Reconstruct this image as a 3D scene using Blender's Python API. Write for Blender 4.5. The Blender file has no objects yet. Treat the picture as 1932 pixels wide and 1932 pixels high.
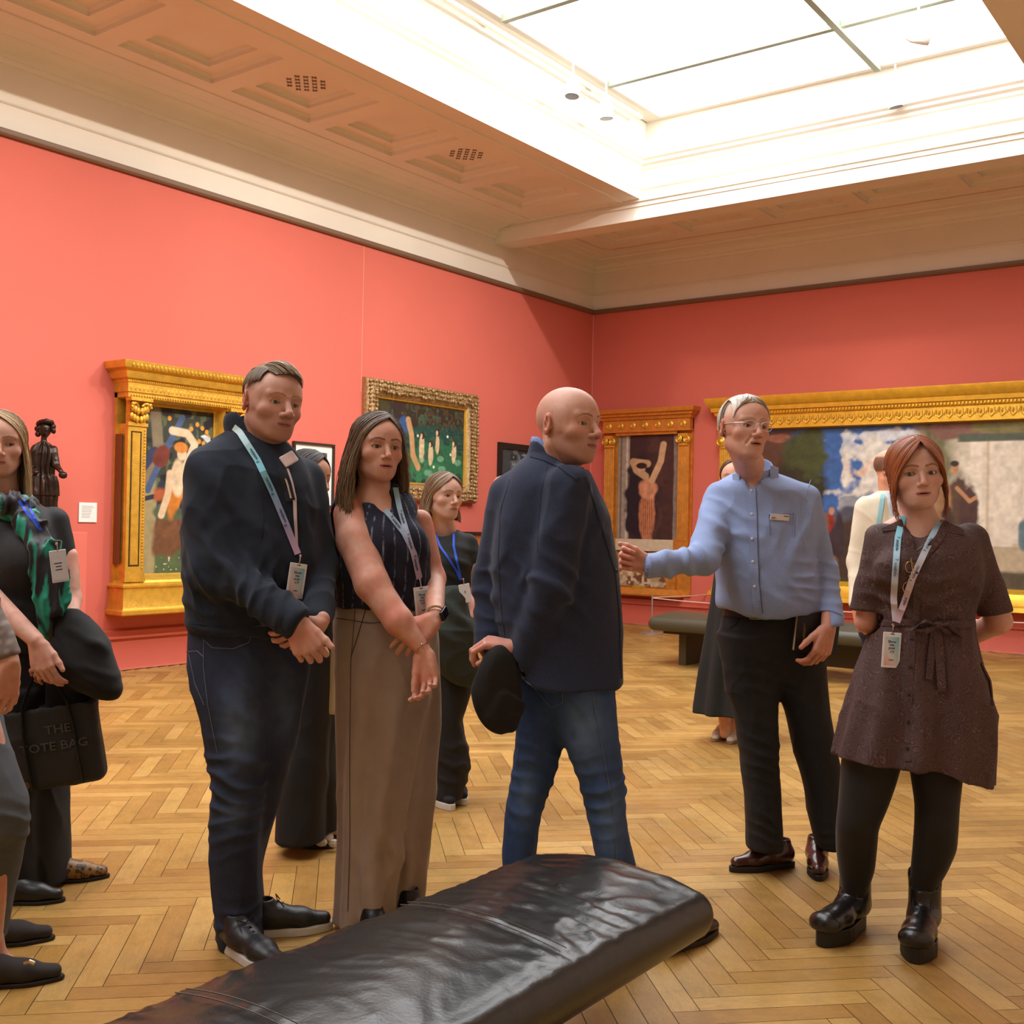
import bpy, bmesh, math, random
import numpy as np
from mathutils import Vector, Matrix
from mathutils.bvhtree import BVHTree
random.seed(7); rng = np.random.default_rng(7)
S = bpy.context.scene
COL = S.collection
PI = math.pi
# ------------------------------------------------------------------ camera, light, exposure
YAW, PITCH, ROLL, FPX, EYE = 0.63877417, 0.01106264, 0.01880575, 2098.68, 1.34
_r = np.array([1., 0, 0]); _u = np.array([0, -math.sin(PITCH), math.cos(PITCH)]); CF = np.array([0, math.cos(PITCH), math.sin(PITCH)])
CR = math.cos(ROLL)*_r + math.sin(ROLL)*_u; CU = -math.sin(ROLL)*_r + math.cos(ROLL)*_u
CO = np.array([0, 0, EYE])
RZ = np.array([[math.cos(YAW), -math.sin(YAW), 0], [math.sin(YAW), math.cos(YAW), 0], [0, 0, 1.]])   # view-aligned frame -> room frame
def W(p): return np.asarray(p, float) @ RZ.T
cam = bpy.data.cameras.new('camera'); cam.sensor_width = 36; cam.lens = FPX/1932*36; cam.clip_start = .05
camo = bpy.data.objects.new('camera', cam); COL.objects.link(camo)
_m = Matrix.Identity(4)
for i, a in enumerate((W(CR), W(CU), -W(CF), W(CO))):
    for j in range(3): _m[j][i] = a[j]
camo.matrix_world = _m; S.camera = camo
wd = bpy.data.worlds.new('world'); S.world = wd; wd.use_nodes = True
wd.node_tree.nodes['Background'].inputs[0].default_value = (.9, .95, 1, 1); wd.node_tree.nodes['Background'].inputs[1].default_value = .3
S.view_settings.view_transform = 'Standard'; S.view_settings.look = 'None'; S.view_settings.gamma = 1; S.view_settings.use_curve_mapping = False
S.view_settings.exposure = EXPO = 0.22
S.cycles.use_denoising = True; S.cycles.max_bounces = 7; S.cycles.diffuse_bounces = 4; S.cycles.glossy_bounces = 3; S.cycles.transmission_bounces = 4
S.cycles.caustics_reflective = False; S.cycles.caustics_refractive = False; S.cycles.sample_clamp_indirect = 8
LAYLIGHT = 5.2
def spot(name, loc, tgt, power, size, blend, col, soft=.05):
    l = bpy.data.lights.new(name, 'SPOT'); l.energy = power; l.spot_size = size; l.spot_blend = blend; l.color = col; l.shadow_soft_size = soft
    o = bpy.data.objects.new(name, l); COL.objects.link(o); o.location = loc
    o.rotation_euler = (Vector(tgt)-Vector(loc)).to_track_quat('-Z', 'Y').to_euler(); return o

# ------------------------------------------------------------------ helpers
def ray(x, y): return CF + CR*(x-966)/FPX - CU*(y-966)/FPX
def at(x, y, d):                       # point seen at pixel x,y on the upright plane d metres ahead (view-aligned frame)
    r = ray(x, y); return CO + r*(d/r[1])
def s2l(c):
    c = np.asarray(c, float)/255.; return np.where(c <= .04045, c/12.92, ((c+.055)/1.055)**2.4)
def lin(*c):
    if len(c) == 1: c = c[0]
    return tuple(float(v) for v in s2l(c))
MATS = {}
def mat(name, col=(128, 128, 128), rough=.6, metal=0, var=.0, vscale=8, bump=0, bscale=60, attr=None, sheen=0, coat=0, spec=.5, stretch=(1, 1, 1), sss=0, emit=None, obj=True, aniso=None):
    if name in MATS: return MATS[name]
    m = bpy.data.materials.new(name); m.use_nodes = True; n = m.node_tree.nodes; L = m.node_tree.links; b = n['Principled BSDF']
    base = lin(col); b.inputs['Base Color'].default_value = (*base, 1); b.inputs['Roughness'].default_value = rough; b.inputs['Metallic'].default_value = metal
    b.inputs['Specular IOR Level'].default_value = spec
    if sheen: b.inputs['Sheen Weight'].default_value = sheen; b.inputs['Sheen Roughness'].default_value = .4
    if coat: b.inputs['Coat Weight'].default_value = coat; b.inputs['Coat Roughness'].default_value = .15
    if sss: b.inputs['Subsurface Weight'].default_value = sss; b.inputs['Subsurface Radius'].default_value = (1, .35, .2); b.inputs['Subsurface Scale'].default_value = .012
    tc = n.new('ShaderNodeTexCoord'); mp = n.new('ShaderNodeMapping'); mp.inputs['Scale'].default_value = stretch; L.new(tc.outputs['Object'], mp.inputs[0])
    out = None
    if attr:
        a = n.new('ShaderNodeAttribute'); a.attribute_name = attr; out = a.outputs['Color']
    if var:
        t = n.new('ShaderNodeTexNoise'); t.inputs['Scale'].default_value = vscale; t.inputs['Detail'].default_value = 4; L.new(mp.outputs[0], t.inputs['Vector'])
        r = n.new('ShaderNodeMapRange'); r.inputs['From Min'].default_value = .3; r.inputs['From Max'].default_value = .7; r.inputs['To Min'].default_value = 1-var; r.inputs['To Max'].default_value = 1+var; L.new(t.outputs['Fac'], r.inputs['Value'])
        x = n.new('ShaderNodeVectorMath'); x.operation = 'SCALE'
        if out: L.new(out, x.inputs[0])
        else: x.inputs[0].default_value = base
        L.new(r.outputs[0], x.inputs['Scale']); out = x.outputs[0]
    if out: L.new(out, b.inputs['Base Color'])
    if bump:
        t = n.new('ShaderNodeTexNoise'); t.inputs['Scale'].default_value = bscale; t.inputs['Detail'].default_value = 3; L.new(mp.outputs[0], t.inputs['Vector'])
        bp = n.new('ShaderNodeBump'); bp.inputs['Strength'].default_value = bump; bp.inputs['Distance'].default_value = .004; L.new(t.outputs['Fac'], bp.inputs['Height']); L.new(bp.outputs[0], b.inputs['Normal'])
    if emit: b.inputs['Emission Color'].default_value = (*lin(emit[0]), 1); b.inputs['Emission Strength'].default_value = emit[1]
    MATS[name] = m; return m
def tag(o, label=None, cat=None, group=None, kind=None):
    for k, v in (('label', label), ('category', cat), ('group', group), ('kind', kind)):
        if v: o[k] = v
    return o
def empty(name, loc=(0, 0, 0), rz=0, **k):
    o = bpy.data.objects.new(name, None); COL.objects.link(o); o.location = tuple(loc); o.rotation_euler = (0, 0, rz); o.empty_display_size = .1; return tag(o, **k)
def mesh(name, V, F, m, parent=None, smooth=False, col=None, mi=None, uv=None, **k):
    me = bpy.data.meshes.new(name); V = np.asarray(V, np.float32)
    if isinstance(F, np.ndarray):
        me.vertices.add(len(V)); me.vertices.foreach_set('co', V.ravel()); nf, ns = F.shape
        me.loops.add(nf*ns); me.polygons.add(nf); me.loops.foreach_set('vertex_index', F.astype(np.int32).ravel()); me.polygons.foreach_set('loop_start', np.arange(0, nf*ns, ns, dtype=np.int32))
        me.update(calc_edges=True); me.validate()
    else: me.from_pydata(V.tolist(), [], F)
    if smooth is True: me.polygons.foreach_set('use_smooth', np.ones(len(me.polygons), bool))
    for x in (m if isinstance(m, (list, tuple)) else [m]): me.materials.append(x)
    if mi is not None: me.polygons.foreach_set('material_index', np.asarray(mi, np.int32))
    if col is not None:
        a = me.color_attributes.new('col', 'FLOAT_COLOR', 'POINT'); c = np.ones((len(V), 4), np.float32); c[:, :3] = col; a.data.foreach_set('color', c.ravel())
    if uv is not None:
        a = me.uv_layers.new(name='uv'); idx = np.empty(len(me.loops), np.int32); me.loops.foreach_get('vertex_index', idx); a.data.foreach_set('uv', np.asarray(uv, np.float32)[idx].ravel())
    me.update(); o = bpy.data.objects.new(name, me); COL.objects.link(o)
    if parent: o.parent = parent
    return tag(o, **k)
def autosmooth(o, ang=.6):
    me = o.data; me.polygons.foreach_set('use_smooth', np.ones(len(me.polygons), bool))
    try: me.set_sharp_from_angle(angle=ang)
    except Exception: pass
    return o
class MB:                              # collects shapes into ONE mesh
    def __init__(s): s.V = []; s.F = []; s.M = []
    def add(s, V, F, mi=0):
        o = len(s.V); s.V += [tuple(map(float, v)) for v in V]; s.F += [tuple(i+o for i in f) for f in F]; s.M += [mi]*len(F); return s
    def box(s, a, b, mi=0, bev=0):
        (x0, y0, z0), (x1, y1, z1) = a, b
        if bev:
            bm = bmesh.new(); r = bmesh.ops.create_cube(bm, size=1)
            for v in bm.verts: v.co = Vector(((x0+x1)/2+v.co.x*(x1-x0), (y0+y1)/2+v.co.y*(y1-y0), (z0+z1)/2+v.co.z*(z1-z0)))
            bmesh.ops.bevel(bm, geom=bm.edges[:], offset=bev, segments=2, affect='EDGES', profile=.5)
            bm.verts.index_update(); s.add([v.co for v in bm.verts], [[v.index for v in f.verts] for f in bm.faces], mi); bm.free(); return s
        V = [(x, y, z) for x in (x0, x1) for y in (y0, y1) for z in (z0, z1)]
        return s.add(V, [(0, 1, 3, 2), (4, 6, 7, 5), (0, 4, 5, 1), (2, 3, 7, 6), (0, 2, 6, 4), (1, 5, 7, 3)], mi)
    def tube(s, P, R, n=8, mi=0, cap=True, flat=1):
        P = [np.asarray(p, float) for p in P]; R = [R]*len(P) if np.isscalar(R) else R; V = []
        up = np.array([0, 0, 1.])
        for i, p in enumerate(P):
            t = P[min(i+1, len(P)-1)]-P[max(i-1, 0)]; t = t/(np.linalg.norm(t)+1e-9)
            if abs(t@up) > .95: up = np.array([1., 0, 0]) if abs(t[0]) < .9 else np.array([0, 1., 0])
            a = np.cross(t, up); a /= np.linalg.norm(a); b = np.cross(a, t); up = b
            V += [p+R[i]*(a*math.cos(2*PI*k/n)+flat*b*math.sin(2*PI*k/n)) for k in range(n)]
        F = [(i*n+k, i*n+(k+1) % n, (i+1)*n+(k+1) % n, (i+1)*n+k) for i in range(len(P)-1) for k in range(n)]
        if cap: F += [tuple(range(n-1, -1, -1)), tuple((len(P)-1)*n+k for k in range(n))]
        return s.add(V, F, mi)
    def lathe(s, c, prof, n=24, mi=0, ax=2):
        V = []
        for r, h in prof:
            for k in range(n):
                q = [r*math.cos(2*PI*k/n), r*math.sin(2*PI*k/n)]; q.insert(ax, h); V.append([c[i]+q[i] for i in range(3)])
        m = len(prof); F = [(i*n+k, i*n+(k+1) % n, (i+1)*n+(k+1) % n, (i+1)*n+k) for i in range(m-1) for k in range(n)]
        F += [tuple(range(n-1, -1, -1)), tuple((m-1)*n+k for k in range(n))]; return s.add(V, F, mi)
    def ball(s, c, r, n=10, mi=0):
        r = (r, r, r) if np.isscalar(r) else r
        return s.lathe_s(c, r, n, mi)
    def lathe_s(s, c, r, n, mi):
        m = max(4, n//2); V = []; 
        for i in range(m+1):
            a = -PI/2+PI*i/m; ca = max(math.cos(a), .02)
            V += [(c[0]+r[0]*ca*math.cos(2*PI*k/n), c[1]+r[1]*ca*math.sin(2*PI*k/n), c[2]+r[2]*math.sin(a)) for k in range(n)]
        F = [(i*n+k, i*n+(k+1) % n, (i+1)*n+(k+1) % n, (i+1)*n+k) for i in range(m) for k in range(n)]
        F += [tuple(range(n-1, -1, -1)), tuple(m*n+k for k in range(n))]; return s.add(V, F, mi)
    def build(s, name, m, parent=None, smooth=None, **k):
        o = mesh(name, s.V, s.F, m, parent, mi=s.M, **k)
        if smooth: autosmooth(o, smooth)
        return o
def structure(o): o['kind'] = 'structure'; return o
# numpy value noise
def _h(i, j, k):
    n = (i*374761393 + j*668265263 + k*1274126177) & 0x7fffffff; n = ((n ^ (n >> 13))*1103515245) & 0x7fffffff; return ((n ^ (n >> 16)) & 0xffff)/32767.5-1
def noise(P, sc=1., seed=0):
    P = np.asarray(P, np.float64)*sc+seed*17.13; i = np.floor(P).astype(np.int64); f = P-i; f = f*f*(3-2*f); r = 0
    for a in (0, 1):
        for b in (0, 1):
            for c in (0, 1):
                r = r+_h(i[..., 0]+a, i[..., 1]+b, i[..., 2]+c)*(f[..., 0] if a else 1-f[..., 0])*(f[..., 1] if b else 1-f[..., 1])*(f[..., 2] if c else 1-f[..., 2])
    return r
def fbm(P, sc=1., o=3, seed=0): return sum(noise(P, sc*2**k, seed+k)*.5**k for k in range(o))

# ------------------------------------------------------------------ materials of the room
PAINT = mat('white_paint', (234, 228, 215), .75, var=.03, vscale=1.5)
WALLM = mat('coral_wall_paint', (214, 108, 92), .8, var=.04, vscale=.8, bump=.15, bscale=220)
TRIMC = mat('coral_trim_paint', (206, 98, 80), .55)
RAILM = mat('brown_rail', (120, 92, 70), .5)
GOLD = mat('gilding', (226, 176, 66), .38, .55, var=.14, vscale=14, bump=.5, bscale=90)
GOLDC = mat('carved_gilding', (222, 166, 56), .4, .5, var=.3, vscale=45, bump=1., bscale=130)
GOLDO = mat('orange_gilding', (214, 146, 60), .42, .5, var=.14, vscale=14, bump=.4, bscale=90)
BLACKM = mat('black_paint', (18, 17, 17), .45)
XL, YF, XR, YB, RAIL = -8.57, 13.4, .6, -4., 4.36
SOF, LAY = 5.1, 5.95
OX0, OX1, OY0, OY1 = XL+2.11, -2.05, -2., YF-2.33
# floor: individual oak blocks in herringbone, 45 degrees to the walls
def build_floor():
    w, Lg = .083, .498; V = []; F = []; C = []; UV = []; c45 = math.sqrt(.5)
    cols = [s2l(c) for c in ((182, 142, 76), (176, 135, 71), (186, 146, 80), (170, 129, 66), (178, 137, 73), (166, 124, 64), (190, 151, 86))]
    def quad(x0, y0, x1, y1, horiz):
        g = .001; P = [(x0+g, y0+g), (x1-g, y0+g), (x1-g, y1-g), (x0+g, y1-g)]
        cx, cy = (x0+x1)/2, (y0+y1)/2; X = (cx-cy)*c45; Y = (cx+cy)*c45
        if not (XL-.2 < X < XR+.2 and YB-.2 < Y < YF+.2): return
        o = len(V); V.extend([(min(max((a-b)*c45, XL), XR), min(max((a+b)*c45, YB), YF), 0) for a, b in P]); F.append((o, o+1, o+2, o+3))
        c = random.choice(cols)*random.uniform(.93, 1.06); C.extend([c]*4); q = (random.uniform(0, 50), random.uniform(0, 50))
        uv = [(0, 0), (Lg, 0), (Lg, w), (0, w)] if horiz else [(0, w), (0, 0), (Lg, 0), (Lg, w)]
        UV.extend([(a+q[0], b+q[1]) for a, b in uv])
    for m in range(-22, 23):
        for k in range(-140, 240):
            ax, ay = k*w+m*Lg, k*w-m*Lg
            if abs(ax)+abs(ay) > 42: continue
            quad(ax, ay, ax+Lg, ay+w, True); quad(ax, ay+w, ax+w, ay+w+Lg, False)
    n = len(V); V.extend([(XL, YB, -.004), (XR, YB, -.004), (XR, YF, -.004), (XL, YF, -.004)]); F.append((n, n+1, n+2, n+3)); C.extend([(.02, .01, .005)]*4); UV.extend([(0, 0)]*4)
    m = bpy.data.materials.new('oak_herringbone'); m.use_nodes = True; N = m.node_tree.nodes; L = m.node_tree.links; b = N['Principled BSDF']
    at_ = N.new('ShaderNodeAttribute'); at_.attribute_name = 'col'; uvn = N.new('ShaderNodeUVMap'); uvn.uv_map = 'uv'
    def tex(scale, st, detail=5, src=uvn.outputs[0], dist=0):
        mp = N.new('ShaderNodeMapping'); mp.inputs['Scale'].default_value = st; L.new(src, mp.inputs[0]); t = N.new('ShaderNodeTexNoise'); t.inputs['Scale'].default_value = scale; t.inputs['Detail'].default_value = detail; t.inputs['Distortion'].default_value = dist
        L.new(mp.outputs[0], t.inputs['Vector']); return t.outputs['Fac']
    def rng_(v, a, b_, c, d):
        r = N.new('ShaderNodeMapRange'); r.inputs['From Min'].default_value = a; r.inputs['From Max'].default_value = b_; r.inputs['To Min'].default_value = c; r.inputs['To Max'].default_value = d; L.new(v, r.inputs['Value']); return r.outputs[0]
    def mul(a, b_):
        x = N.new('ShaderNodeMath'); x.operation = 'MULTIPLY'; L.new(a, x.inputs[0]); L.new(b_, x.inputs[1]); return x.outputs[0]
    tc = N.new('ShaderNodeTexCoord')
    f = mul(rng_(tex(60, (1, 14, 1), dist=.6), .3, .7, .80, 1.12), rng_(tex(14, (1, 5, 1), 3, dist=1.2), .35, .7, .9, 1.06))
    f = mul(f, rng_(tex(1.3, (1, 1, 1), 5, tc.outputs['Object']), .35, .65, .80, 1.1)); f = mul(f, rng_(tex(9, (1, 1, 1), 4, tc.outputs['Object']), .3, .5, .86, 1.03))
    x = N.new('ShaderNodeVectorMath'); x.operation = 'SCALE'; L.new(at_.outputs['Color'], x.inputs[0]); L.new(f, x.inputs['Scale']); L.new(x.outputs[0], b.inputs['Base Color'])
    L.new(rng_(tex(5, (1, 1, 1), 4, tc.outputs['Object']), .3, .7, .30, .48), b.inputs['Roughness']); b.inputs['Specular IOR Level'].default_value = .4
    bp = N.new('ShaderNodeBump'); bp.inputs['Strength'].default_value = .12; bp.inputs['Distance'].default_value = .002; L.new(tex(80, (1, 10, 1)), bp.inputs['Height']); L.new(bp.outputs[0], b.inputs['Normal'])
    structure(mesh('floor', V, F, m, col=C, uv=UV))
build_floor()
# walls (each with its plain plinth, coral dado moulding and brown picture rail as separate trim)
structure(MB().box((XL-.3, YB, 0), (XL, YF+.3, RAIL)).box((XL-.3, YB, RAIL), (XL, YF+.3, 6.2), 1).build('wall_left', [WALLM, PAINT]))
structure(MB().box((XL, YF, 0), (XR, YF+.3, RAIL)).box((XL, YF, RAIL), (XR, YF+.3, 6.2), 1).build('wall_far', [WALLM, PAINT]))
BOUNCEW = mat('unseen_bounce_paint', (206, 190, 172), .8)  # unseen right and back walls made pale to bounce fill light onto the people
structure(MB().box((XR, YB, 0), (XR+.3, YF+.3, RAIL)).box((XR, YB, RAIL), (XR+.3, YF+.3, 6.2), 1).build('wall_right', [BOUNCEW, PAINT]))
structure(MB().box((XL-.3, YB-.3, 0), (XR+.3, YB, RAIL)).box((XL-.3, YB-.3, RAIL), (XR+.3, YB, 6.2), 1).build('wall_back', [BOUNCEW, PAINT]))
def sweep(name, prof, m, far=True, x1=XR, ext=0):
    """prof: (inset from wall, z) run along the left wall and, mitred, along the far wall"""
    V = []; F = []; n = len(prof)
    for st in range(3 if far else 2):
        for d, z in prof:
            d = max(d, .003) if 0 < z else d; V.append((XL+d, YB, z) if st == 0 else (XL+d, YF-d if far else YF, z) if st == 1 else (x1, YF-d, z))
    for s_ in range(2 if far else 1):
        F += [(s_*n+i, s_*n+i+1, (s_+1)*n+i+1, (s_+1)*n+i) for i in range(n-1)]
    return structure(autosmooth(mesh(name, V, F, m), .5))
sweep('trim_1', [(0, RAIL-.005), (.035, RAIL-.005), (.05, RAIL+.01), (.045, RAIL+.03), (.05, RAIL+.05), (0, RAIL+.055)], RAILM)
sweep('trim_2', [(0, .36), (.02, .355), (.035, .34), (.03, .325), (.028, .30), (.04, .29), (.04, .275), (.012, .26), (.012, .02), (.02, .0)], TRIMC)
cv = [(0, 4.62), (.012, 4.625), (.02, 4.635), (.012, 4.65), (.0, 4.652), (.0, 4.93), (.02, 4.935), (.03, 4.95), (.035, 4.97), (.05, 4.975), (.055, 5.0)]
cv += [(.055+.15*(1-math.cos(a)), 5.0+.055*math.sin(a)) for a in np.linspace(.2, PI/2, 6)]
cv += [(.23, 5.06), (.24, 5.075), (.30, 5.08), (.34, 5.082), (.36, 5.094), (.525, 5.096)]
sweep('trim_3', cv, PAINT)
# ceiling: coffered soffits round the opening, drop beam, upstand, laylight
def coffer_slab(mb, x0, x1, y0, y1, holes, z=SOF, dep=.05, grille=None):
    """plane with stepped recessed panels; holes = list of (x0,x1,y0,y1)"""
    xs = sorted({x0, x1, *[h[0] for h in holes], *[h[1] for h in holes]}); ys = sorted({y0, y1, *[h[2] for h in holes], *[h[3] for h in holes]})
    for i in range(len(xs)-1):
        for j in range(len(ys)-1):
            cx, cy = (xs[i]+xs[i+1])/2, (ys[j]+ys[j+1])/2
            if any(h[0] < cx < h[1] and h[2] < cy < h[3] for h in holes): continue
            mb.add([(xs[i], ys[j], z), (xs[i+1], ys[j], z), (xs[i+1], ys[j+1], z), (xs[i], ys[j+1], z)], [(0, 3, 2, 1)])
    for h in holes:
        a, b, c, d = h; steps = [(0, z), (0, z+.035), (.02, z+.04), (.03, z+.06), (.15, z+.06), (.15, z+.09), (.165, z+.095), (.175, z+.12)]
        R = [[(a+i, c+i, q), (b-i, c+i, q), (b-i, d-i, q), (a+i, d-i, q)] for i, q in steps]
        V = [p for r in R for p in r]; F = [(s_*4+k, (s_+1)*4+k, (s_+1)*4+(k+1) % 4, s_*4+(k+1) % 4) for s_ in range(len(R)-1) for k in range(4)]; e = (len(R)-1)*4; F.append((e, e+3, e+2, e+1)); mb.add(V, F)
GR = MB()
def grille(cx, cy, z):
    for i in range(-3, 4):
        for j in range(-3, 4):
            if (i+j) % 2 == 0 and abs(i)+abs(j) < 6:
                for dx, dy in ((0, 0), (.02, 0), (-.02, 0), (0, .02), (0, -.02)):
                    x, y = cx+i*.052+dx, cy+j*.052+dy; GR.add([(x-.008, y-.008, z), (x+.008, y-.008, z), (x+.008, y+.008, z), (x-.008, y+.008, z)], [(0, 3, 2, 1)])
ce = MB(); hl = []
PITCHC = 1.13
for k in range(12):
    y1 = 10.62-k*PITCHC; h = (XL+.72, XL+1.64, y1-.93, y1); hl.append(h)
    if k % 2: grille((h[0]+h[1])/2, (h[2]+h[3])/2, SOF+.118)
coffer_slab(ce, XL, OX0, YB, OY1, hl)
hl2 = []
for k in range(8):
    x0 = XL+.8+k*1.13
    if x0+.93 < XR: hl2.append((x0, x0+.93, YF-1.66, YF-.74))
coffer_slab(ce, XL, XR, OY1+.3, YF, hl2)
ce.add([(OX1, YB, SOF), (XR, YB, SOF), (XR, OY1, SOF), (OX1, OY1, SOF)], [(0, 3, 2, 1)]); ce.add([(OX0, YB, SOF), (OX1, YB, SOF), (OX1, OY0, SOF), (OX0, OY0, SOF)], [(0, 3, 2, 1)])
# thin raised fillet lines along the soffit margins
for d in (.52, 1.86): ce.box((XL+d, YB, SOF-.012), (XL+d+.03, OY1, SOF+.01))
ce.box((XL, OY1, 4.87), (XR, OY1+.3, SOF+.02)); ce.box((XL+.02, OY1-.015, 5.02), (XR, OY1+.01, 5.045)); ce.box((XL+.02, OY1-.025, 5.075), (XR, OY1+.01, SOF+.0))
# upstand walls
up = [(0, SOF), (-.02, SOF+.01), (-.02, SOF+.1), (0, SOF+.12), (0, 5.42), (.015, 5.44), (.02, 5.47), (.05, 5.49), (.055, 5.52), (.08, 5.54), (.09, 5.57), (.10, 5.60), (.10, 5.75), (.12, LAY)]
R = [[(OX0+i, OY0+i, z), (OX1-i, OY0+i, z), (OX1-i, OY1-i, z), (OX0+i, OY1-i, z)] for i, z in up]
ce.add([p for r in R for p in r], [(s_*4+k, s_*4+(k+1) % 4, (s_+1)*4+(k+1) % 4, (s_+1)*4+k) for s_ in range(len(R)-1) for k in range(4)])
ce.box((XL-.3, YB-.3, 6.2), (XR+.3, YF+.3, 6.3))
structure(ce.build('ceiling', PAINT))
structure(GR.build('trim_4', mat('grille_shadow', (96, 66, 44), .9)))
# laylight: diffusing glass panels, white frame, grey-green glazing bars
GLASS = mat('laylight_glass', (250, 252, 255), .5, emit=((246, 250, 255), LAYLIGHT))
LX0, LX1, LY0, LY1 = XL+2.35, -2.25, OY0+.2, OY1-.2
lx = [LX0, LX0+.1, XL+4.89, LX1]; bars_y = [YF-3.62-1.81*k for k in range(7)]
pn = MB(); wi = 0
ys = [LY1]+[b for b in bars_y if b > LY0]+[LY0]
for i, (a, b) in enumerate(((LX0+.1, XL+4.89), (XL+4.89, LX1))):
    for j in range(len(ys)-1):
        pn.add([(a+.03, ys[j+1]+.03, LAY), (b-.03, ys[j+1]+.03, LAY), (b-.03, ys[j]-.03, LAY), (a+.03, ys[j]-.03, LAY)], [(0, 3, 2, 1)])
structure(pn.build('window_1', GLASS))
BAR = mat('glazing_bar', (150, 158, 140), .6)
fb = MB()
for b in bars_y[:-1]: fb.box((LX0+.1, b-.03, LAY-.06), (LX1, b+.03, LAY+.02))
fb.box((XL+4.86, LY0, LAY-.08), (XL+4.92, LY1+.0, LAY+.02)); structure(fb.build('trim_5', BAR))
wf = MB().box((LX0-.1, LY0, LAY-.03), (LX0+.1, LY1, LAY+.06)).box((LX1, LY0, LAY-.03), (LX1+.1, LY1, LAY+.06)).box((LX0-.1, LY1, LAY-.03), (LX1+.1, LY1+.1, LAY+.06)).box((LX0-.1, LY0-.1, LAY-.03), (LX1+.1, LY0, LAY+.06))
structure(wf.build('trim_6', PAINT))
# lighting tracks under the laylight frame and their spotlights
WHITEM = mat('white_metal', (240, 240, 238), .4); DARKG = mat('dark_glass', (60, 66, 64), .25)
for i, (x, y0, y1) in enumerate(((LX0+.02, 3., 10.6), (LX1-.35, 3.5, 9.4))):
    tag(MB().box((x-.018, y0, LAY-.12), (x+.018, y1, LAY-.085)).box((x-.03, (y0+y1)/2, LAY-.1), (x+.03, (y0+y1)/2+.2, LAY-.03)).build('lighting_track', WHITEM), ['white lighting track along the left side of the glazed ceiling', 'white lighting track along the right side of the glazed ceiling'][i], 'lighting track')
def pxz(x, y, z):
    r = ray(x, y); return W(CO+r*((z-EYE)/r[2]))
def spotlight(px, py, z, tilt, label, lens, r=.075):
    c = pxz(px, py, z); t = empty('track_spotlight', c, 0, label=label, cat='spotlight', group='spotlights under the glazed ceiling')
    a = np.asarray(tilt, float); a /= np.linalg.norm(a)
    MB().tube([a*0, -a*.05, -a*.15, -a*.2], [r, r, r*.85, r*.5], 20).tube([-a*.1, -a*.1+np.array([0, 0, LAY-.1-z])], .01, 8).build('lamp_head', WHITEM, t, smooth=.6)
    MB().tube([a*-.004, a*.004], r*.86, 20).build('lens', lens, t)
spotlight(1079, 182, 5.55, (0, -.1, -1), 'white track spotlight seen from below, nearest of the left pair', DARKG)
spotlight(1144, 224, 5.55, (0, .1, -1), 'white track spotlight seen from below, farther of the left pair', DARKG)
spotlight(1691, 202, 5.5, (.1, .2, -1), 'white track spotlight hanging alone near the far end of the ceiling opening', DARKG)
spotlight(1755, 70, 5.6, (.9, .3, -.2), 'white track spotlight turned sideways near the right edge of the ceiling', mat('lens_pale', (190, 205, 212), .3), .07)
# ------------------------------------------------------------------ gallery spotlights
TX = LX1-.35
for y, ty, e in ((2.5, 1.5, 300), (6.2, 4.6, 480), (8.2, 7.2, 520), (10., 9.6, 420)):
    spot('gallery_spot', (TX, y, 5.82), (XL, ty, 3.7), e, 1.3, .8, (1, .93, .84), .04)
for p, q, e in (((-6.2, 9.5, 5.7), (-7.6, YF, 1.9), 90), ((-4.5, 9.5, 5.7), (-5., YF, 1.9), 120), ((-3., 9.5, 5.7), (-3.2, YF, 1.9), 120)):
    spot('gallery_spot', p, q, e, .95, .9, (1, .84, .62))
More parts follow.
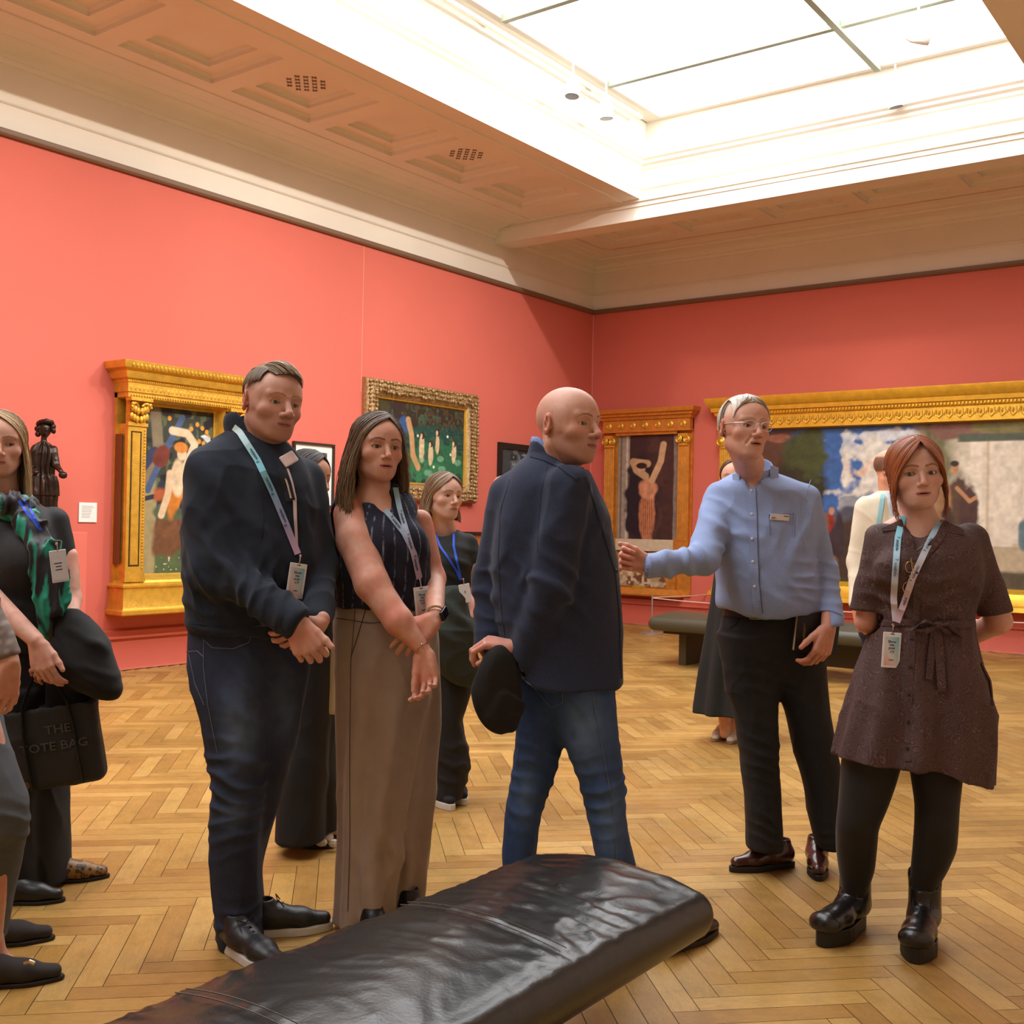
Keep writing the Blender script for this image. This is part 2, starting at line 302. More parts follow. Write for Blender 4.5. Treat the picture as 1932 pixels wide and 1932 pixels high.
# ------------------------------------------------------------------ paintings
class Canvas:
    def __init__(s, nx, nz, bg):
        s.nx, s.nz = nx, nz; s.U, s.Z = np.meshgrid(np.linspace(0, 1, nx), np.linspace(0, 1, nz), indexing='ij'); s.P = np.stack([s.U*nx/nz, s.Z, s.U*0], -1); s.C = np.ones((nx, nz, 3))*s2l(bg)
    def put(s, m, c, tex=.25, sc=30):
        c = s2l(c)*(1+tex*fbm(s.P, sc, 2, 5)[..., None]); m = np.clip(m, 0, 1)[..., None]; s.C = s.C*(1-m)+np.clip(c, 0, 1)*m
    def el(s, x, z, rx, rz, c, rot=0, soft=.25, wob=.3, seed=0, sc=9, tex=.25):
        a = s.nx/s.nz; dx = (s.U-x)*a; dz = s.Z-z; ca, sa = math.cos(rot), math.sin(rot); X = (dx*ca+dz*sa)/(rx*a); Z = (-dx*sa+dz*ca)/rz
        d = np.sqrt(X*X+Z*Z)+wob*fbm(s.P, sc, 3, seed); s.put((1-d)/soft+.5, c, tex)
    def rect(s, x0, x1, z0, z1, c, soft=.01, tex=.2, wob=0., seed=0):
        w = wob*fbm(s.P, 7, 3, seed); m = np.minimum(np.minimum(s.U+w-x0, x1-s.U-w), np.minimum(s.Z+w-z0, z1-s.Z-w))/soft+.5; s.put(m, c, tex)
    def limb(s, pts, r, c, soft=.3):
        a = s.nx/s.nz; best = np.full(s.U.shape, 9.)
        for (x0, z0), (x1, z1) in zip(pts, pts[1:]):
            ax, az, bx, bz = x0*a, z0, x1*a, z1; px, pz = s.U*a-ax, s.Z-az; dx, dz = bx-ax, bz-az; t = np.clip((px*dx+pz*dz)/(dx*dx+dz*dz+1e-9), 0, 1); best = np.minimum(best, np.hypot(px-t*dx, pz-t*dz))
        s.put((1-best/r)/soft+.5, c, .15)
    def speck(s, c, sc, th, m=1, seed=3): s.put((noise(s.P, sc, seed)-th)*8*m, c, .3)
    def build(s, name, parent, o, du, dv, x_off=None, **k):
        """o: lower-left corner, du: vector along width, dv: vector up"""
        o, du, dv = map(np.asarray, (o, du, dv)); V = (o+s.U[..., None]*du+s.Z[..., None]*dv).reshape(-1, 3)
        i = np.arange(s.nx*s.nz).reshape(s.nx, s.nz); F = np.stack([i[:-1, :-1], i[1:, :-1], i[1:, 1:], i[:-1, 1:]], -1).reshape(-1, 4)
        return mesh(name, V, F, mat('painted_canvas', attr='col', rough=.45, bump=.15, bscale=300), parent, col=s.C.reshape(-1, 3), **k)
def frame_sweep(mb, x0, x1, z0, z1, prof, mi=0):
    """closed mitred frame in local (x, -y toward viewer, z); prof: (inset from outer edge, depth toward viewer)"""
    R = [[(x0+i, -d, z0+i), (x1-i, -d, z0+i), (x1-i, -d, z1-i), (x0+i, -d, z1-i)] for i, d in prof]; n = len(R)
    mb.add([p for r in R for p in r], [(s_*4+k, s_*4+(k+1) % 4, (s_+1)*4+(k+1) % 4, (s_+1)*4+k) for s_ in range(n-1) for k in range(4)], mi)
def hsweep(mb, x0, x1, prof, mi=0):
    """horizontal moulding with mitred returns to the wall; prof: (z, projection)"""
    V = []; n = len(prof)
    for z, d in prof: V += [(x0-d, 0, z), (x0-d, -d0-d, z), (x1+d, -d0-d, z), (x1+d, 0, z)]
    mb.add(V, [(i*4+k, i*4+k+1, (i+1)*4+k+1, (i+1)*4+k) for i in range(n-1) for k in range(3)]+[(0, 3, 2, 1), ((n-1)*4, (n-1)*4+1, (n-1)*4+2, (n-1)*4+3)], mi)
ROOT_L = lambda y: ((XL, y, 0), PI/2)      # local x runs along +Y, local -y points into the room
def LWAY(V): return V
d0 = .1
def pilaster_flutes(mb, x0, x1, z0, z1, y, n, m=0):
    w = (x1-x0)/n
    for i in range(n): mb.tube([(x0+w*(i+.5), y, z0), (x0+w*(i+.5), y, z1)], w*.32, 6, m)
# --- tabernacle frame on the left wall: local x = Y-5.7, wall plane y=0, room toward -y
def tabernacle():
    global d0
    t = empty('gilded_tabernacle_frame', (XL, 5.7, 0), PI/2, label='painting of an orange tree grove in a deep gold tabernacle frame with pilasters', cat='painting')
    D = .2; d0 = D; W_ = 1.27
    b = MB(); b.box((.02, -D+.03, .78), (.2, 0, 2.15)); b.box((W_-.2, -D+.03, .78), (W_-.02, 0, 2.15)); b.box((0, -.04, .6), (W_, 0, 2.6))
    hsweep(b, 0, W_, [(.49, .04), (.50, .05), (.53, .05), (.54, .03), (.56, .02), (.72, .02), (.735, .035), (.75, .035), (.77, .0), (.79, -.01)])
    hsweep(b, 0, W_, [(2.37, -.02), (2.38, .0), (2.42, .0), (2.425, .012), (2.5, .012), (2.51, .02), (2.53, .02), (2.54, .045), (2.58, .06), (2.60, .06), (2.62, .10), (2.675, .115), (2.68, .115)])
    for z, n, r in ((2.395, 46, .010), (2.52, 60, .008), (.60, 60, .007), (.745, 60, .007)):
        for i in range(n): b.ball((.03+(W_-.06)*i/(n-1), -D-(.005 if z < 2.45 else .022), z), (r*.8, r, r), 6)
    for i in range(34): b.ball((-.03+(W_+.06)*i/33, -D-.105, 2.645), (.013, .014, .02), 6)     # zigzag leaf row of the cornice
    for i in range(30): b.ball((.02+(W_-.04)*i/29, -D-.012, 2.46), (.014, .008, .022), 6)
    frame_sweep(b, .2, W_-.2, .79, 2.385, [(0, D-.03), (.012, D-.05), (.025, .12), (.03, .1), (.04, .07), (.05, .06), (.05, 0)])
    b.build('frame', GOLD, t, smooth=.5)
    for x0 in (.0, W_-.2):
        p = MB(); p.box((x0+.005, -D, .86), (x0+.19, -D+.04, 2.14)); p.box((x0-.005, -D-.012, .78), (x0+.2, -D+.02, .815)); p.box((x0, -D-.006, .815), (x0+.195, -D+.02, .86)); p.box((x0-.003, -D-.012, 2.13), (x0+.198, -D+.02, 2.16))
        for zz in np.linspace(.9, 2.1, 44): p.ball((x0+.172, -D-.002, zz), (.010, .008, .012), 6); 
        p.box((x0+.05, -D-.006, .93), (x0+.125, -D, 2.07)); p.build('pilaster', GOLD, t, smooth=.5)
        c = MB()
        for sx in (-1, 1):
            for r_ in range(2):
                for q in range(3): c.ball((x0+.1+sx*(.02+.055*q/2), -D-.02-.012*r_, 2.19+.07*r_+.012*q), (.022, .018, .035), 8)
            c.tube([(x0+.1+sx*(.02+.02*k), -D-.03-.006*k, 2.3+.028*math.sin(k*.9)) for k in range(5)], .012, 6)
            c.ball((x0+.1+sx*.085, -D-.05, 2.315), .02, 8)
        c.box((x0-.01, -D-.06, 2.345), (x0+.21, -D+.02, 2.375)); c.box((x0+.02, -D, 2.16), (x0+.18, -D+.06, 2.35)); c.build('capital', GOLDC, t, smooth=.7)
        k = MB()
        for a, b_ in (((x0+.036, .915), (x0+.045, 2.085)), ((x0+.13, .915), (x0+.139, 2.085)), ((x0+.036, .915), (x0+.139, .924)), ((x0+.036, 2.076), (x0+.139, 2.085))): k.box((a[0], -D-.003, a[1]), (b_[0], -D+.001, b_[1]))
        k.build('inlay_line', BLACKM, t)
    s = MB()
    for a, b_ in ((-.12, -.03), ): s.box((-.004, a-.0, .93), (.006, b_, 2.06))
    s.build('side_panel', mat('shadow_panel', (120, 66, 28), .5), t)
    cv_ = Canvas(150, 290, (52, 58, 50))
    cv_.speck((88, 100, 70), 40, .1); cv_.speck((30, 34, 40), 24, .2, seed=9); cv_.rect(0, 1, 0, .16, (82, 100, 66), .02, wob=.02); cv_.speck((214, 190, 160), 46, .88, seed=4)
    cv_.put(((.13-cv_.Z)*60)*(noise(cv_.P, 60, 2) > .72), (216, 196, 168)); cv_.limb([(.12, .05), (.13, .42), (.1, .62)], .055, (160, 146, 106)); cv_.limb([(.1, .55), (.25, .72), (.2, .95)], .035, (130, 116, 92))
    cv_.limb([(.12, .5), (.3, .7), (.55, .93)], .02, (72, 92, 130)); cv_.limb([(0, .44), (.25, .47), (.3, .55)], .014, (42, 48, 66)); cv_.limb([(0, .6), (.2, .72)], .03, (48, 58, 88))
    cv_.el(.42, .24, .22, .12, (112, 74, 48)); cv_.el(.40, .37, .2, .04, (78, 92, 70)); cv_.rect(.2, .5, .44, .50, (170, 88, 52), .02, wob=.02)
    cv_.el(.48, .5, .09, .16, (198, 120, 44), rot=-.2); cv_.limb([(.3, .36), (.38, .48), (.40, .6)], .022, (214, 186, 150)); cv_.el(.5, .58, .09, .11, (218, 192, 158), wob=.1)
    cv_.limb([(.6, .64), (.72, .78), (.62, .84), (.42, .85)], .024, (220, 194, 160)); cv_.el(.55, .72, .06, .04, (222, 196, 162), wob=.05); cv_.el(.54, .755, .085, .03, (206, 128, 52), wob=.1); cv_.el(.3, .7, .1, .06, (112, 50, 38))
    for x, z in ((.07, .93), (.05, .86), (.38, .92), (.75, .9), (.67, .87), (.82, .88), (.88, .86), (.78, .8), (.84, .79), (.9, .83), (.06, .7)): cv_.el(x, z, .025, .014, (226, 152, 56), wob=.05)
    for x, z in ((.88, .82), (.85, .72), (.93, .7)): cv_.el(x, z, .05, .02, (206, 216, 222), wob=.8, sc=30)
    cv_.build('canvas', t, (.22, -.05, .8), (W_-.44, 0, 0), (0, 0, 1.57))
tabernacle()
# --- carved frame with pond picture, left wall
def carved():
    t = empty('carved_gilt_frame', (XL, 8.755, 0), PI/2, label='wide painting of a green lily pond in a heavily carved dull gold frame', cat='painting')
    w, z0, z1 = 1.955, 1.585, 2.92; m = mat('antique_gilding', (176, 146, 102), .42, .45, var=.4, vscale=40, bump=.8, bscale=140)
    b = MB(); frame_sweep(b, 0, w, z0, z1, [(0, 0), (0, .05), (.03, .085), (.08, .1), (.14, .08), (.19, .045), (.2, .03), (.2, 0)])
    r_ = random.Random(3)
    def leaf(x, z): 
        a = r_.uniform(.014, .03); b.ball((x, -.085-r_.uniform(0, .02), z), (a, .02, r_.uniform(.012, .026)), 7)
    for k in range(3):
        ins = .035+.05*k
        for i in range(int(w/.045)): x = ins+i*.045; x < w-ins and (leaf(x, z1-ins+r_.uniform(-.01, .01)), leaf(x, z0+ins+r_.uniform(-.01, .01)))
        for i in range(int((z1-z0)/.045)): z = z0+ins+i*.045; z < z1-ins and (leaf(ins, z), leaf(w-ins, z))
    b.build('frame', m, t, smooth=.8)
    s = MB(); frame_sweep(s, .195, w-.195, z0+.195, z1-.195, [(0, .03), (0, .05), (.012, .045), (.02, .025), (.02, 0)]); s.build('slip', GOLD, t)
    c = Canvas(250, 150, (46, 44, 34)); c.speck((74, 62, 44), 30, .0); c.rect(.0, .2, .45, 1, (66, 62, 36), .06, wob=.03); c.rect(.13, .3, .5, 1, (52, 42, 38), .03, wob=.02)
    c.rect(.3, 1, .0, .74, (26, 74, 66), .08, wob=.02); c.put((noise(np.stack([c.U*6, c.Z*40, c.U*0], -1), 1)-.1)*3*((c.U > .3) & (c.Z < .72)), (20, 52, 50)); c.el(.72, .25, .36, .26, (38, 104, 72), wob=.5); c.el(.5, .18, .2, .15, (50, 118, 80), wob=.5); c.speck((60, 84, 66), 22, .45, seed=8)
    c.rect(0, .36, 0, .42, (80, 64, 42), .05, wob=.05)
    for x, z, rx in ((.58, .14, .05), (.74, .2, .045), (.72, .33, .04), (.66, .08, .04), (.88, .1, .05), (.93, .3, .04), (.5, .3, .03)): c.el(x, z, rx, .04, (104, 156, 124), wob=.05, soft=.1)
    for x, z in ((.64, .22), (.8, .63), (.45, .6), (.84, .4)): c.el(x, z, .012, .018, (226, 226, 206), wob=.2)
    for x, z, h in ((.5, .45, .16), (.68, .52, .15), (.88, .42, .13), (.6, .38, .13)): c.el(x, z, .028, h, (206, 182, 146), wob=.25, seed=int(x*90)); c.el(x+.005, z+h, .022, .045, (66, 40, 30), wob=.2); c.el(x-.008, z+h-.01, .012, .03, (214, 188, 152), wob=.1)
    c.el(.3, .72, .06, .1, (52, 84, 130)); c.limb([(.34, .78), (.38, .6), (.4, .35), (.46, .2)], .045, (188, 148, 102)); c.el(.42, .74, .03, .05, (56, 36, 30))
    c.build('canvas', t, (.212, -.022, z0+.21), (w-.424, 0, 0), (0, 0, z1-z0-.42))
carved()
def print_frame(y, w, z0, z1, fw, name, label, fm, kind):
    t = empty(name, (XL, y, 0), PI/2, label=label, cat='picture'); b = MB(); frame_sweep(b, 0, w, z0, z1, [(0, 0), (0, .035), (fw, .035), (fw, .012), (fw, 0)]); b.build('frame', fm, t)
    if kind == 'mount':
        MB().box((fw, -.012, z0+fw), (w-fw, -.008, z1-fw)).build('mount_board', mat('mount_board', (232, 234, 230), .8), t); k = .095
        c = Canvas(60, 60, (74, 70, 62)); c.speck((120, 116, 104), 12, 0); c.speck((40, 38, 34), 9, .2); c.build('print', t, (k, -.013, z0+k+.02), (w-2*k, 0, 0), (0, 0, z1-z0-2*k-.02))
    else:
        c = Canvas(80, 60, (44, 50, 54)); c.speck((92, 100, 104), 9, .1); c.speck((140, 148, 152), 16, .5); c.rect(0, .2, 0, 1, (60, 68, 74), .05, wob=.05); c.build('photograph', t, (fw, -.012, z0+fw), (w-2*fw, 0, 0), (0, 0, z1-z0-2*fw))
print_frame(7.757, .574, 1.48, 2.148, .022, 'framed_print', 'small white-mounted print in a thin dark frame behind the sweater man', mat('dark_brown_wood', (48, 36, 30), .5), 'mount')
print_frame(11.2, 1.15, 1.55, 2.38, .075, 'framed_photograph', 'dark photograph in a wide black frame on the wall behind the bald man', mat('black_wood', (26, 22, 22), .5), 'dark')
# --- far wall: local x = X, wall plane at Y=YF
def ionic_frame():
    global d0
    t = empty('gilded_ionic_frame', (-8.30, YF, 0), 0, label='tall painting of a draped standing figure in an ionic gold frame near the corner', cat='painting')
    D = .12; d0 = D; w = 1.36; b = MB(); b.box((0, -.03, .42), (w, 0, 2.9))
    hsweep(b, 0, w, [(2.80, .0), (2.81, .02), (2.845, .03), (2.86, .06), (2.88, .06), (2.90, .09), (2.95, .1), (2.955, .1)]); b.box((0, -D, 2.66), (w, 0, 2.8))
    b.box((.2, -D+.02, 2.6), (w-.2, 0, 2.66)); b.box((-.01, -D-.01, 2.64), (w+.01, 0, 2.665))
    hsweep(b, .28, w-.14, [(.40, .04), (.42, .045), (.45, .03), (.47, .02), (.5, 0)]); 
    b.box((0, -D, 1.0), (.22, 0, 1.18)); b.box((w-.22, -D, 1.0), (w, 0, 1.18)); b.box((.13, -D+.03, .5), (.24, 0, 1.0)); b.box((w-.34, -D+.03, .5), (w-.2, 0, 1.0)); b.build('frame', GOLDO, t, smooth=.5)
    for i in range(7):
        r = MB(); x = .1+(w-.2)*i/6; r.lathe((x, -D, 2.73), [(.045, .0), (.045, -.01), (.03, -.018), (.02, -.012), (.012, -.028), (.004, -.03)], 14, ax=1)
        r.build('rosette', GOLD, t, smooth=.6)
    for x0 in (.0, w-.2):
        p = MB(); p.box((x0+.015, -D+.02, 1.18), (x0+.185, 0, 2.5)); pilaster_flutes(p, x0+.02, x0+.18, 1.2, 2.42, -D+.02, 8); p.box((x0+.01, -D-.005, 1.16), (x0+.19, 0, 1.2)); p.build('pilaster', GOLDO, t, smooth=.6)
        c = MB()
        for sx in (-1, 1):
            cx = x0+.1+sx*.062
            c.tube([(cx+math.cos(a)*(.055-.0035*a)*sx, -D-.01, 2.52+math.sin(a)*(.055-.0035*a)) for a in np.linspace(PI/2, PI/2+11, 40)], .011, 6); c.lathe((cx, -D, 2.52), [(.05, .02), (.05, -.005), (.01, -.012)], 16, ax=1); c.ball((cx, -D-.015, 2.52), .014, 8)
        c.box((x0+.03, -D-.01, 2.55), (x0+.17, 0, 2.6)); c.box((x0+.03, -D, 2.44), (x0+.17, 0, 2.47)); c.build('capital', GOLD, t, smooth=.7)
    MB().box((.22, -D+.03, 1.01), (w-.2, -.02, 1.17)).build('stone_panel', mat('pale_stone', (206, 190, 162), .7, var=.1, vscale=20), t)
    MB().box((.52, -D-.012, .475), (.72, -D+.01, .53)).build('name_plate', GOLD, t)
    c = Canvas(130, 220, (62, 42, 42)); c.speck((78, 52, 48), 10, .1); c.rect(0, .2, 0, 1, (160, 148, 132), .01); c.rect(.04, .07, 0, 1, (120, 108, 96), .01); c.rect(.14, .17, 0, 1, (206, 196, 178), .01); c.rect(.93, 1, 0, 1, (134, 124, 114), .01)
    c.el(.4, .32, .25, .42, (36, 30, 40), wob=.25); c.rect(.75, .92, 0, 1, (70, 44, 42), .02, wob=.02)
    c.el(.5, .22, .13, .27, (188, 124, 88), wob=.15); c.el(.5, .48, .15, .1, (204, 142, 106), wob=.2); c.limb([(.47, .6), (.32, .66), (.26, .74), (.5, .72)], .035, (196, 158, 118)); c.limb([(.58, .56), (.72, .74), (.76, .9)], .03, (206, 168, 128))
    c.el(.4, .665, .065, .045, (206, 168, 128), wob=.05); c.el(.4, .7, .09, .03, (44, 30, 28), wob=.1)
    for k in range(6): c.limb([(.4+.035*k, .38), (.42+.035*k, .05)], .004, (150, 90, 62))
    c.build('canvas', t, (.21, -.04, 1.17), (w-.42, 0, 0), (0, 0, 1.44))
    c = Canvas(90, 60, (176, 148, 112)); c.speck((120, 78, 52), 8, .1); c.speck((206, 186, 154), 12, .2, seed=6); c.build('lower_canvas', t, (.24, -.04, .52), (w-.58, 0, 0), (0, 0, .48))
ionic_frame()
def big_frame():
    global d0
    x0 = -6.53; t = empty('gilded_colonnade_frame', (x0, YF, 0), 0, label='very wide classical procession painting in the largest gold frame on the far wall', cat='painting')
    D = .15; d0 = D; w = 6.0; b = MB(); b.box((0, -.03, .5), (w, 0, 2.9))
    hsweep(b, 0, w, [(2.79, .0), (2.80, .02), (2.83, .03), (2.845, .03), (2.85, .06), (2.90, .065), (2.92, .09), (2.97, .12), (3.02, .13), (3.025, .13)])
    b.box((0, -D, 2.62), (w, 0, 2.79)); frame_sweep(b, .36, w-.36, .66, 2.67, [(0, D-.02), (.01, D), (.02, D-.01), (.03, D-.04), (.05, D-.06), (.06, D-.1), (.06, 0)])
    hsweep(b, .0, w, [(.46, .05), (.47, .07), (.52, .06), (.54, .03), (.6, .02), (.66, .0), (.68, -.02)])
    for i in range(150): b.box((.02+i*(w-.04)/150, -D-.05, 2.81), (.02+i*(w-.04)/150+.02, -D, 2.835))
    b.build('frame', mat('bright_gilding', (232, 184, 60), .36, .5, var=.12, vscale=12, bump=.4, bscale=90), t, smooth=.5)
    r = MB()
    for i in range(52):
        x = .08+i*.114; r.tube([(x-.03, -D-.005, 2.76), (x-.035, -D-.006, 2.7), (x, -D-.01, 2.665), (x+.035, -D-.006, 2.7), (x+.03, -D-.005, 2.76)], .010, 6); r.ball((x, -D-.004, 2.725), (.014, .014, .028), 8); r.ball((x+.057, -D-.002, 2.72), (.008, .01, .035), 6)
    r.build('egg_and_dart_band', GOLD, t, smooth=.7)
    for xx in (.03, w-.3):
        p = MB(); p.box((xx, -D+.02, .68), (xx+.26, 0, 2.55)); pilaster_flutes(p, xx+.01, xx+.25, .7, 2.38, -D+.02, 9); p.build('pilaster', GOLD, t, smooth=.6); c = MB()
        for sx in (-1, 1):
            cx = xx+.13+sx*.1; c.lathe((cx, -D, 2.47), [(.07, .02), (.07, -.01), (.05, -.02), (.04, -.012), (.012, -.03)], 18, ax=1)
        c.box((xx, -D-.01, 2.54), (xx+.26, 0, 2.6)); c.box((xx+.02, -D, 2.38), (xx+.24, 0, 2.42)); c.build('capital', GOLD, t, smooth=.7)
    c = Canvas(460, 170, (74, 72, 52)); c.rect(0, 1, .42, 1, (58, 104, 172), .02)
    # canvas spans local x .42..5.58 ; its left two thirds show
    q = lambda x: (x-.42)/5.16; E = lambda x, z, rx, rz, k, w=.5, sd=0, sc=12, sf=.3: c.el(q(x), z, rx, rz, k, wob=w, seed=sd, sc=sc, soft=sf)
    for x, z, rx, rz, k in ((2.1, .93, .10, .04, (206, 214, 224)), (2.6, .9, .06, .05, (196, 206, 218)), (1.75, .86, .03, .05, (190, 198, 212)), (2.05, .82, .055, .10, (220, 220, 214)), (2.15, .72, .075, .10, (226, 218, 206)), (2.02, .70, .05, .05, (226, 194, 170)), (2.1, .58, .10, .12, (224, 222, 214)), (1.9, .5, .06, .07, (150, 156, 168)), (2.35, .62, .05, .12, (208, 206, 204))): E(x, z, rx, rz, k)
    c.rect(q(1.3), q(3.0), .36, .44, (88, 90, 96), .05, wob=.03); E(2.0, .44, .07, .05, (78, 84, 100), .2); c.rect(q(0), q(3.2), 0, .38, (66, 54, 42), .05, wob=.02); c.rect(q(1.7), q(2.6), .33, .37, (120, 104, 64), .02, wob=.02)
    c.rect(q(0), q(.98), .3, .985, (92, 60, 46), .02, wob=.01); E(.8, .94, .03, .03, (150, 96, 74), .1); E(1.12, .62, .06, .3, (40, 46, 26), .2, 2, 14); E(1.18, .84, .055, .18, (66, 76, 38), .25, 4, 18); E(.95, .55, .05, .2, (46, 44, 28), .3, 6); c.limb([(q(1.1), .5), (q(1.12), .1)], .04, (58, 42, 30))
    for x, z, rx, rz, k_ in ((1.32, .33, .009, .11, (120, 84, 64)), (1.5, .32, .013, .12, (150, 50, 38)), (1.62, .3, .011, .14, (52, 44, 54)), (1.56, .24, .016, .12, (58, 48, 56)), (1.36, .18, .014, .13, (200, 160, 112)), (1.48, .12, .024, .05, (146, 104, 66)), (1.24, .28, .009, .1, (96, 64, 50)), (1.42, .38, .012, .06, (130, 88, 64))): E(x, z, rx, rz, k_, .15, 3, 20)
    for x, z, k_ in ((1.33, .46, (56, 40, 34)), (1.52, .455, (196, 140, 100)), (1.38, .32, (150, 110, 70))): E(x, z, .007, .026, k_, .1)
    c.rect(q(2.55), q(5.6), .2, 1, (150, 120, 92), .03, wob=.01); c.rect(q(2.85), q(4.0), .24, .92, (228, 220, 204), .008, wob=.004); c.rect(q(3.32), q(3.35), .24, .92, (206, 190, 162), .004); c.rect(q(2.6), q(2.95), .6, 1, (112, 110, 76), .04, wob=.02); c.rect(q(2.65), q(2.7), .4, 1, (84, 94, 60), .01); c.rect(q(2.7), q(3.2), .9, 1, (128, 88, 74), .02, wob=.02)
    c.rect(q(3.0), q(4.6), .88, .93, (80, 92, 76), .008); c.rect(q(3.1), q(4.0), .93, 1, (124, 118, 60), .02, wob=.02); c.rect(q(3.8), q(3.95), .3, .9, (92, 84, 60), .005); c.rect(q(4.1), q(5.6), .4, 1, (138, 110, 90), .02, wob=.01)
    c.rect(q(2.6), q(5.6), 0, .25, (190, 176, 148), .008); c.rect(q(2.6), q(5.6), 0, .10, (92, 82, 64), .02, wob=.01); c.rect(q(3.6), q(5.6), .25, .27, (214, 204, 180), .004)
    for x, z, rx, rz, k_ in ((3.0, .48, .024, .20, (84, 62, 46)), (3.14, .42, .020, .20, (72, 48, 44)), (2.86, .46, .016, .2, (150, 112, 76)), (2.9, .36, .014, .12, (64, 50, 40)), (3.95, .47, .028, .24, (204, 104, 70)), (4.05, .44, .022, .25, (206, 70, 50)), (3.88, .42, .016, .2, (190, 92, 62)), (4.25, .48, .024, .28, (98, 50, 54)), (3.72, .32, .012, .10, (100, 130, 140)), (4.55, .45, .03, .26, (112, 82, 72))): E(x, z, rx, rz, k_, .18, 5, 16)
    for x, z in ((2.97, .72), (4.06, .76), (4.3, .8)): E(x, z, .008, .034, (196, 144, 104), .08); E(x, z+.03, .009, .018, (44, 32, 28), .08)
    c.limb([(q(3.0), .6), (q(3.14), .52), (q(3.2), .54)], .012, (186, 136, 96)); c.limb([(q(3.96), .66), (q(3.92), .52), (q(3.95), .44)], .012, (196, 144, 104)); E(3.98, .40, .011, .05, (36, 36, 28), .08)
    E(4.3, .13, .03, .08, (190, 140, 74), .35); E(3.8, .22, .012, .05, (84, 124, 134), .2); E(4.5, .09, .02, .05, (74, 104, 58), .5)
    c.build('canvas', t, (.42, -.05, .72), (5.16, 0, 0), (0, 0, 1.89))
big_frame()
# --- wall label, plinth, statue
MB().box((XL, 5.376, 1.29), (XL+.012, 5.545, 1.457)).build('wall_label', mat('label_card', (240, 238, 232), .6), label='small white caption card on the coral wall between statue and gold frame', cat='wall label')
lt = MB()
for k in range(9): lt.box((XL+.012, 5.40, 1.425-.012*k), (XL+.0125, 5.40+random.uniform(.06, .12), 1.428-.012*k))
lt.build('caption_text', mat('grey_ink', (120, 120, 120), .8), bpy.data.objects['wall_label'])
STX, STY = XL+.28, 4.9
tag(MB().box((XL+.002, 4.55, 0), (XL+.56, 5.11, 1.215), bev=.004).build('sculpture_plinth', WALLM), 'square plinth painted the same coral as the wall under the bronze', 'plinth')
# seam lines of the wall panels
sm = MB().box((XL, 8.735, RAIL-1.6), (XL+.0015, 8.74, RAIL)); structure(sm.build('trim_7', mat('seam', (240, 170, 150), .8)))
structure(MB().box((XL+.001, YF-.012, .4), (XL+.012, YF-.001, RAIL)).build('trim_8', mat('corner_seam', (235, 150, 135), .8)))
# --- benches
LEATH = mat('dark_leather', (34, 33, 31), .3, bump=.12, bscale=120, spec=.6)
GLEATH = mat('green_leather', (74, 72, 56), .42, bump=.2, bscale=40)
def cushion(x0, x1, y0, y1, z0, z1, nseam, wr, r=.07):
    nx, ny, = 60, int((y1-y0)/.012); V = []; T = []
    prof = []   # cross-section from bottom-left round over the top to bottom-right
    w = x1-x0; h = z1-z0
    for a in np.linspace(-PI/2, PI/2, 14): prof.append((x0+r*.75-r*.75*math.cos(a), z0+h/2+h/2*math.sin(a), 0))
    for t in np.linspace(0, 1, nx)[1:-1]: prof.append((x0+r*.75+(w-1.5*r)*t, z1+.030*math.sin(PI*t)**.8, 1))
    for a in np.linspace(PI/2, -PI/2, 14): prof.append((x1-r*.75+r*.75*math.cos(a), z0+h/2+h/2*math.sin(a), 0))
    P = np.array(prof); n = len(P); ysr = np.linspace(y0, y1, ny); G = np.zeros((ny, n, 3))
    for i, y in enumerate(ysr):
        e = min(y-y0, y1-y); k = 1 if e > r*.75 else math.sqrt(max(0, 1-(1-e/(r*.75))**2)); cz = z0+h*.5
        G[i, :, 0] = (x0+x1)/2+(P[:, 0]-(x0+x1)/2)*(1-(1-k)*r*.5/w*2); G[i, :, 1] = y; G[i, :, 2] = cz+(P[:, 1]-cz)*max(k, .05)
    Q = G.reshape(-1, 3); top = np.clip((Q[:, 2]-cz)/(h/2), 0, 1)
    if wr:
        warp = Q.copy(); warp[:, 1] *= 1; nn = np.zeros(len(Q)); cx = (Q[:, 0]-x0)/w
        q2 = np.stack([Q[:, 0]*9, Q[:, 1]*24+2.2*noise(Q, 5, 3), Q[:, 2]*0], -1); a1 = 1-np.abs(noise(q2, 1, 2)); a2 = 1-np.abs(noise(q2*np.array([1.6, 1.9, 1]), 1, 7))
        amp = .35+.9*np.clip(noise(Q, 3.1, 5)+.3, 0, 1); nn = (a1**3*.0055+a2**3*.0026+.004*noise(Q, 7, 1))*amp
        for sy in nseam: dd = np.abs(Q[:, 1]-sy); nn += np.exp(-(dd/.06)**2)*.004*noise(np.stack([Q[:, 0]*34, Q[:, 1]*5, Q[:, 0]*0], -1), 1, 4)-np.exp(-(dd/.006)**2)*.007
        Q[:, 2] += nn*wr*top
    i = np.arange(ny*n).reshape(ny, n); F = np.stack([i[:-1, :-1], i[:-1, 1:], i[1:, 1:], i[1:, :-1]], -1).reshape(-1, 4)
    F = [tuple(f) for f in F.tolist()]; F += [(i[a, 0], i[a+1, 0], i[a+1, -1], i[a, -1]) for a in range(ny-1)]
    F = [tuple(int(v) for v in f) for f in F]; F += [tuple(int(v) for v in i[0, ::-1]), tuple(int(v) for v in i[-1, :])]
    return Q, F
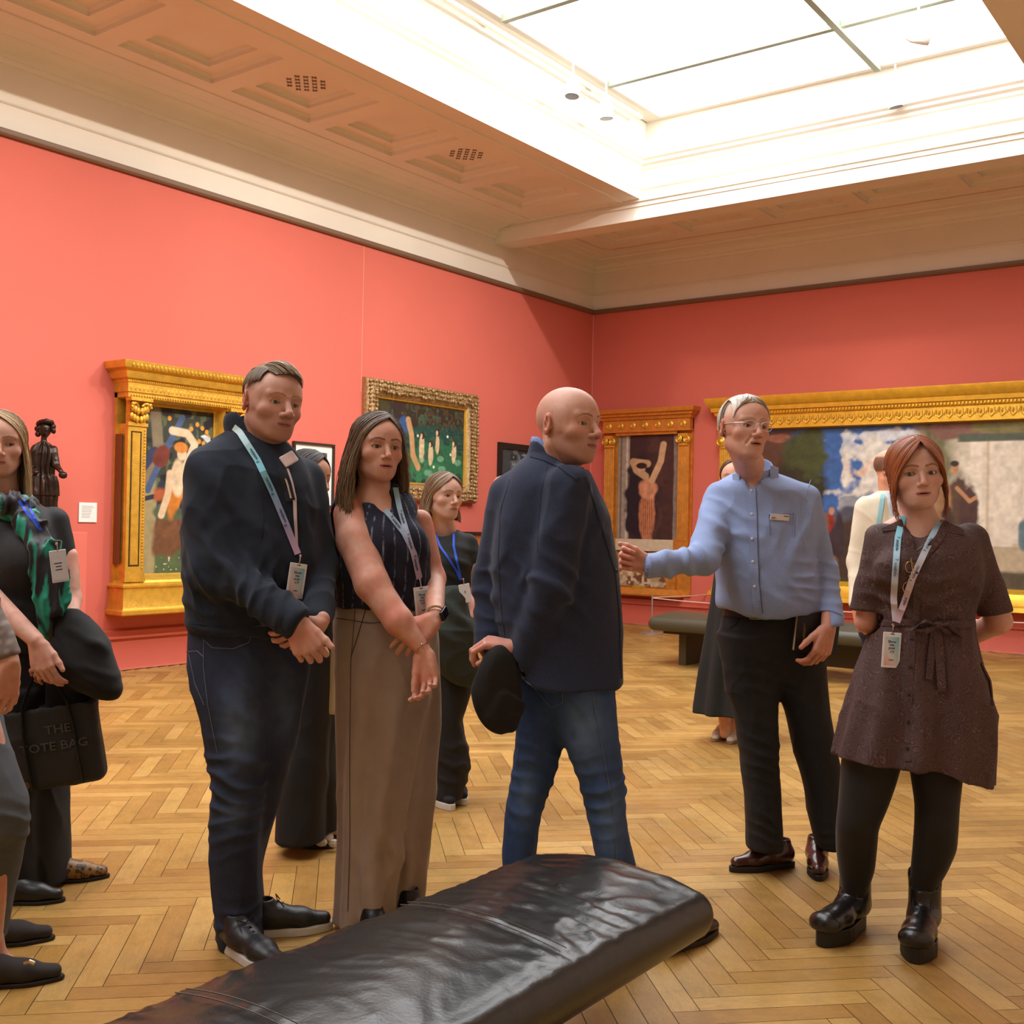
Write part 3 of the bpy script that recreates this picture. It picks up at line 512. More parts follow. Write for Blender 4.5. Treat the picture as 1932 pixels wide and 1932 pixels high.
def bench(name, x0, x1, y0, y1, z0, z1, seams, wr, m, bm_, label, base, ledge, rot=False):
    t = empty(name, ((x0+x1)/2, (y0+y1)/2, 0), 0, label=label, cat='bench'); o = np.array([(x0+x1)/2, (y0+y1)/2, 0])
    if rot:
        Q, F = cushion(y0, y1, x0, x1, z0, z1, seams, wr); Q = Q[:, [1, 0, 2]]; F = [f[::-1] for f in F]
    else: Q, F = cushion(x0, x1, y0, y1, z0, z1, seams, wr)
    mesh('cushion', Q-o, F, m, t, smooth=True); 
    for s_ in seams:
        st = MB()
        for sd in (-.012, .012):
            for k in range(90):
                x = x0+.06+(x1-x0-.12)*k/90
                if sd: st.box((x-o[0], s_+sd-.0008-o[1], z1+.010+.030*math.sin(PI*(k*.91+4)/90)**.8), (x+.004-o[0], s_+sd+.0008-o[1], z1+.012+.030*math.sin(PI*(k*.91+4)/90)**.8))
        tag(st.build('seam_stitching', mat('stitching', (96, 88, 78), .6), t), kind='stuff')
    for b in base: MB().box(np.array(b[0])-o, np.array(b[1])-o, bev=.004).build('base_panel', bm_, t)
    MB().box((x0+ledge-o[0], y0+ledge-o[1], z0-.03), (x1-ledge-o[0], y1-ledge-o[1], z0+.01)).build('seat_board', BLACKM, t); return t
NB = bench('leather_bench', -1.845, -1.265, -1.2, 2.63, .29, .412, [2.0, 1.36, .72, .08], 1, LEATH, mat('bench_base', (24, 22, 21), .5), 'long dark brown leather gallery bench in the foreground with stitched seams', [((-1.76, 1.86, 0), (-1.36, 1.92, .29)), ((-1.76, -.4, 0), (-1.36, -.34, .29)), ((-1.53, -.4, .1), (-1.48, 1.9, .29))], .12)
FB = bench('low_bench', -5.37, -2.9, 9.45, 10.35, .34, .47, [], 0, GLEATH, mat('olive_base', (72, 64, 44), .6), 'olive green padded bench standing before the far paintings', [((-5.16, 9.72, 0), (-5.08, 10.1, .31)), ((-3.3, 9.72, 0), (-3.22, 10.1, .31)), ((-4.9, 9.86, .1), (-3.3, 9.94, .3))], .12, rot=True)
# scuffed patch on the near bench corner
# --- rope barriers before the far wall
SIL = mat('brushed_steel', (180, 172, 164), .4, .7); ROPE = mat('pale_rope', (238, 196, 180), .7)
def barrier_post(x, y, h, label):
    t = empty('barrier_post', (x, y, 0), 0, label=label, cat='barrier post', group='barrier posts before the far wall')
    MB().lathe((0, 0, 0), [(.15, 0), (.15, .012), (.14, .02), (.03, .03)], 28).build('base', SIL, t, smooth=.6); MB().lathe((0, 0, 0), [(.012, .02), (.012, h), (.015, h), (.015, h+.02), (.006, h+.025)], 12).build('pole', SIL, t, smooth=.6)
PX = [-6.89, -5.25, -3.6, -2.0]; PY = 12.26
for i, x in enumerate(PX): barrier_post(x, PY, .46, ['low steel barrier post at the left end of the rope', 'low steel barrier post hidden behind the standing people', 'low steel barrier post seen between blue shirt and brown dress', 'low steel barrier post at the far right of the rope'][i])
def rope(name, P, label):
    MB().tube(P, .008, 6).build(name, ROPE, label=label, cat='barrier rope')
rope('barrier_rope', [(x, PY, .45-.02*math.sin(PI*((x-PX[0])/1.64 % 1))) for x in np.linspace(PX[0], PX[-1], 40)], 'pale elastic rope strung along the barrier posts before the paintings')
rope('barrier_rope', [(PX[0], PY+.02, .455), (-6.95+.2, 13.0, .45), (-6.72, YF, .455)], 'pale elastic cord running from the left post back to the wall')
# ------------------------------------------------------------------ figure kit: smooth blended volumes turned into one continuous skin
def fl_(p, z=0):
    r = ray(*p); q = CO+r*((z-EYE)/r[2]); return q[:2]
def unit(v): v = np.asarray(v, float); return v/(np.linalg.norm(v)+1e-12)
def A3(*v): return np.array(v, float)
class Fld:
    def __init__(s, lo, hi, h):
        s.h = h; s.lo = np.asarray(lo, float); n = np.ceil((np.asarray(hi)-s.lo)/h).astype(int)+1
        s.ax = [s.lo[i]+h*np.arange(n[i]) for i in range(3)]; s.D = np.full(n, 1., np.float32)
    def sl(s, lo, hi):
        r = []
        for i in range(3):
            a = int(np.clip((lo[i]-s.lo[i])/s.h, 0, len(s.ax[i]))); b = int(np.clip((hi[i]-s.lo[i])/s.h+2, 0, len(s.ax[i]))); r.append(slice(a, b))
        r = tuple(r)
        if any(q.stop <= q.start for q in r): return None, None
        return r, (s.ax[0][r[0]].astype(np.float32)[:, None, None], s.ax[1][r[1]].astype(np.float32)[None, :, None], s.ax[2][r[2]].astype(np.float32)[None, None, :])
    def comb(s, r, d, k, op):
        D = s.D[r]
        if op == 'u':
            if k: h = np.maximum(k-np.abs(D-d), 0)/k; s.D[r] = np.minimum(D, d)-h*h*k*.25
            else: s.D[r] = np.minimum(D, d)
        elif op == 's':
            d = -d
            if k: h = np.maximum(k-np.abs(D-d), 0)/k; s.D[r] = np.maximum(D, d)+h*h*k*.25
            else: s.D[r] = np.maximum(D, d)
    def cap(s, a, b, ra, rb=None, k=.01, op='u', sq=None):
        a = np.asarray(a, float); b = np.asarray(b, float); rb = ra if rb is None else rb; R = max(ra, rb)*(max(1, sq[1]) if sq else 1)+k+3*s.h
        r, P = s.sl(np.minimum(a, b)-R, np.maximum(a, b)+R)
        if r is None: return s
        ab = b-a; L2 = ab@ab+1e-12; t = np.clip(((P[0]-a[0])*ab[0]+(P[1]-a[1])*ab[1]+(P[2]-a[2])*ab[2])/L2, 0, 1)
        q = [P[i]-a[i]-t*ab[i] for i in range(3)]
        if sq:
            e = unit(sq[0]); m = (q[0]*e[0]+q[1]*e[1]+q[2]*e[2])*(1/sq[1]-1); q = [q[i]+e[i]*m for i in range(3)]
        d = np.sqrt(q[0]**2+q[1]**2+q[2]**2)-(ra+(rb-ra)*t)
        if sq and sq[1] < 1: d = d*(.5+.5*sq[1])
        s.comb(r, d, k, op); return s
    def ell(s, c, R, k=.01, op='u', M=None):
        c = np.asarray(c, float); R = np.asarray(R, float); m = max(R)+k+3*s.h
        r, P = s.sl(c-m, c+m)
        if r is None: return s
        p = [P[i]-c[i] for i in range(3)]
        if M is not None: M = np.asarray(M); p = [p[0]*M[0, i]+p[1]*M[1, i]+p[2]*M[2, i] for i in range(3)]
        k0 = np.sqrt(sum((p[i]/R[i])**2 for i in range(3))); k1 = np.sqrt(sum((p[i]/R[i]**2)**2 for i in range(3)))+1e-9
        s.comb(r, k0*(k0-1)/k1, k, op); return s
    def box(s, c, R, M=None, rad=.01, k=.005, op='u'):
        c = np.asarray(c, float); m = np.linalg.norm(R)+k+3*s.h; r, P = s.sl(c-m, c+m)
        if r is None: return s
        p = [P[i]-c[i] for i in range(3)]
        if M is not None: M = np.asarray(M); p = [p[0]*M[0, i]+p[1]*M[1, i]+p[2]*M[2, i] for i in range(3)]
        q = [np.abs(p[i])-R[i]+rad for i in range(3)]; d = np.sqrt(sum(np.maximum(v, 0)**2 for v in q))+np.minimum(np.maximum(np.maximum(q[0], q[1]), q[2]), 0)-rad
        s.comb(r, d, k, op); return s
    def loft(s, L, k=.02, op='u', n=2.2, off=0, fold=None):
        z, cx, cy, a, b = L; o = np.argsort(z); z, cx, cy, a, b = [np.asarray(v, float)[o] for v in (z, cx, cy, a, b)]
        m = k+3*s.h+.03; r, P = s.sl((min(cx-a)-m, min(cy-b)-m, z[0]-m), (max(cx+a)+m, max(cy+b)+m, z[-1]+m))
        if r is None: return s
        Z = P[2].ravel(); f = lambda v: np.interp(Z, z, v).astype(np.float32)[None, None, :]
        A = np.maximum(f(a)+off, .004); B = np.maximum(f(b)+off, .004); X = (P[0]-f(cx)); Y = (P[1]-f(cy))
        e = (np.abs(X/A)**n+np.abs(Y/B)**n)**(1/n); rr = np.sqrt(X*X+Y*Y)+1e-6; d = (rr-rr/np.maximum(e, 1e-4))
        if fold is not None: d = d+fold(np.arctan2(Y/B, X/A), P[2], X, Y)
        d = d*.85; d = np.maximum(d, np.maximum(P[2]-z[-1], z[0]-P[2]))
        s.comb(r, d, k, op); return s
    def chop(s, c, n, R, k=.002):
        c = np.asarray(c, float); n = unit(n); r, P = s.sl(c-R, c+R)
        if r is None: return s
        p = [P[i]-c[i] for i in range(3)]; d = np.maximum(-(p[0]*n[0]+p[1]*n[1]+p[2]*n[2]), np.sqrt(p[0]**2+p[1]**2+p[2]**2)-R); s.comb(r, d, k, 's'); return s
    def cut(s, fn, k=.003):
        d = fn(s.ax[0].astype(np.float32)[:, None, None], s.ax[1].astype(np.float32)[None, :, None], s.ax[2].astype(np.float32)[None, None, :]); h = np.maximum(k-np.abs(s.D-d), 0)/k; s.D = (np.maximum(s.D, d)+h*h*k*.25).astype(np.float32); return s
    def nets(s):
        D = s.D; I = D < 0
        c = sum(I[i:I.shape[0]-1+i, j:I.shape[1]-1+j, l:I.shape[2]-1+l].astype(np.uint8) for i in (0, 1) for j in (0, 1) for l in (0, 1))
        m = (c > 0) & (c < 8); idx = np.argwhere(m); ids = np.full(m.shape, -1, np.int64); ids[m] = np.arange(len(idx))
        acc = np.zeros((len(idx), 3)); cnt = np.zeros(len(idx)); cv = {}
        for o in [(i, j, l) for i in (0, 1) for j in (0, 1) for l in (0, 1)]: cv[o] = D[idx[:, 0]+o[0], idx[:, 1]+o[1], idx[:, 2]+o[2]]
        for ax in range(3):
            for o in cv:
                if o[ax]: continue
                o2 = tuple(v+(1 if i == ax else 0) for i, v in enumerate(o)); a, b = cv[o], cv[o2]; x = (a < 0) != (b < 0); t = np.where(x, a/np.where(x, a-b, 1), 0)
                p = np.tile(np.array(o, float), (len(idx), 1)); p[:, ax] += t; acc += p*x[:, None]; cnt += x
        V = (idx+acc/cnt[:, None])*s.h+s.lo; F = []
        for ax in range(3):
            b, c_ = [(1, 2), (2, 0), (0, 1)][ax]; sa = [slice(None)]*3; sb = [slice(None)]*3; sa[ax] = slice(0, -1); sb[ax] = slice(1, None)
            A, B = I[tuple(sa)], I[tuple(sb)]; e = np.argwhere(A != B); e = e[(e[:, b] > 0) & (e[:, c_] > 0) & (e[:, b] < I.shape[b]-1) & (e[:, c_] < I.shape[c_]-1)]
            if not len(e): continue
            def g(db, dc): q = e.copy(); q[:, b] -= db; q[:, c_] -= dc; return ids[q[:, 0], q[:, 1], q[:, 2]]
            q = np.stack([g(0, 0), g(1, 0), g(1, 1), g(0, 1)], -1); fl = ~A[e[:, 0], e[:, 1], e[:, 2]]; q[fl] = q[fl][:, ::-1]; F.append(q)
        F = np.concatenate(F); F = F[(F >= 0).all(1)]; return V, F
def vnorm(V, F):
    n = np.cross(V[F[:, 2]]-V[F[:, 0]], V[F[:, 3]]-V[F[:, 1]]); N = np.zeros_like(V)
    for i in range(4):
        for c in range(3): N[:, c] += np.bincount(F[:, i], n[:, c], len(V))
    return N/(np.linalg.norm(N, axis=1)[:, None]+1e-12)
def relax(V, F, it=2, lam=.5):
    for _ in range(it):
        S_ = np.zeros_like(V); n = np.zeros(len(V))
        for i in range(4):
            for j in (1, 3):
                o = F[:, (i+j) % 4]
                for c in range(3): S_[:, c] += np.bincount(F[:, i], V[o, c], len(V))
                n += np.bincount(F[:, i], minlength=len(V))
        V = V+lam*(S_/n[:, None]-V)
    return V
def join(parts):
    V = []; F = []; C = []; o = 0
    for v, f, c in parts: V.append(v); F.append(f+o); C.append(c); o += len(v)
    return np.concatenate(V), np.concatenate(F), np.concatenate(C)
def rot(yaw=0, pitch=0, roll=0):
    a, b, c = [math.radians(v) for v in (yaw, pitch, roll)]
    Rz = np.array([[math.cos(a), -math.sin(a), 0], [math.sin(a), math.cos(a), 0], [0, 0, 1]]); Rx = np.array([[1, 0, 0], [0, math.cos(b), -math.sin(b)], [0, math.sin(b), math.cos(b)]]); Ry = np.array([[math.cos(c), 0, math.sin(c)], [0, 1, 0], [-math.sin(c), 0, math.cos(c)]])
    return Rz @ Rx @ Ry
def smooth_rows(L, n=70, sig=1.6):
    z, *r = L; z = np.asarray(z, float); o = np.argsort(z); z = z[o]; Z = np.linspace(z[0], z[-1], n); out = [Z]; k = np.exp(-(np.arange(-6, 7)/sig)**2/2); k /= k.sum()
    for v in r:
        q = np.interp(Z, z, np.asarray(v, float)[o]); q = np.concatenate([2*q[0]-q[6:0:-1], q, 2*q[-1]-q[-2:-8:-1]]); out.append(np.convolve(q, k, 'valid'))
    return out
def sil(d, R, b=.12, n=70, sig=1.6):
    """outline rows (y, x_left, x_right[, depth offset[, half depth]]) in the photograph -> a lofted tube standing d metres ahead"""
    z, cx, cy, a, bb = [], [], [], [], []
    for r in R:
        y, xl, xr = r[:3]; dd = r[3] if len(r) > 3 else 0; hb = r[4] if len(r) > 4 else b; 
        p, q = at(xl, y, d+dd), at(xr, y, d+dd); z.append((p[2]+q[2])/2); cx.append((p[0]+q[0])/2); cy.append(d+dd); a.append((q[0]-p[0])/2); bb.append(hb if hb > 0 else -hb*a[-1])
    return smooth_rows((z, cx, cy, a, bb), n, sig)
def handcaps(w, X, N, side, s=1., curl=((20, 25, 15),)*4, thumb=(45, 20, 20, 15), spread=4, tw=0):
    """wrist point, finger direction, palm normal; side +1 = right hand, -1 = left. Returns capsules (a, b, ra, rb, k)"""
    X = unit(X); N = unit(np.asarray(N, float)-X*(np.asarray(N, float)@X)); T = np.cross(X, N)*side; o = []; w = np.asarray(w, float)
    kn = [(.092, .033), (.096, .011), (.091, -.011), (.083, -.031)]; ph = [(.042, .025, .020), (.046, .029, .021), (.042, .027, .020), (.033, .020, .018)]; rr = [(.0098, .0088, .0078), (.0100, .0090, .0080), (.0096, .0086, .0076), (.0086, .0076, .0068)]
    for i, (kx, kt) in enumerate(kn):
        o.append((w+s*(X*.012+T*kt*.55), w+s*(X*kx*.98+T*kt), .0165*s, .0118*s, .012))
    o.append((w+s*(X*.02+T*.02+N*.006), w+s*(X*.06+T*.026+N*.004), .016*s, .013*s, .012)); o.append((w+s*(X*.025-T*.018+N*.004), w+s*(X*.065-T*.024+N*.002), .014*s, .012*s, .012))
    for i, (kx, kt) in enumerate(kn):
        c = curl[min(i, len(curl)-1)]; p = w+s*(X*kx+T*kt); ang = 0; sp = math.radians((1.3-i)*spread); Xi = X*math.cos(sp)+T*math.sin(sp)
        for j in range(3):
            ang += math.radians(c[j]); dr = Xi*math.cos(ang)+N*math.sin(ang); q = p+dr*ph[i][j]*s; o.append((p, q, rr[i][j]*s*1.03, rr[i][min(j+1, 2)]*s*(.92 if j == 2 else 1), .0025)); p = q
    a0, a1, a2, lift = [math.radians(v) for v in thumb]; p = w+s*(X*.018+T*.022+N*.006); dirn = lambda a: unit(X*math.cos(a)+T*math.sin(a))*math.cos(lift)+N*math.sin(lift)
    for L_, an, r0, r1 in ((.043, a0, .0155, .0125), (.034, a0-a1, .0118, .0105), (.027, a0-a1-a2, .0105, .0085)):
        q = p+dirn(an)*L_*s; o.append((p, q, r0*s, r1*s, .006)); p = q
    return o
def zline(pts, d):
    """world height of a line given in pixels, as a function of x, on the plane d ahead"""
    Q = np.array([at(x, y, d) for x, y in pts]); o = np.argsort(Q[:, 0]); return lambda X: np.interp(X.ravel(), Q[o, 0], Q[o, 2]).astype(np.float32).reshape(X.shape)
def box_of(P, x0, x1, y0, y1, dn=.35, df=.35):
    a = [P.P(x, y, s) for x in (x0, x1) for y in (y0, y1) for s in (-dn, df)]; a = np.array(a); return a.min(0), a.max(0)
class Person:
    def __init__(s, d, base, label, h=.0055, **k):
        s.d = d; s.b = np.array([base[0], base[1], 0.]); s.root = empty('person', W(s.b), YAW, label=label, cat='person', **k); s.body = []; s.bvh = {}; s.tint = (196, 150, 128)
    def P(s, x, y, dd=0): return at(x, y, s.d+dd)
    def px(s, n): return n*s.d/FPX
    def mesh(s, name, V, F, m, parent=None, **k):
        return mesh(name, np.asarray(V)-s.b, F, m, parent or s.root, **k)
    def cloth(s, name, f, m, disp=None, it=1, col=None, keep=True, parent=None, **k):
        V, F = f.nets(); V = relax(V, F, it); N = vnorm(V, F)
        if disp is not None: V = V+N*disp(V, N)[:, None]
        c = col(V, N) if col else None
        o = s.mesh(name, V, F, m, parent, smooth=True, col=c, **k)
        if keep: s.bvh[name] = BVHTree.FromPolygons(V.tolist(), F.tolist())
        return o
    def hit(s, x, y, names=None, off=.002):
        r = Vector(ray(x, y)); best = None
        for n in (names or s.bvh):
            h = s.bvh[n].ray_cast(Vector(CO), r)
            if h[0] is not None and (best is None or h[3] < best[3]): best = h
        if best is None: return None, None
        nn = best[1]; nn = nn if nn.dot(r) < 0 else -nn
        return np.array(best[0]+nn*off), np.array(nn)
    def ribbon(s, name, pts, width, m, names=None, off=.003, n=40, col=None, parent=None, thick=.0012, taper=None, flat=True):
        """strip of webbing or stitching laid on the clothing along a path given in the photograph"""
        pts = np.array(pts, float); t = np.r_[0, np.cumsum(np.hypot(*np.diff(pts, axis=0).T))]; T = np.linspace(0, t[-1], n); X = np.interp(T, t, pts[:, 0]); Y = np.interp(T, t, pts[:, 1]); Q = []; NN = []
        for x, y in zip(X, Y):
            h, nn = s.hit(x, y, names, off)
            if h is None:
                if Q: r = ray(x, y); h = CO+r*(Q[-1][1]/r[1]); nn = NN[-1]
                else: h = s.P(x, y); nn = -CF
            Q.append(h); NN.append(nn)
        Q = np.array(Q); NN = np.array(NN); y = Q[:, 1].copy()
        for _ in range(2): y[1:-1] = (y[:-2]+y[1:-1]+y[2:])/3
        y = np.minimum(y, Q[:, 1]+.001)
        R = np.array([ray(a, b) for a, b in zip(X, Y)]); Q = CO+R*(y/R[:, 1])[:, None]
        tg = np.gradient(Q, axis=0); V = []; F = []; C = []
        for i in range(n):
            w = width/2*(taper(i/(n-1)) if taper else 1); nv = unit(NN[max(0, i-1):i+2].mean(0)-CF*.6); sd = unit(np.cross(tg[i], nv)); 
            V += [Q[i]-sd*w, Q[i]+sd*w, Q[i]+sd*w+nv*thick, Q[i]-sd*w+nv*thick]
            if col: C += [col(i/(n-1))]*4
        for i in range(n-1): F += [(i*4+k, i*4+(k+1) % 4, i*4+4+(k+1) % 4, i*4+4+k) for k in range(4)]
        F += [(3, 2, 1, 0), ((n-1)*4, (n-1)*4+1, (n-1)*4+2, (n-1)*4+3)]
        o = s.mesh(name, V, F, m, parent, col=np.array(C) if col else None); return o, Q, NN
SKIN = mat('skin', attr='col', rough=.52, sss=.12, bump=.1, bscale=420, spec=.35)
def head(P, c, yaw, pitch=0, roll=0, s=1., skin=(198, 152, 130), fw=1., jaw=1., nose=1., chin=1., lip=(170, 98, 88), lipf=1., brow=(92, 66, 48), browt=1., gaze=(0, 0), eyeo=1., mouth=0., stub=0, neck=None, nr=.055, extra=(), scalp=None, iris=(70, 60, 48), cheek=1., lash=0, age=0, h=.0018, ridge=1., ears=(1, 1), closed=False, lid=.3, neckr2=None):
    M = rot(yaw, pitch, roll)*s; Mi = np.linalg.inv(M); c = np.asarray(c, float); loc = lambda p: Mi @ (np.asarray(p, float)-c)
    f = Fld((-.105, -.125, -.24), (.105, .125, .13), h); x_ = fw
    f.ell((0, .012, .032), (.0755*x_**.5, .098, .084), .0); f.ell((0, -.03, .028), (.064*x_, .058, .062), .03); f.ell((0, -.018, -.04), (.058*x_, .064, .068), .03)
    f.ell((0, -.045, -.052), (.040*x_, .040, .045), .03)
    for q in (-1, 1):
        f.cap((q*.052*x_*jaw, .012, -.056), (q*.022*x_*jaw, -.060, -.096*chin), .018, .014, .03); f.ell((q*.043*x_, -.050, -.026), (.023*cheek, .022*cheek, .019*cheek), .022)
        f.cap((q*.010, -.0845, .0195), (q*.046*x_, -.0690, .0225), .0085*ridge, .0068*ridge, .012)
        f.ell((q*.063*x_, -.01, .008), (.010, .030, .030), .02)
    f.ell((0, -.070, -.098*chin), (.019, .017, .015), .02)
    for q in (-1, 1): f.ell((q*.0305*x_, -.0955, .001), (.0190, .0195, .0145), .012, 's')
    n_ = nose; f.cap((0, -.0835, .014), (0, -.083-.023*n_, -.028), .0070*n_, .0092*n_, .010); f.ell((0, -.086-.022*n_, -.033), (.0112*n_, .0098*n_, .0092*n_), .006)
    for q in (-1, 1): f.ell((q*.0128*n_, -.093*(.5+.5*n_), -.0375), (.0078*n_, .0105*n_, .0078*n_), .004); f.ell((q*.0062*n_, -.101*(.5+.5*n_), -.0445), (.0034*n_, .0048, .0034), .0015, 's')
    # muzzle, lips
    f.ell((0, -.068, -.066), (.030, .022, .022), .02)
    mo = .0035*mouth
    for q in (-1, 1):
        f.cap((q*.003, -.0885, -.0605), (q*.0225, -.0765, -.0645-.001*mouth), .0042*lipf, .0018, .004); f.cap((0, -.0865, -.0700-mo), (q*.0205, -.0765, -.0652-.001*mouth), .0050*lipf, .0018, .004)
        f.cap((0, -.0965, -.0650-mo*.5), (q*.021, -.0835, -.0652-.001*mouth), .0016+.6*mo, .0012, .002, 's')
    if mouth: f.ell((0, -.090, -.0652-mo*.5), (.013, .012, .0010+mo*.8), .002, 's')
    for q in (-1, 1):   # lids, ears
        e = A3(q*.0315*x_, -.0655, -.0005); f.ell(e, (.0152, .0146, .0140), .003); f.cap(e+A3(-.013, -.008, .0062), e+A3(.013, -.008, .0062), .0040, None, .003)
        if not closed: f.ell(e+A3(q*.0005, -.0145, -.0006-.0015*lid), (.0142, .014, .0053*eyeo), .0010, 's')
        if not ears[0 if q < 0 else 1]: continue
        tl = rot(q*30, 10, 0); f.ell((q*.0800*x_**.5, .018, -.004), (.0085, .0200, .0330), .005, 'u', tl); f.ell((q*.0880*x_**.5, .013, -.001), (.0060, .0110, .0195), .004, 's', tl); f.cap((q*.083*x_**.5, .010, -.012), (q*.086*x_**.5, .020, .008), .0028, None, .003); f.ell((q*.079*x_**.5, .004, -.014), (.0035, .004, .006), .003)
    if age:
        for q in (-1, 1): f.cap((q*.020, -.091, -.042), (q*.032, -.078, -.066), .0030, .002, .010, 's')
    nb = loc(neck) if neck is not None else A3(0, .03, -.2)
    f.cap((0, .022, -.055), nb, nr/s, (neckr2 or nr*1.12)/s, .025, sq=(Mi @ A3(0, 0, 1), 1)); f.cap((0, -.012, -.098), nb+A3(0, -.03, .02), .03, .03, .03)
    for q in (-1, 1): f.cap((q*.044, .025, -.065), nb+A3(q*.012, -.035, -.01), .012, .014, .02)
    for a, b, ra, rb, k in extra: f.cap(loc(a), loc(b), ra/s, rb/s, k)
    V, F = f.nets(); V = relax(V, F, 1, .4); x, y, z = V.T
    C = np.tile(s2l(skin), (len(V), 1)); tint = lambda m, c_, a=1.: C.__setitem__(slice(None), C*(1-(np.clip(m, 0, 1)*a)[:, None])+s2l(c_)*(np.clip(m, 0, 1)*a)[:, None])
    red = np.array(skin)*np.array([.98, .78, .74]); g = lambda *p: np.exp(-sum(((v-p[2*i])/p[2*i+1])**2 for i, v in enumerate((np.abs(x), y, z))))
    tint(g(.045, .022, -.05, .05, -.03, .022)+g(0, .016, -.1, .03, -.033, .016)+np.clip((np.abs(x)-.076)/.004, 0, 1)*(y > -.005)*(np.abs(z+.003) < .04)*1.2, red, .55); tint((fbm(V, 55, 3, 3)+.1)*1.2, np.array(skin)*.9, .35)
    if stub: tint((1-np.clip((z+.045)/.02, 0, 1))*(y < -.005+.3*(z+.1))*(1-g(0, .02, -.09, .02, -.066, .007))*(z > -.125), stub, .42)
    dl = np.minimum(np.hypot((z+.0608+.0026*np.clip(np.abs(x)/.022, 0, 1))/.0034, np.maximum(np.abs(x)-.0195, 0)/.003), np.hypot((z+.0700+mo-.0045*np.clip(np.abs(x)/.022, 0, 1)**2)/.0042, np.maximum(np.abs(x)-.0185, 0)/.003)); tint((1.15-dl)*3*(y < -.07), lip, .85)
    bx = np.abs(x); bz = np.interp(bx, [.008, .03, .043, .054], [.0205, .0265, .0245, .0165])*1; tint((1-np.abs(z-bz)/(.0042*browt*np.interp(bx, [.01, .04, .056], [1.1, .8, .35])))*2.5*(y < -.05)*(bx > .010)*(bx < .055)*(1+.5*noise(V, 400)), brow, .8)
    for q in (-1, 1):
        ex = x-q*.0315*x_; el = np.hypot(ex/.0145, (z+.001+.0015*lid)/(.0054*eyeo)); tint((1-np.abs(el-1.02)/.16)*2*(z > -.003)*(y < -.06), (40, 26, 22), .75 if lash else .45); tint((1-np.abs(el-1.02)/.22)*1.5*(z <= -.003)*(y < -.06), (110, 66, 58), .5 if lash else .3)
        tint((1-np.hypot((z+.0652)/.0013, np.maximum(np.abs(x)-.021, 0)/.003))*2*(y < -.07), (74, 34, 32), .75)  # mouth line darkened in the colour, standing for shade between the lips
    for q in (-1, 1):
        ex = x-q*.0315*x_; tint((1-np.abs(z-(.0088-ex*ex*14))/.0011)*1.5*(np.abs(ex) < .014)*(y < -.06), (110, 66, 56), .6)  # shade of the upper-lid crease painted in as a dark line
    if closed: tint((1-np.abs(z+.0045+.06*0)/.0016)*2*(np.abs(ex) < .013)*(y < -.06), (36, 24, 22), .8)
    if age:
        for zz in (.040, .049, .058): tint((1-np.abs(z-zz-.002*np.cos(x*90))/.0011)*(np.abs(x) < .034)*(y < 0), (150, 96, 80), .5)  # forehead wrinkles without relief, their shade drawn as darker lines
    if mouth: tint(g(0, .014, -.085, .01, -.066-mo*.5, .0025), (60, 24, 22), .9)
    if scalp:
        hl = scalp[1](x, y, z); tint(hl*(1+.25*noise(V, 300)), scalp[0], scalp[2] if len(scalp) > 2 else .8)
    P.hM, P.hC, P.hs = M, c, s; P.body.append((V @ M.T+c, F, C)); P.tint = skin
    P.hbvh = None
    if not closed:
        for q in (-1, 1):
            gy, gp = gaze; G = rot(gy, gp, 0); n = 26; th = np.linspace(0, PI, n); ph = np.linspace(0, 2*PI, 29)[:-1]; r = .0122
            EV = np.array([[r*math.sin(t)*math.cos(p), -r*math.cos(t)*(1.0+.06*math.exp(-(t/.45)**2)), r*math.sin(t)*math.sin(p)] for t in th for p in ph]); m_ = len(ph)
            ang = np.repeat(th, m_); EC = np.where(ang[:, None] < .2, s2l((8, 7, 7)), np.where(ang[:, None] < .47, s2l(iris), s2l((206, 196, 190)))); EC = np.where((np.abs(ang-.47) < .05)[:, None], s2l((36, 30, 28)), EC)
            EF = np.array([(i*m_+k, i*m_+(k+1) % m_, (i+1)*m_+(k+1) % m_, (i+1)*m_+k) for i in range(n-1) for k in range(m_)])
            EV = EV @ G.T+A3(q*.0315*x_, -.0650, -.0008); P.mesh('eye', EV @ M.T+c, EF, mat('eye', attr='col', rough=.12, spec=.6), smooth=True, col=EC)
    return P
def hl(P, p): return np.asarray(p, float) @ P.hM.T+P.hC      # head-local -> view-aligned frame
def limbs(P, caps, h=.003, pad=.03, lo=None, hi=None, it=1, col=None, cut=None):
    pts = np.array([q for c in caps for q in (c[0], c[1])]); R = max(max(c[2], c[3]) for c in caps)+pad; f = Fld(pts.min(0)-R if lo is None else lo, pts.max(0)+R if hi is None else hi, h)
    for c in caps: f.cap(c[0], c[1], c[2], c[3], c[4], sq=c[5] if len(c) > 5 else None)
    V, F = f.nets(); V = relax(V, F, it, .4); C = np.tile(s2l(col or P.tint), (len(V), 1))*(1+.12*fbm(V, 60, 3, 5))[:, None]; red = s2l(np.array(P.tint)*np.array([1, .76, .72])); m = np.clip(fbm(V, 22, 2, 8)*.6+.35, 0, 1)[:, None]*.6; C = C*(1-m)+red*m
    P.body.append((V, F, np.clip(C, 0, 1))); return V
def inner(P, n, chains=(), hip=None, legs=()):
    """the part of the body that the clothes cover"""
    n = np.asarray(n, float); hip = n+A3(0, .02, -.52) if hip is None else hip; c = [(n+A3(0, .02, 0), n+A3(0, .02, -.12), .05, .08, .02), (n+A3(0, .02, -.12), hip, .085, .075, .03)]
    for ch in chains:
        c.append((n+A3(0, .02, -.08), ch[0], .045, .034, .02)); c += [(a, b, .030, .024, .01) for a, b in zip(ch, ch[1:])]
    limbs(P, c, .012)
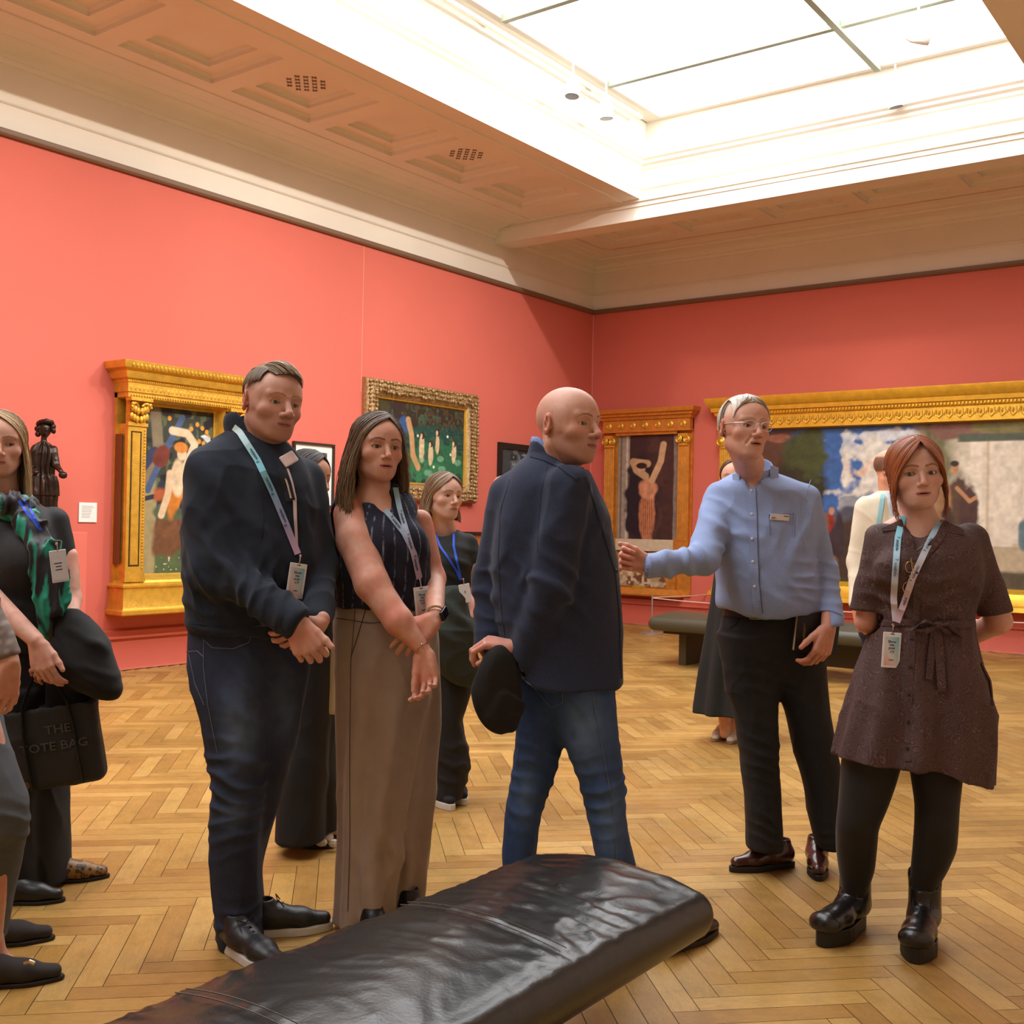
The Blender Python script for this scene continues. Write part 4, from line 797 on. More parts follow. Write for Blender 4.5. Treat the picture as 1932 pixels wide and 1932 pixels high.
def finish(P):
    V, F, C = join(P.body); P.mesh('body', V, F, SKIN, smooth=True, col=C)
def gfold(c, dirv, r, freq, amp, ph=0, wp=.25, sharp=2):
    c, dirv = np.asarray(c, float), unit(dirv)
    def fn(V, N):
        q = V-c; w = np.exp(-(q**2).sum(1)/(r*r)); t = (q @ dirv)*freq+wp*freq*.1*noise(V, 9, 3)+.12*noise(V, 22, 4)+ph; return amp*w*((.5+.5*np.sin(2*PI*t))**sharp-.35)*(.55+.9*np.clip(noise(V, 12, 6)+.5, 0, 1))
    return fn
def drape(amp=.006, sx=9, sz=3, seed=0, z0=None, z1=None):
    """long soft folds"""
    def fn(V, N):
        q = V*np.array([sx, sx, sz]); q = q+.35*noise(V*5, 1, seed+2)[:, None]; r = 1-np.abs(noise(q, 1, seed)); r2 = 1-np.abs(noise(q*2.1, 1, seed+5)); w = 1
        if z0 is not None: w = np.clip((V[:, 2]-z0)/(z1-z0), 0, 1)
        return amp*w*(r**3-.4+.4*r2**3)
    return fn
def addf(*F): return lambda V, N: sum(f(V, N) for f in F)
def hpush(q, m=.006):
    c = np.array([0, .012, .032]); R = np.array([.0835, .099, .0855])+m; p = q-c; p2 = p/R; e = np.linalg.norm(p2, axis=-1)[..., None]; w = np.clip((q[..., 2:]+.05)/.03, 0, 1)
    R2 = np.array([.070, .085, .2])+m; c2 = np.array([0, .0, -.0]); q = np.where(e < 1, q*(1-w)+(c+p/np.maximum(e, .3))*w, q); return q
# hair: guides in head-local metres, locks interpolated between them
def hairpatch(guides, n, w=.0035, jit=.006, lay=.010, col=((96, 66, 44), (60, 42, 30)), seg=16, rnd=None, tipv=None, wav=0, start=0, lift=1.):
    r_ = np.random.default_rng(rnd or 1); G = []
    for g in guides:
        g = np.array(g, float); t = np.r_[0, np.cumsum(np.linalg.norm(np.diff(g, axis=0), axis=1))]; t /= t[-1]; T = np.linspace(0, 1, seg)
        q = np.stack([np.interp(T, t, g[:, i]) for i in range(3)], 1)
        for _ in range(3): q[1:-1] = (q[:-2]+2*q[1:-1]+q[2:])/4
        G.append(q)
    G = np.array(G); m = len(G); out = []
    for _ in range(n):
        u = r_.uniform(0, m-1); i = min(int(u), m-2); f = u-i; q = G[i]*(1-f)+G[i+1]*f; dep = r_.uniform(-lay, lay*.15); cen = np.array([0, .012, -.0]); T = np.linspace(0, 1, seg)[:, None]
        o = q-cen; o[:, 2] *= .5; o /= np.linalg.norm(o, axis=1)[:, None]+1e-9; q = q+o*dep*np.clip(T*4, .15, 1)*lift; q = q+jit*np.cumsum(r_.normal(0, .35, (seg, 3)), axis=0)/math.sqrt(seg)*np.clip(T*2, .1, 1)
        q = hpush(q, .004+dep*.4+.004)
        if wav: q = q+wav*np.sin(T*14+r_.uniform(0, 6))*r_.normal(0, 1, 3)*T
        L = r_.uniform(.82, 1.); q = np.stack([np.interp(np.linspace(0, L, seg), np.linspace(0, 1, seg), q[:, k]) for k in range(3)], 1)
        k = r_.uniform(0, 1)**1.3; c0 = s2l(col[0])*(1-k)+s2l(col[1])*k; tipc = s2l(tipv) if tipv is not None else c0; C = c0*(1-T**1.5)+(tipc*.5+c0*.5 if tipv is not None else c0)*T**1.5
        out.append((q, w*r_.uniform(.6, 1.3), C))
    return out
def hairsheet(guides, seg=16, thick=.008, col=(60, 42, 30)):
    """solid under-layer spanning the guides, so nothing shows through"""
    G = []
    for g in guides:
        g = np.array(g, float); t = np.r_[0, np.cumsum(np.linalg.norm(np.diff(g, axis=0), axis=1))]; t /= t[-1]; T = np.linspace(0, .96, seg); q = np.stack([np.interp(T, t, g[:, i]) for i in range(3)], 1)
        for _ in range(3): q[1:-1] = (q[:-2]+2*q[1:-1]+q[2:])/4
        G.append(q)
    G = hpush(np.array(G), .007); m, k = G.shape[:2]; cen = np.array([0, .012, 0.]); o = G-cen; o[..., 2] *= .5; o /= np.linalg.norm(o, axis=-1)[..., None]+1e-9
    A = G-o*.002; B = G-o*(.002+thick); V = np.concatenate([A.reshape(-1, 3), B.reshape(-1, 3)]); i = np.arange(m*k).reshape(m, k); n = m*k
    q = np.stack([i[:-1, :-1], i[1:, :-1], i[1:, 1:], i[:-1, 1:]], -1).reshape(-1, 4); F = [q, q[:, ::-1]+n]; 
    ring = np.r_[i[0, :], i[1:, -1], i[-1, -2::-1], i[-2:0:-1, 0]]; r2 = np.roll(ring, -1); F.append(np.stack([ring, ring+n, r2+n, r2], -1)); return V, np.concatenate(F), np.tile(s2l(col), (len(V), 1))
HAIR = mat('hair', attr='col', rough=.42, spec=.5, bump=.2, bscale=300, sheen=.1)
def hair(P, strands, sheets=(), name='hair', extra=None, world=False):
    V = []; F = []; C = []; o = 0; n = 5
    for q, w, c in strands:
        q = q if world else hl(P, q); m = len(q); t = np.gradient(q, axis=0); t /= np.linalg.norm(t, axis=1)[:, None]+1e-9; out = q-P.hC; out /= np.linalg.norm(out, axis=1)[:, None]+1e-9; sd = np.cross(t, out); sd /= np.linalg.norm(sd, axis=1)[:, None]+1e-9; nn = np.cross(sd, t)
        rr = w*np.sin(np.linspace(.35, PI*.97, m))**.5; a = np.linspace(0, 2*PI, n+1)[:-1]
        V.append((q[:, None]+rr[:, None, None]*(sd[:, None]*np.cos(a)[None, :, None]+nn[:, None]*.45*np.sin(a)[None, :, None])).reshape(-1, 3)); i = np.arange(m*n).reshape(m, n); j = np.roll(i, -1, 1)
        F.append(np.stack([i[:-1], j[:-1], j[1:], i[1:]], -1).reshape(-1, 4)+o); C.append(np.repeat(np.clip(c, 0, 1) if len(c) == m else np.tile(c, (m, 1)), n, 0)); o += m*n
    for v, f, c in sheets: V.append(hl(P, v)); F.append(f+o); C.append(c); o += len(v)
    for v, f, c in (extra or ()): V.append(v); F.append(f+o); C.append(c); o += len(v)
    return P.mesh(name, np.concatenate(V), np.concatenate(F), HAIR, smooth=True, col=np.concatenate(C))
def mir(g): return [[(-x, y, z) for x, y, z in q] for q in g]
def text_mesh(txt, size, font=None, italic=0, ext=.0004, bold=0):
    c = bpy.data.curves.new('t', 'FONT'); c.body = txt; c.size = size; c.extrude = ext; c.align_x = 'CENTER'; c.shear = italic; c.resolution_u = 2; c.offset = bold; c.space_line = .86
    o = bpy.data.objects.new('t', c); COL.objects.link(o); dg = bpy.context.evaluated_depsgraph_get(); me = bpy.data.meshes.new_from_object(o.evaluated_get(dg)); V = np.array([v.co[:] for v in me.vertices]); F = [tuple(p.vertices) for p in me.polygons]
    bpy.data.objects.remove(o); bpy.data.curves.remove(c); bpy.data.meshes.remove(me); return V, F
CLIPM = mat('badge_plastic', (224, 226, 228), .35); INK = mat('dark_ink', (30, 34, 66), .6); CHROME = mat('chrome', (200, 200, 204), .15, 1.)
LAN = mat('lanyard_webbing', attr='col', rough=.7); BADGEP = mat('badge_paper', attr='col', rough=.5)
def badge(P, x, y, w, h, yaw, tilt, names=None, off=.012, kind='cv', dd=None, label=None, strap=None):
    """badge holder whose top centre sits at pixel x,y ; w,h in metres"""
    if dd is None: q, _ = P.hit(x, y+20, names, off); r = ray(x, y); q = CO+r*((q[1])/r[1])
    else: q = P.P(x, y, dd)
    M = rot(yaw, 0, 0) @ rot(0, 0, tilt); T = lambda V: np.asarray(V, float) @ M.T+q
    t = empty('badge', W(q), YAW, label=label, cat='name badge'); t0 = t; b = MB().box((-w/2, -.002, -h), (w/2, .002, 0), bev=.0015)
    mk = lambda name, V, F, m, par, **k: mesh(name, np.asarray(V, float) @ M.T, F, m, par, **k)
    mk('holder', b.V, b.F, CLIPM, t)
    if kind == 'cv':
        n, m = 12, 20; U, Z = np.meshgrid(np.linspace(-w*.38, w*.38, n), np.linspace(-h*.93, -h*.13, m), indexing='ij'); u = (U/w+.38)/.76; v = (Z/h+.93)/.8
        c = s2l((208, 206, 208))*np.ones((n, m, 1)); a = np.clip(u*.9+v*.9-.75, 0, 1)[..., None]; c = c*(1-a)+s2l((112, 190, 212))*a; a = np.clip(1.05-u*1.-v*1.8, 0, 1)[..., None]*.8; c = c*(1-a)+s2l((232, 132, 116))*a
        i = np.arange(n*m).reshape(n, m); F = np.stack([i[:-1, :-1], i[1:, :-1], i[1:, 1:], i[:-1, 1:]], -1).reshape(-1, 4); mk('card', np.stack([U, U*0-.0026, Z], -1).reshape(-1, 3), F, BADGEP, t, col=c.reshape(-1, 3))
        k = w/.058
        for s_, zz, sz, it in (('Show\nme\nyour', -.031, .0115, 0), ('CV', -.061, .0115, .25), ('totaljobs', -.083, .0045, 0)):
            V, F = text_mesh(s_, sz*k, italic=it, bold=.0001); V = np.stack([V[:, 0], -V[:, 2]-.003, V[:, 1]+zz*k*(h/.105)/k*1.0], -1); mk('lettering', V, F, INK, t)
        mk('slot', *[(lambda o: (o.V, o.F))(MB().box((-.006, -.0027, -.007), (.006, -.0022, -.0045)))][0], BLACKM, t)
    elif kind == 'name':
        b = MB().box((-w*.4, -.0027, -h*.93), (w*.4, -.0022, -h*.12)); mk('card', b.V, b.F, mat('card_white', (226, 226, 232), .5), t)
        for s_, zz, sz in (('VISITOR', -.045, .007), ('gallery', -.058, .005)): pass
        b = MB()
        for k_, (l, zz) in enumerate(((.30, -.4), (.22, -.5), (.26, -.6))): b.box((-w*l, -.0031, h*zz-.002), (w*l*.6, -.0026, h*zz+.001))
        mk('lettering', b.V, b.F, INK, t)
    else:
        b = MB().box((-.004, -.0027, -h*.5), (.004, -.0022, -h*.35)); mk('slot', b.V, b.F, mat('grey_slot', (150, 150, 150), .5), t)
    c = MB().tube([(0, 0, -.004), (0, -.003, .008), (0, -.002, .020)], .0022, 6).lathe((0, 0, 0), [(.004, .018), (.005, .022), (.004, .028)], 8); mk('clip', c.V, c.F, CHROME, t)
    return t, q
def lgrad(t):
    stops = [(0, (196, 216, 216)), (.3, (120, 196, 214)), (.55, (120, 160, 196)), (.8, (150, 150, 190)), (1, (196, 160, 190))]
    for (a, ca), (b, cb) in zip(stops, stops[1:]):
        if t <= b: f = (t-a)/(b-a); return s2l(ca)*(1-f)+s2l(cb)*f
    return s2l(stops[-1][1])
def strap_text(P, Q, NN, spots, size, txt='totaljobs', m=None, flip=False, parent=None):
    """lettering running along a ribbon"""
    for t in spots:
        i = int(t*(len(Q)-1)); i = min(max(i, 2), len(Q)-4); tg = unit(Q[i+2]-Q[i-2])*(-1 if flip else 1); nv = unit(NN[i]-CF*.6); nv = unit(nv-tg*(nv@tg)); up = np.cross(nv, tg); V, F = text_mesh(txt, size, bold=.0001, ext=.0002)
        V = Q[i]+V[:, :1]*tg+V[:, 1:2]*up-up*size*.3+nv*.0032+V[:, 2:]*nv; P.mesh('lettering', V, F, INK, parent)
        b = MB().tube([A3(0, 0, 0), A3(.3, .5, 0)*size, A3(-.2, .55, 0)*size], size*.09, 5); V = np.array(b.V)-A3(size*2.6, size*.1, 0); V = Q[i]+V[:, :1]*tg+V[:, 1:2]*up+nv*.0032+V[:, 2:]*nv; P.mesh('emblem', V, b.F, INK, parent)
def shoe(P, name, heel, toe, m, msole, L=None, w=.048, hh=.075, sole=.018, heelh=0, toer=1., lace=None, top=.5, h=.004, z0=0, pl=0, kind='shoe', tip=1, shaft=0, sr=.05, solew=1.):
    """shoe standing on the floor from heel to toe (view-aligned floor points)"""
    a = np.array([heel[0], heel[1], z0]); b = np.array([toe[0], toe[1], z0]); X = unit(b-a); L = np.linalg.norm(b-a) if L is None else L; Y = np.cross([0, 0, 1.], X); T = lambda x, y, z: a+X*x*L+Y*y+np.array([0, 0, z])
    f = Fld(np.minimum(a, b)-.08-np.array([0, 0, -.01-z0+.0]), np.maximum(a, b)+np.array([.08, .08, max(hh, shaft)+.09+pl]), h); s_ = sole+pl
    f.cap(T(.14, 0, s_+.030), T(.34, 0, s_+.034), .034, .038, .02, sq=(Y, w/.048)); f.cap(T(.3, 0, s_+.036), T(.62, 0, s_+.024), .036, .030, .03, sq=(Y, w/.04)); f.cap(T(.6, 0, s_+.018), T(1-.028/L, 0, s_+.014*toer), .027*tip, .020*toer*tip, .03, sq=(Y, w/.036))
    f.cap(T(.16, 0, s_+.04), T(.2, 0, s_+hh), .033, .036, .02)
    f.box(a+X*L*.5+np.array([0, 0, s_-.05]), (L, L, .05), np.stack([X, Y, [0, 0, 1]], 1), .002, .004, 's')
    if shaft: f.cap(T(.17, 0, s_+.04), T(.2, 0, s_+shaft), .046, sr, .03); f.cap(T(.21, 0, s_+shaft-.02), T(.22, 0, s_+shaft+.08), sr-.006, sr, .003, 's')
    elif top: f.cap(T(.2, 0, s_+hh+.02), T(.22, 0, s_+hh+.07), .026, .03, .006, 's')
    o = P.cloth(name, f, m, it=1, keep=True)
    g = MB(); n = 26; V = []
    for k in range(n):
        t = 2*PI*k/n; x = .5+.50*math.cos(t); ww = w*solew*(.66+.28*math.exp(-((x-.68)/.22)**2)+.02)*(abs(math.sin(t))**.75)*(1 if math.sin(t) > 0 else -1); V.append((x, ww))
    prof = [(0, .004), (.0, .0), (s_*.15, -.0), (s_-.003, .0), (s_, -.003)]
    R = []
    for z, ins in ((0, .003), (.003, 0), (s_-.002, 0), (s_+.001, .002)):
        for x, y in V: R.append(T(.5+(x-.5)*(1-ins/L*2), y*(1-ins/w), (0 if (z > .003 or x < .32 or not heelh) else heelh)+z if z <= .003 else z))
    nr = 4; F = [(i*n+k, i*n+(k+1) % n, (i+1)*n+(k+1) % n, (i+1)*n+k) for i in range(nr-1) for k in range(n)]+[tuple(range(n-1, -1, -1)), tuple((nr-1)*n+k for k in range(n))]
    P.mesh('sole', R, F, msole, o if False else None)
    if lace:
        lc = MB()
        for k in range(lace[1]):
            x = .40+.055*k+.0; z = s_+.072-.0095*k; 
            for q in (-1, 1): lc.tube([T(x, q*.020, z-.008), T(x+.02, 0, z+.004), T(x+.04, -q*.020, z-.014)], .0022, 5)
        lc.tube([T(.36, 0, s_+.08), T(.35, .03, s_+.095), T(.40, .035, s_+.075)], .002, 5); lc.tube([T(.36, 0, s_+.08), T(.35, -.03, s_+.095), T(.42, -.03, s_+.07)], .002, 5); P.mesh('laces', lc.V, lc.F, lace[0])
    return o
# ------------------------------------------------------------------ bronze on the plinth, cabinet on the wall
def statue():
    cw = A3(STX, STY, 0); co = cw @ RZ; d = co[1]; BZ = mat('dark_bronze', (54, 42, 34), .3, .55, bump=.25, bscale=30, var=.25, vscale=12)
    P = Person.__new__(Person); P.d = d; P.b = np.array([co[0], co[1], 1.215]); P.root = empty('bronze_statue', W(P.b), YAW, label='dark bronze statuette of a draped standing figure on the coral plinth', cat='statue'); P.bvh = {}; P.body = []
    x0 = px_of(A3(co[0], co[1], 1.3))[0]; p = lambda x, y, dd=0: at(x+x0-92, y, d+dd); S2 = lambda R, **k: sil(d, [(r[0], r[1]+x0-92, r[2]+x0-92)+tuple(r[3:]) for r in R], **k)
    a, b = p(50, 785, -.3), p(140, 1010, .3); f = Fld(np.minimum(a, b)-.12, np.maximum(a, b)+.12, .0042)
    fo = lambda th, Z, X, Y: .012*np.sin(th*11+1.2*np.sin(Z*12))
    f.loft(S2([(838, 84, 98, 0, .03), (845, 74, 108, 0, .05), (858, 70, 113, 0, .065), (875, 72, 112, 0, .07), (892, 76, 108, 0, .06), (905, 74, 111, 0, .065), (925, 70, 114, 0, .08), (945, 66, 114, 0, .085), (960, 68, 113, 0, .08), (985, 70, 111, 0, .08), (1002, 72, 110, 0, .085)], n=60, sig=1.1), .02, fold=fo)
    f.loft(S2([(900, 72, 112, 0, .075), (912, 68, 116, 0, .085), (932, 64, 117, 0, .095), (938, 64, 117, 0, .095)], n=20, sig=1), .005, fold=fo)
    f.cap(p(92, 840), p(93, 826), .022, .020, .02); f.ell(p(95, 813), (.044, .050, .062), .01); f.cap(p(97, 820, -.04), p(98, 826, -.035), .012, .012, .01); f.ell(p(98, 815, -.045), (.008, .012, .012), .005)
    for k in range(16): t = k*2*PI/16; f.ell(p(95+13*math.cos(t), 803-6*abs(math.sin(t)), .045*math.sin(t)), (.017, .018, .017), .005)
    for x, y in ((80, 812), (81, 822), (110, 808), (110, 816)): f.ell(p(x, y), (.018, .02, .02), .005)
    for A_ in ([(76, 852, 0), (66, 880, -.0), (64, 890, -.02)], [(110, 852, 0), (114, 878, -.02)]):
        for u, v in zip(A_, A_[1:]): f.cap(p(*u), p(*v), .034, .028, .012)
    f.cap(p(63, 884, -.01), p(74, 893, -.09), .026, .019, .01); f.ell(p(77, 894, -.1), (.022, .022, .018), .008); f.cap(p(114, 880, -.02), p(124, 892, -.07), .026, .019, .01); f.ell(p(128, 899, -.08), (.030, .028, .028), .006)
    f.box(p(92, 1001), (.16, .14, .012), None, .006, .006)
    V, F = f.nets(); V = relax(V, F, 1); N = vnorm(V, F); V = V+N*(drape(.006, 14, 6, 3)(V, N))[:, None]; V[:, 2] += 1.215-V[:, 2].min(); mesh('figure', V-P.b, F, BZ, P.root, smooth=True)
def px_of(q): q = np.asarray(q)-CO; return 966+FPX*(q @ CR)/(q @ CF), 966-FPX*(q @ CU)/(q @ CF)
def cabinet():
    t = empty('ornate_cabinet', (XL+.01, 10.25, 0), PI/2, label='ornate dark and gold cabinet against the left wall behind the woman in the black top', cat='cabinet'); OA = mat('golden_oak', (190, 134, 66), .4, var=.2, vscale=20); DW = mat('ebonised_wood', (40, 30, 26), .4); w, dp, h = 1.5, .55, 1.24
    MB().box((0, -dp, h-.04), (w, 0, h), bev=.008).build('top', DW, t); MB().box((.03, -dp+.03, h-.2), (w-.03, 0, h-.04)).build('frieze', OA, t)
    for i in range(4):
        x0 = .08+i*.35; dr = MB().box((x0, -dp+.015, h-.17), (x0+.3, -dp+.03, h-.07), bev=.005).build('drawer', OA, t); MB().ball((x0+.15, -dp+.008, h-.12), .018, 10).build('knob', GOLD, dr, smooth=.7)
    MB().box((.02, -dp+.01, h-.26), (w-.02, 0, h-.2), bev=.006).build('shelf', mat('pale_marble', (214, 196, 160), .4), t); MB().box((.06, -.1, .1), (w-.06, 0, h-.26)).build('back_panel', DW, t); MB().box((0, -dp, 0), (w, 0, .1), bev=.006).build('base', DW, t); MB().box((.04, -dp+.05, .42), (w-.04, 0, .46)).build('shelf', OA, t)
    for x in (.08, .22, w-.22, w-.08):
        MB().lathe((x, -dp+.09, 0), [(.03, .1), (.03, .14), (.02, .16), (.026, .3), (.02, .4), (.03, .42), (.03, .46), (.02, .48), (.028, .6), (.022, .78), (.03, .8), (.018, .84), (.03, .88), (.03, h-.26)], 14).build('column', OA, t, smooth=.6)
statue(); cabinet()
# worn patch and creases live on the bench leather itself
# ------------------------------------------------------------------ man in the navy sweater
def fold_caps(P, f): pass
def vadd(V, F, m): pass
DENIM = mat('dark_denim', attr='col', rough=.85, bump=.3, bscale=500)
def denim(base, fade, spots):
    """washed denim: paler worn areas at given points"""
    def c(V, N):
        C = np.tile(s2l(base), (len(V), 1))*(1+.12*noise(V*np.array([1, 1, .3]), 160)+.15*fbm(V, 14, 3, 2))[:, None]
        for q, r, a in spots: d = np.exp(-(((V-q)/np.array(r))**2).sum(1))*a; C = C*(1-d[:, None])+s2l(fade)*d[:, None]*(1+.3*fbm(V, 30, 2))[:, None]
        return np.clip(C, 0, 1)
    return c
def m_sweater():
    P = Person(3.55, fl_((480, 1778)), 'tall man in a navy quarter-zip sweater and dark jeans with hands clasped in front')
    p = P.P; K = mat('navy_knit', (22, 32, 46), .95, sheen=.06, bump=.12, bscale=500, var=.12, vscale=30)
    head(P, p(514, 761, -.02), 41, 4, 5, 1.035, skin=(202, 156, 138), ridge=1.25, fw=1.08, jaw=1.04, nose=1.14, lip=(160, 90, 84), lipf=.85, brow=(150, 112, 84), browt=.8, gaze=(8, 0), eyeo=.95, mouth=0, stub=(140, 96, 78), neck=p(486, 868, .03), nr=.064, neckr2=.075, iris=(60, 70, 76), cheek=1.02,
         scalp=((122, 98, 76), lambda x, y, z: np.clip(np.minimum((z-.012-np.clip(-y-.02, 0, 1)*1.1)/.03, (y+.055)/.02), 0, 1), .75))
    c1, c2 = (168, 144, 108), (96, 78, 56); S_ = []
    T = [[(-.050, .01, .100), (-.040, -.030, .122), (-.020, -.062, .120), (.005, -.094, .092)], [(-.030, .02, .112), (-.018, -.03, .130), (.0, -.066, .122), (.028, -.094, .088)], [(0, .03, .118), (.008, -.02, .132), (.022, -.06, .120), (.046, -.084, .080)], [(.03, .03, .112), (.034, -.01, .122), (.046, -.05, .106), (.060, -.066, .070)], [(.05, .03, .095), (.056, .0, .10), (.064, -.03, .084), (.070, -.046, .055)]]
    T0 = [[(-.060, .04, .088), (-.058, .0, .095), (-.052, -.035, .095), (-.040, -.072, .080)]]+T
    Bk = [[(-.03, .03, .115), (-.05, .06, .09), (-.06, .085, .05), (-.05, .10, .01)], [(0, .04, .118), (0, .08, .10), (0, .108, .06), (0, .115, .01)], [(.03, .03, .115), (.05, .06, .09), (.06, .085, .05), (.05, .10, .01)]]
    S_ += hairpatch(T0, 520, .0026, .004, .010, (c1, c2), rnd=3)+hairpatch([[(-.064, .03, .08), (-.07, .03, .06), (-.075, .03, .03)], [(-.055, .0, .093), (-.068, -.0, .07), (-.074, -.005, .045)], [(-.045, -.04, .095), (-.06, -.035, .075), (-.066, -.035, .055)]], 160, .0018, .003, .003, (c2, (110, 90, 66)), rnd=4)
    S_ += hairpatch(Bk, 200, .002, .003, .004, (c1, c2), rnd=5); hair(P, S_, [hairsheet(T0, col=c2, thick=.02), hairsheet(Bk, col=c2)])
    r = handcaps(p(556, 1172, -.27), (.42, -.12, -.80), (-.1, 1, .1), 1, 1.05, ((48, 58, 25), (50, 60, 25), (52, 62, 25), (52, 62, 25)), (28, 5, 5, -5)); l = handcaps(p(603, 1176, -.20), (-.86, -.10, -.50), (0, .9, .3), -1, .95, ((12, 42, 20), (16, 45, 20), (20, 48, 20), (24, 50, 20)), (35, 20, 10, 0))
    lo, hi = box_of(P, 510, 620, 1150, 1245, .42, 0); limbs(P, [(p(540, 1165, -.25), p(556, 1172, -.27), .03, .026, .01)]+r, .0026, lo=lo, hi=hi); limbs(P, [(p(604, 1170, -.19), p(603, 1176, -.20), .03, .026, .01)]+l, .0026, lo=lo, hi=hi)
    lo, hi = box_of(P, 325, 640, 770, 1215, .42, .3); f = Fld(lo, hi, .0055)
    f.loft(sil(P.d, [(820, 428, 532, .02, .07), (838, 402, 552, .02, .095), (862, 380, 568, .01, .11), (900, 360, 588, 0, .13), (950, 352, 600, 0, .14), (1000, 348, 606, 0, .15), (1050, 346, 612, -.01, .155), (1100, 346, 611, -.01, .155), (1150, 349, 600, 0, .15), (1185, 353, 586, .0, .14), (1198, 357, 582, .0, .135)]), .02, n=2.2)
    f.cap(p(402, 895, -.05), p(408, 1070, -.13), .085, .070, .05); f.cap(p(408, 1070, -.13), p(556, 1172, -.265), .069, .047, .035); f.cap(p(572, 905, .09), p(608, 1070, .05), .072, .056, .04); f.cap(p(608, 1070, .05), p(598, 1168, -.17), .053, .042, .03)
    f.cap(p(500, 900, .0), p(470, 815, .035), .062, .058, .003, 's')
    f.chop(p(561, 1177, -.275), (.85, -.1, -.5), .075); f.chop(p(599, 1172, -.18), (-.1, -.3, -1), .06); zc = zline([(330, 1190), (640, 1194)], P.d); f.cut(lambda X, Y, Z: zc(X)-Z)
    P.cloth('sweater', f, K, addf(gfold(p(430, 1085, -.15), (.8, 0, .5), .14, 14, .018), gfold(p(500, 1135, -.2), (.8, 0, -.2), .10, 20, .014), gfold(p(400, 1150), (.1, 0, 1), .14, 14, .010), gfold(p(420, 950, -.1), (.6, 0, .7), .14, 9, .010), gfold(p(560, 980, -.05), (1, 0, .2), .14, 9, .010), drape(.014, 5, 4, 2)))
    g = Fld(*box_of(P, 425, 580, 765, 905, .2, .2), .003); g.cap(p(492, 880, .015), p(468, 800, .035), .088, .078, .02); g.cap(p(494, 885, .015), p(466, 780, .035), .072, .067, .003, 's'); g.chop(p(500, 832, .0), (.74, -.2, .62), .14); P.cloth('collar', g, K)
    P.ribbon('shoulder_seam', [(474, 868), (490, 920), (497, 980), (492, 1020)], .004, K, ['sweater'], .0005, 30); P.ribbon('hem_band', [(356, 1176), (440, 1182), (520, 1180)], .004, K, ['sweater'], .001, 30); P.ribbon('cuff_band', [(533, 1163), (528, 1178), (535, 1193)], .004, K, ['sweater'], .001, 14)
    # quarter zip and shirt
    P.ribbon('zip_placket', [(531, 885), (541, 915), (548, 945)], .030, mat('navy_ribbed', (14, 18, 28), .8), ['sweater'], .002, 20, thick=.003); P.ribbon('zip', [(533, 886), (543, 916), (549, 940)], .005, CHROME, ['sweater'], .0055, 20, thick=.001)
    sh = mat('pink_white_shirt', (224, 208, 212), .8, bump=.2, bscale=200); lo, hi = box_of(P, 440, 600, 780, 920, .2, .2); f = Fld(lo, hi, .003); f.cap(p(490, 872, .02), p(470, 805, .035), .071, .067, .01); f.cap(p(492, 880, .02), p(466, 780, .035), .064, .062, .002, 's'); f.chop(p(502, 828, .0), (.74, -.2, .62), .13)
    f.box(p(545, 866, -.075), (.026, .004, .020), rot(25, -20, -32), .003, .003); P.cloth('shirt_collar', f, sh)
    # jeans
    lo, hi = box_of(P, 330, 600, 1170, 1815, .25, .3); f = Fld(lo, hi, .0055)
    f.loft(sil(P.d-.02, [(1175, 356, 560, .03, .12), (1230, 353, 560, .03, .125), (1262, 354, 540, .02, .12), (1310, 368, 515, 0, .115), (1350, 382, 503, 0, .11), (1420, 392, 500), (1455, 398, 497), (1480, 403, 494), (1500, 403, 493), (1540, 397, 491), (1570, 396, 489), (1620, 397, 487), (1700, 404, 489), (1740, 407, 491), (1775, 409, 497), (1798, 420, 497)], b=.10, sig=1.1), .02, n=2.1)
    f.loft(sil(P.d+.1, [(1175, 420, 580, -.06, .12), (1230, 420, 583, -.06, .12), (1265, 440, 583, -.05, .115), (1330, 444, 572, -.02, .11), (1400, 445, 557, 0, .1), (1460, 440, 541), (1490, 435, 528), (1520, 430, 523), (1580, 424, 507), (1640, 420, 494), (1700, 430, 497), (1735, 435, 500)], b=.09, sig=1.1), .03, n=2.1)
    zc = zline([(330, 1772), (408, 1773), (430, 1800), (500, 1768), (600, 1768)], P.d-.02); f.cut(lambda X, Y, Z: zc(X)-Z)
    P.cloth('jeans', f, DENIM, addf(gfold(p(450, 1480, -.1), (.25, 0, 1), .12, 18, .014), gfold(p(450, 1560, -.1), (-.2, 0, 1), .08, 20, .010), gfold(p(450, 1760, -.1), (.1, 0, 1), .08, 20, .012), gfold(p(500, 1290, -.1), (.8, 0, .6), .12, 14, .012), drape(.008, 7, 4, 9)), col=denim((28, 38, 60), (92, 114, 148), [(p(450, 1370, -.12), (.055, .2, .13), .7), (p(540, 1340, 0), (.04, .2, .14), .35), (p(445, 1530, -.1), (.05, .2, .05), .35)]))
    st = mat('jeans_stitch', (96, 104, 124), .8); P.ribbon('pocket_seam', [(385, 1208), (400, 1222), (440, 1224), (470, 1212), (474, 1200)], .002, st, ['jeans'], .001, 40); P.ribbon('side_seam', [(384, 1205), (384, 1260), (392, 1330), (410, 1420)], .002, st, ['jeans'], .001, 50); P.ribbon('back_pocket', [(351, 1230), (372, 1228), (385, 1240)], .003, st, ['jeans'], .001, 20); P.ribbon('back_pocket', [(356, 1234), (368, 1290), (385, 1330)], .002, st, ['jeans'], .001, 20)
    lt = mat('black_sneaker', (24, 25, 28), .45, bump=.3, bscale=60); ws = mat('white_rubber', (206, 206, 200), .6)
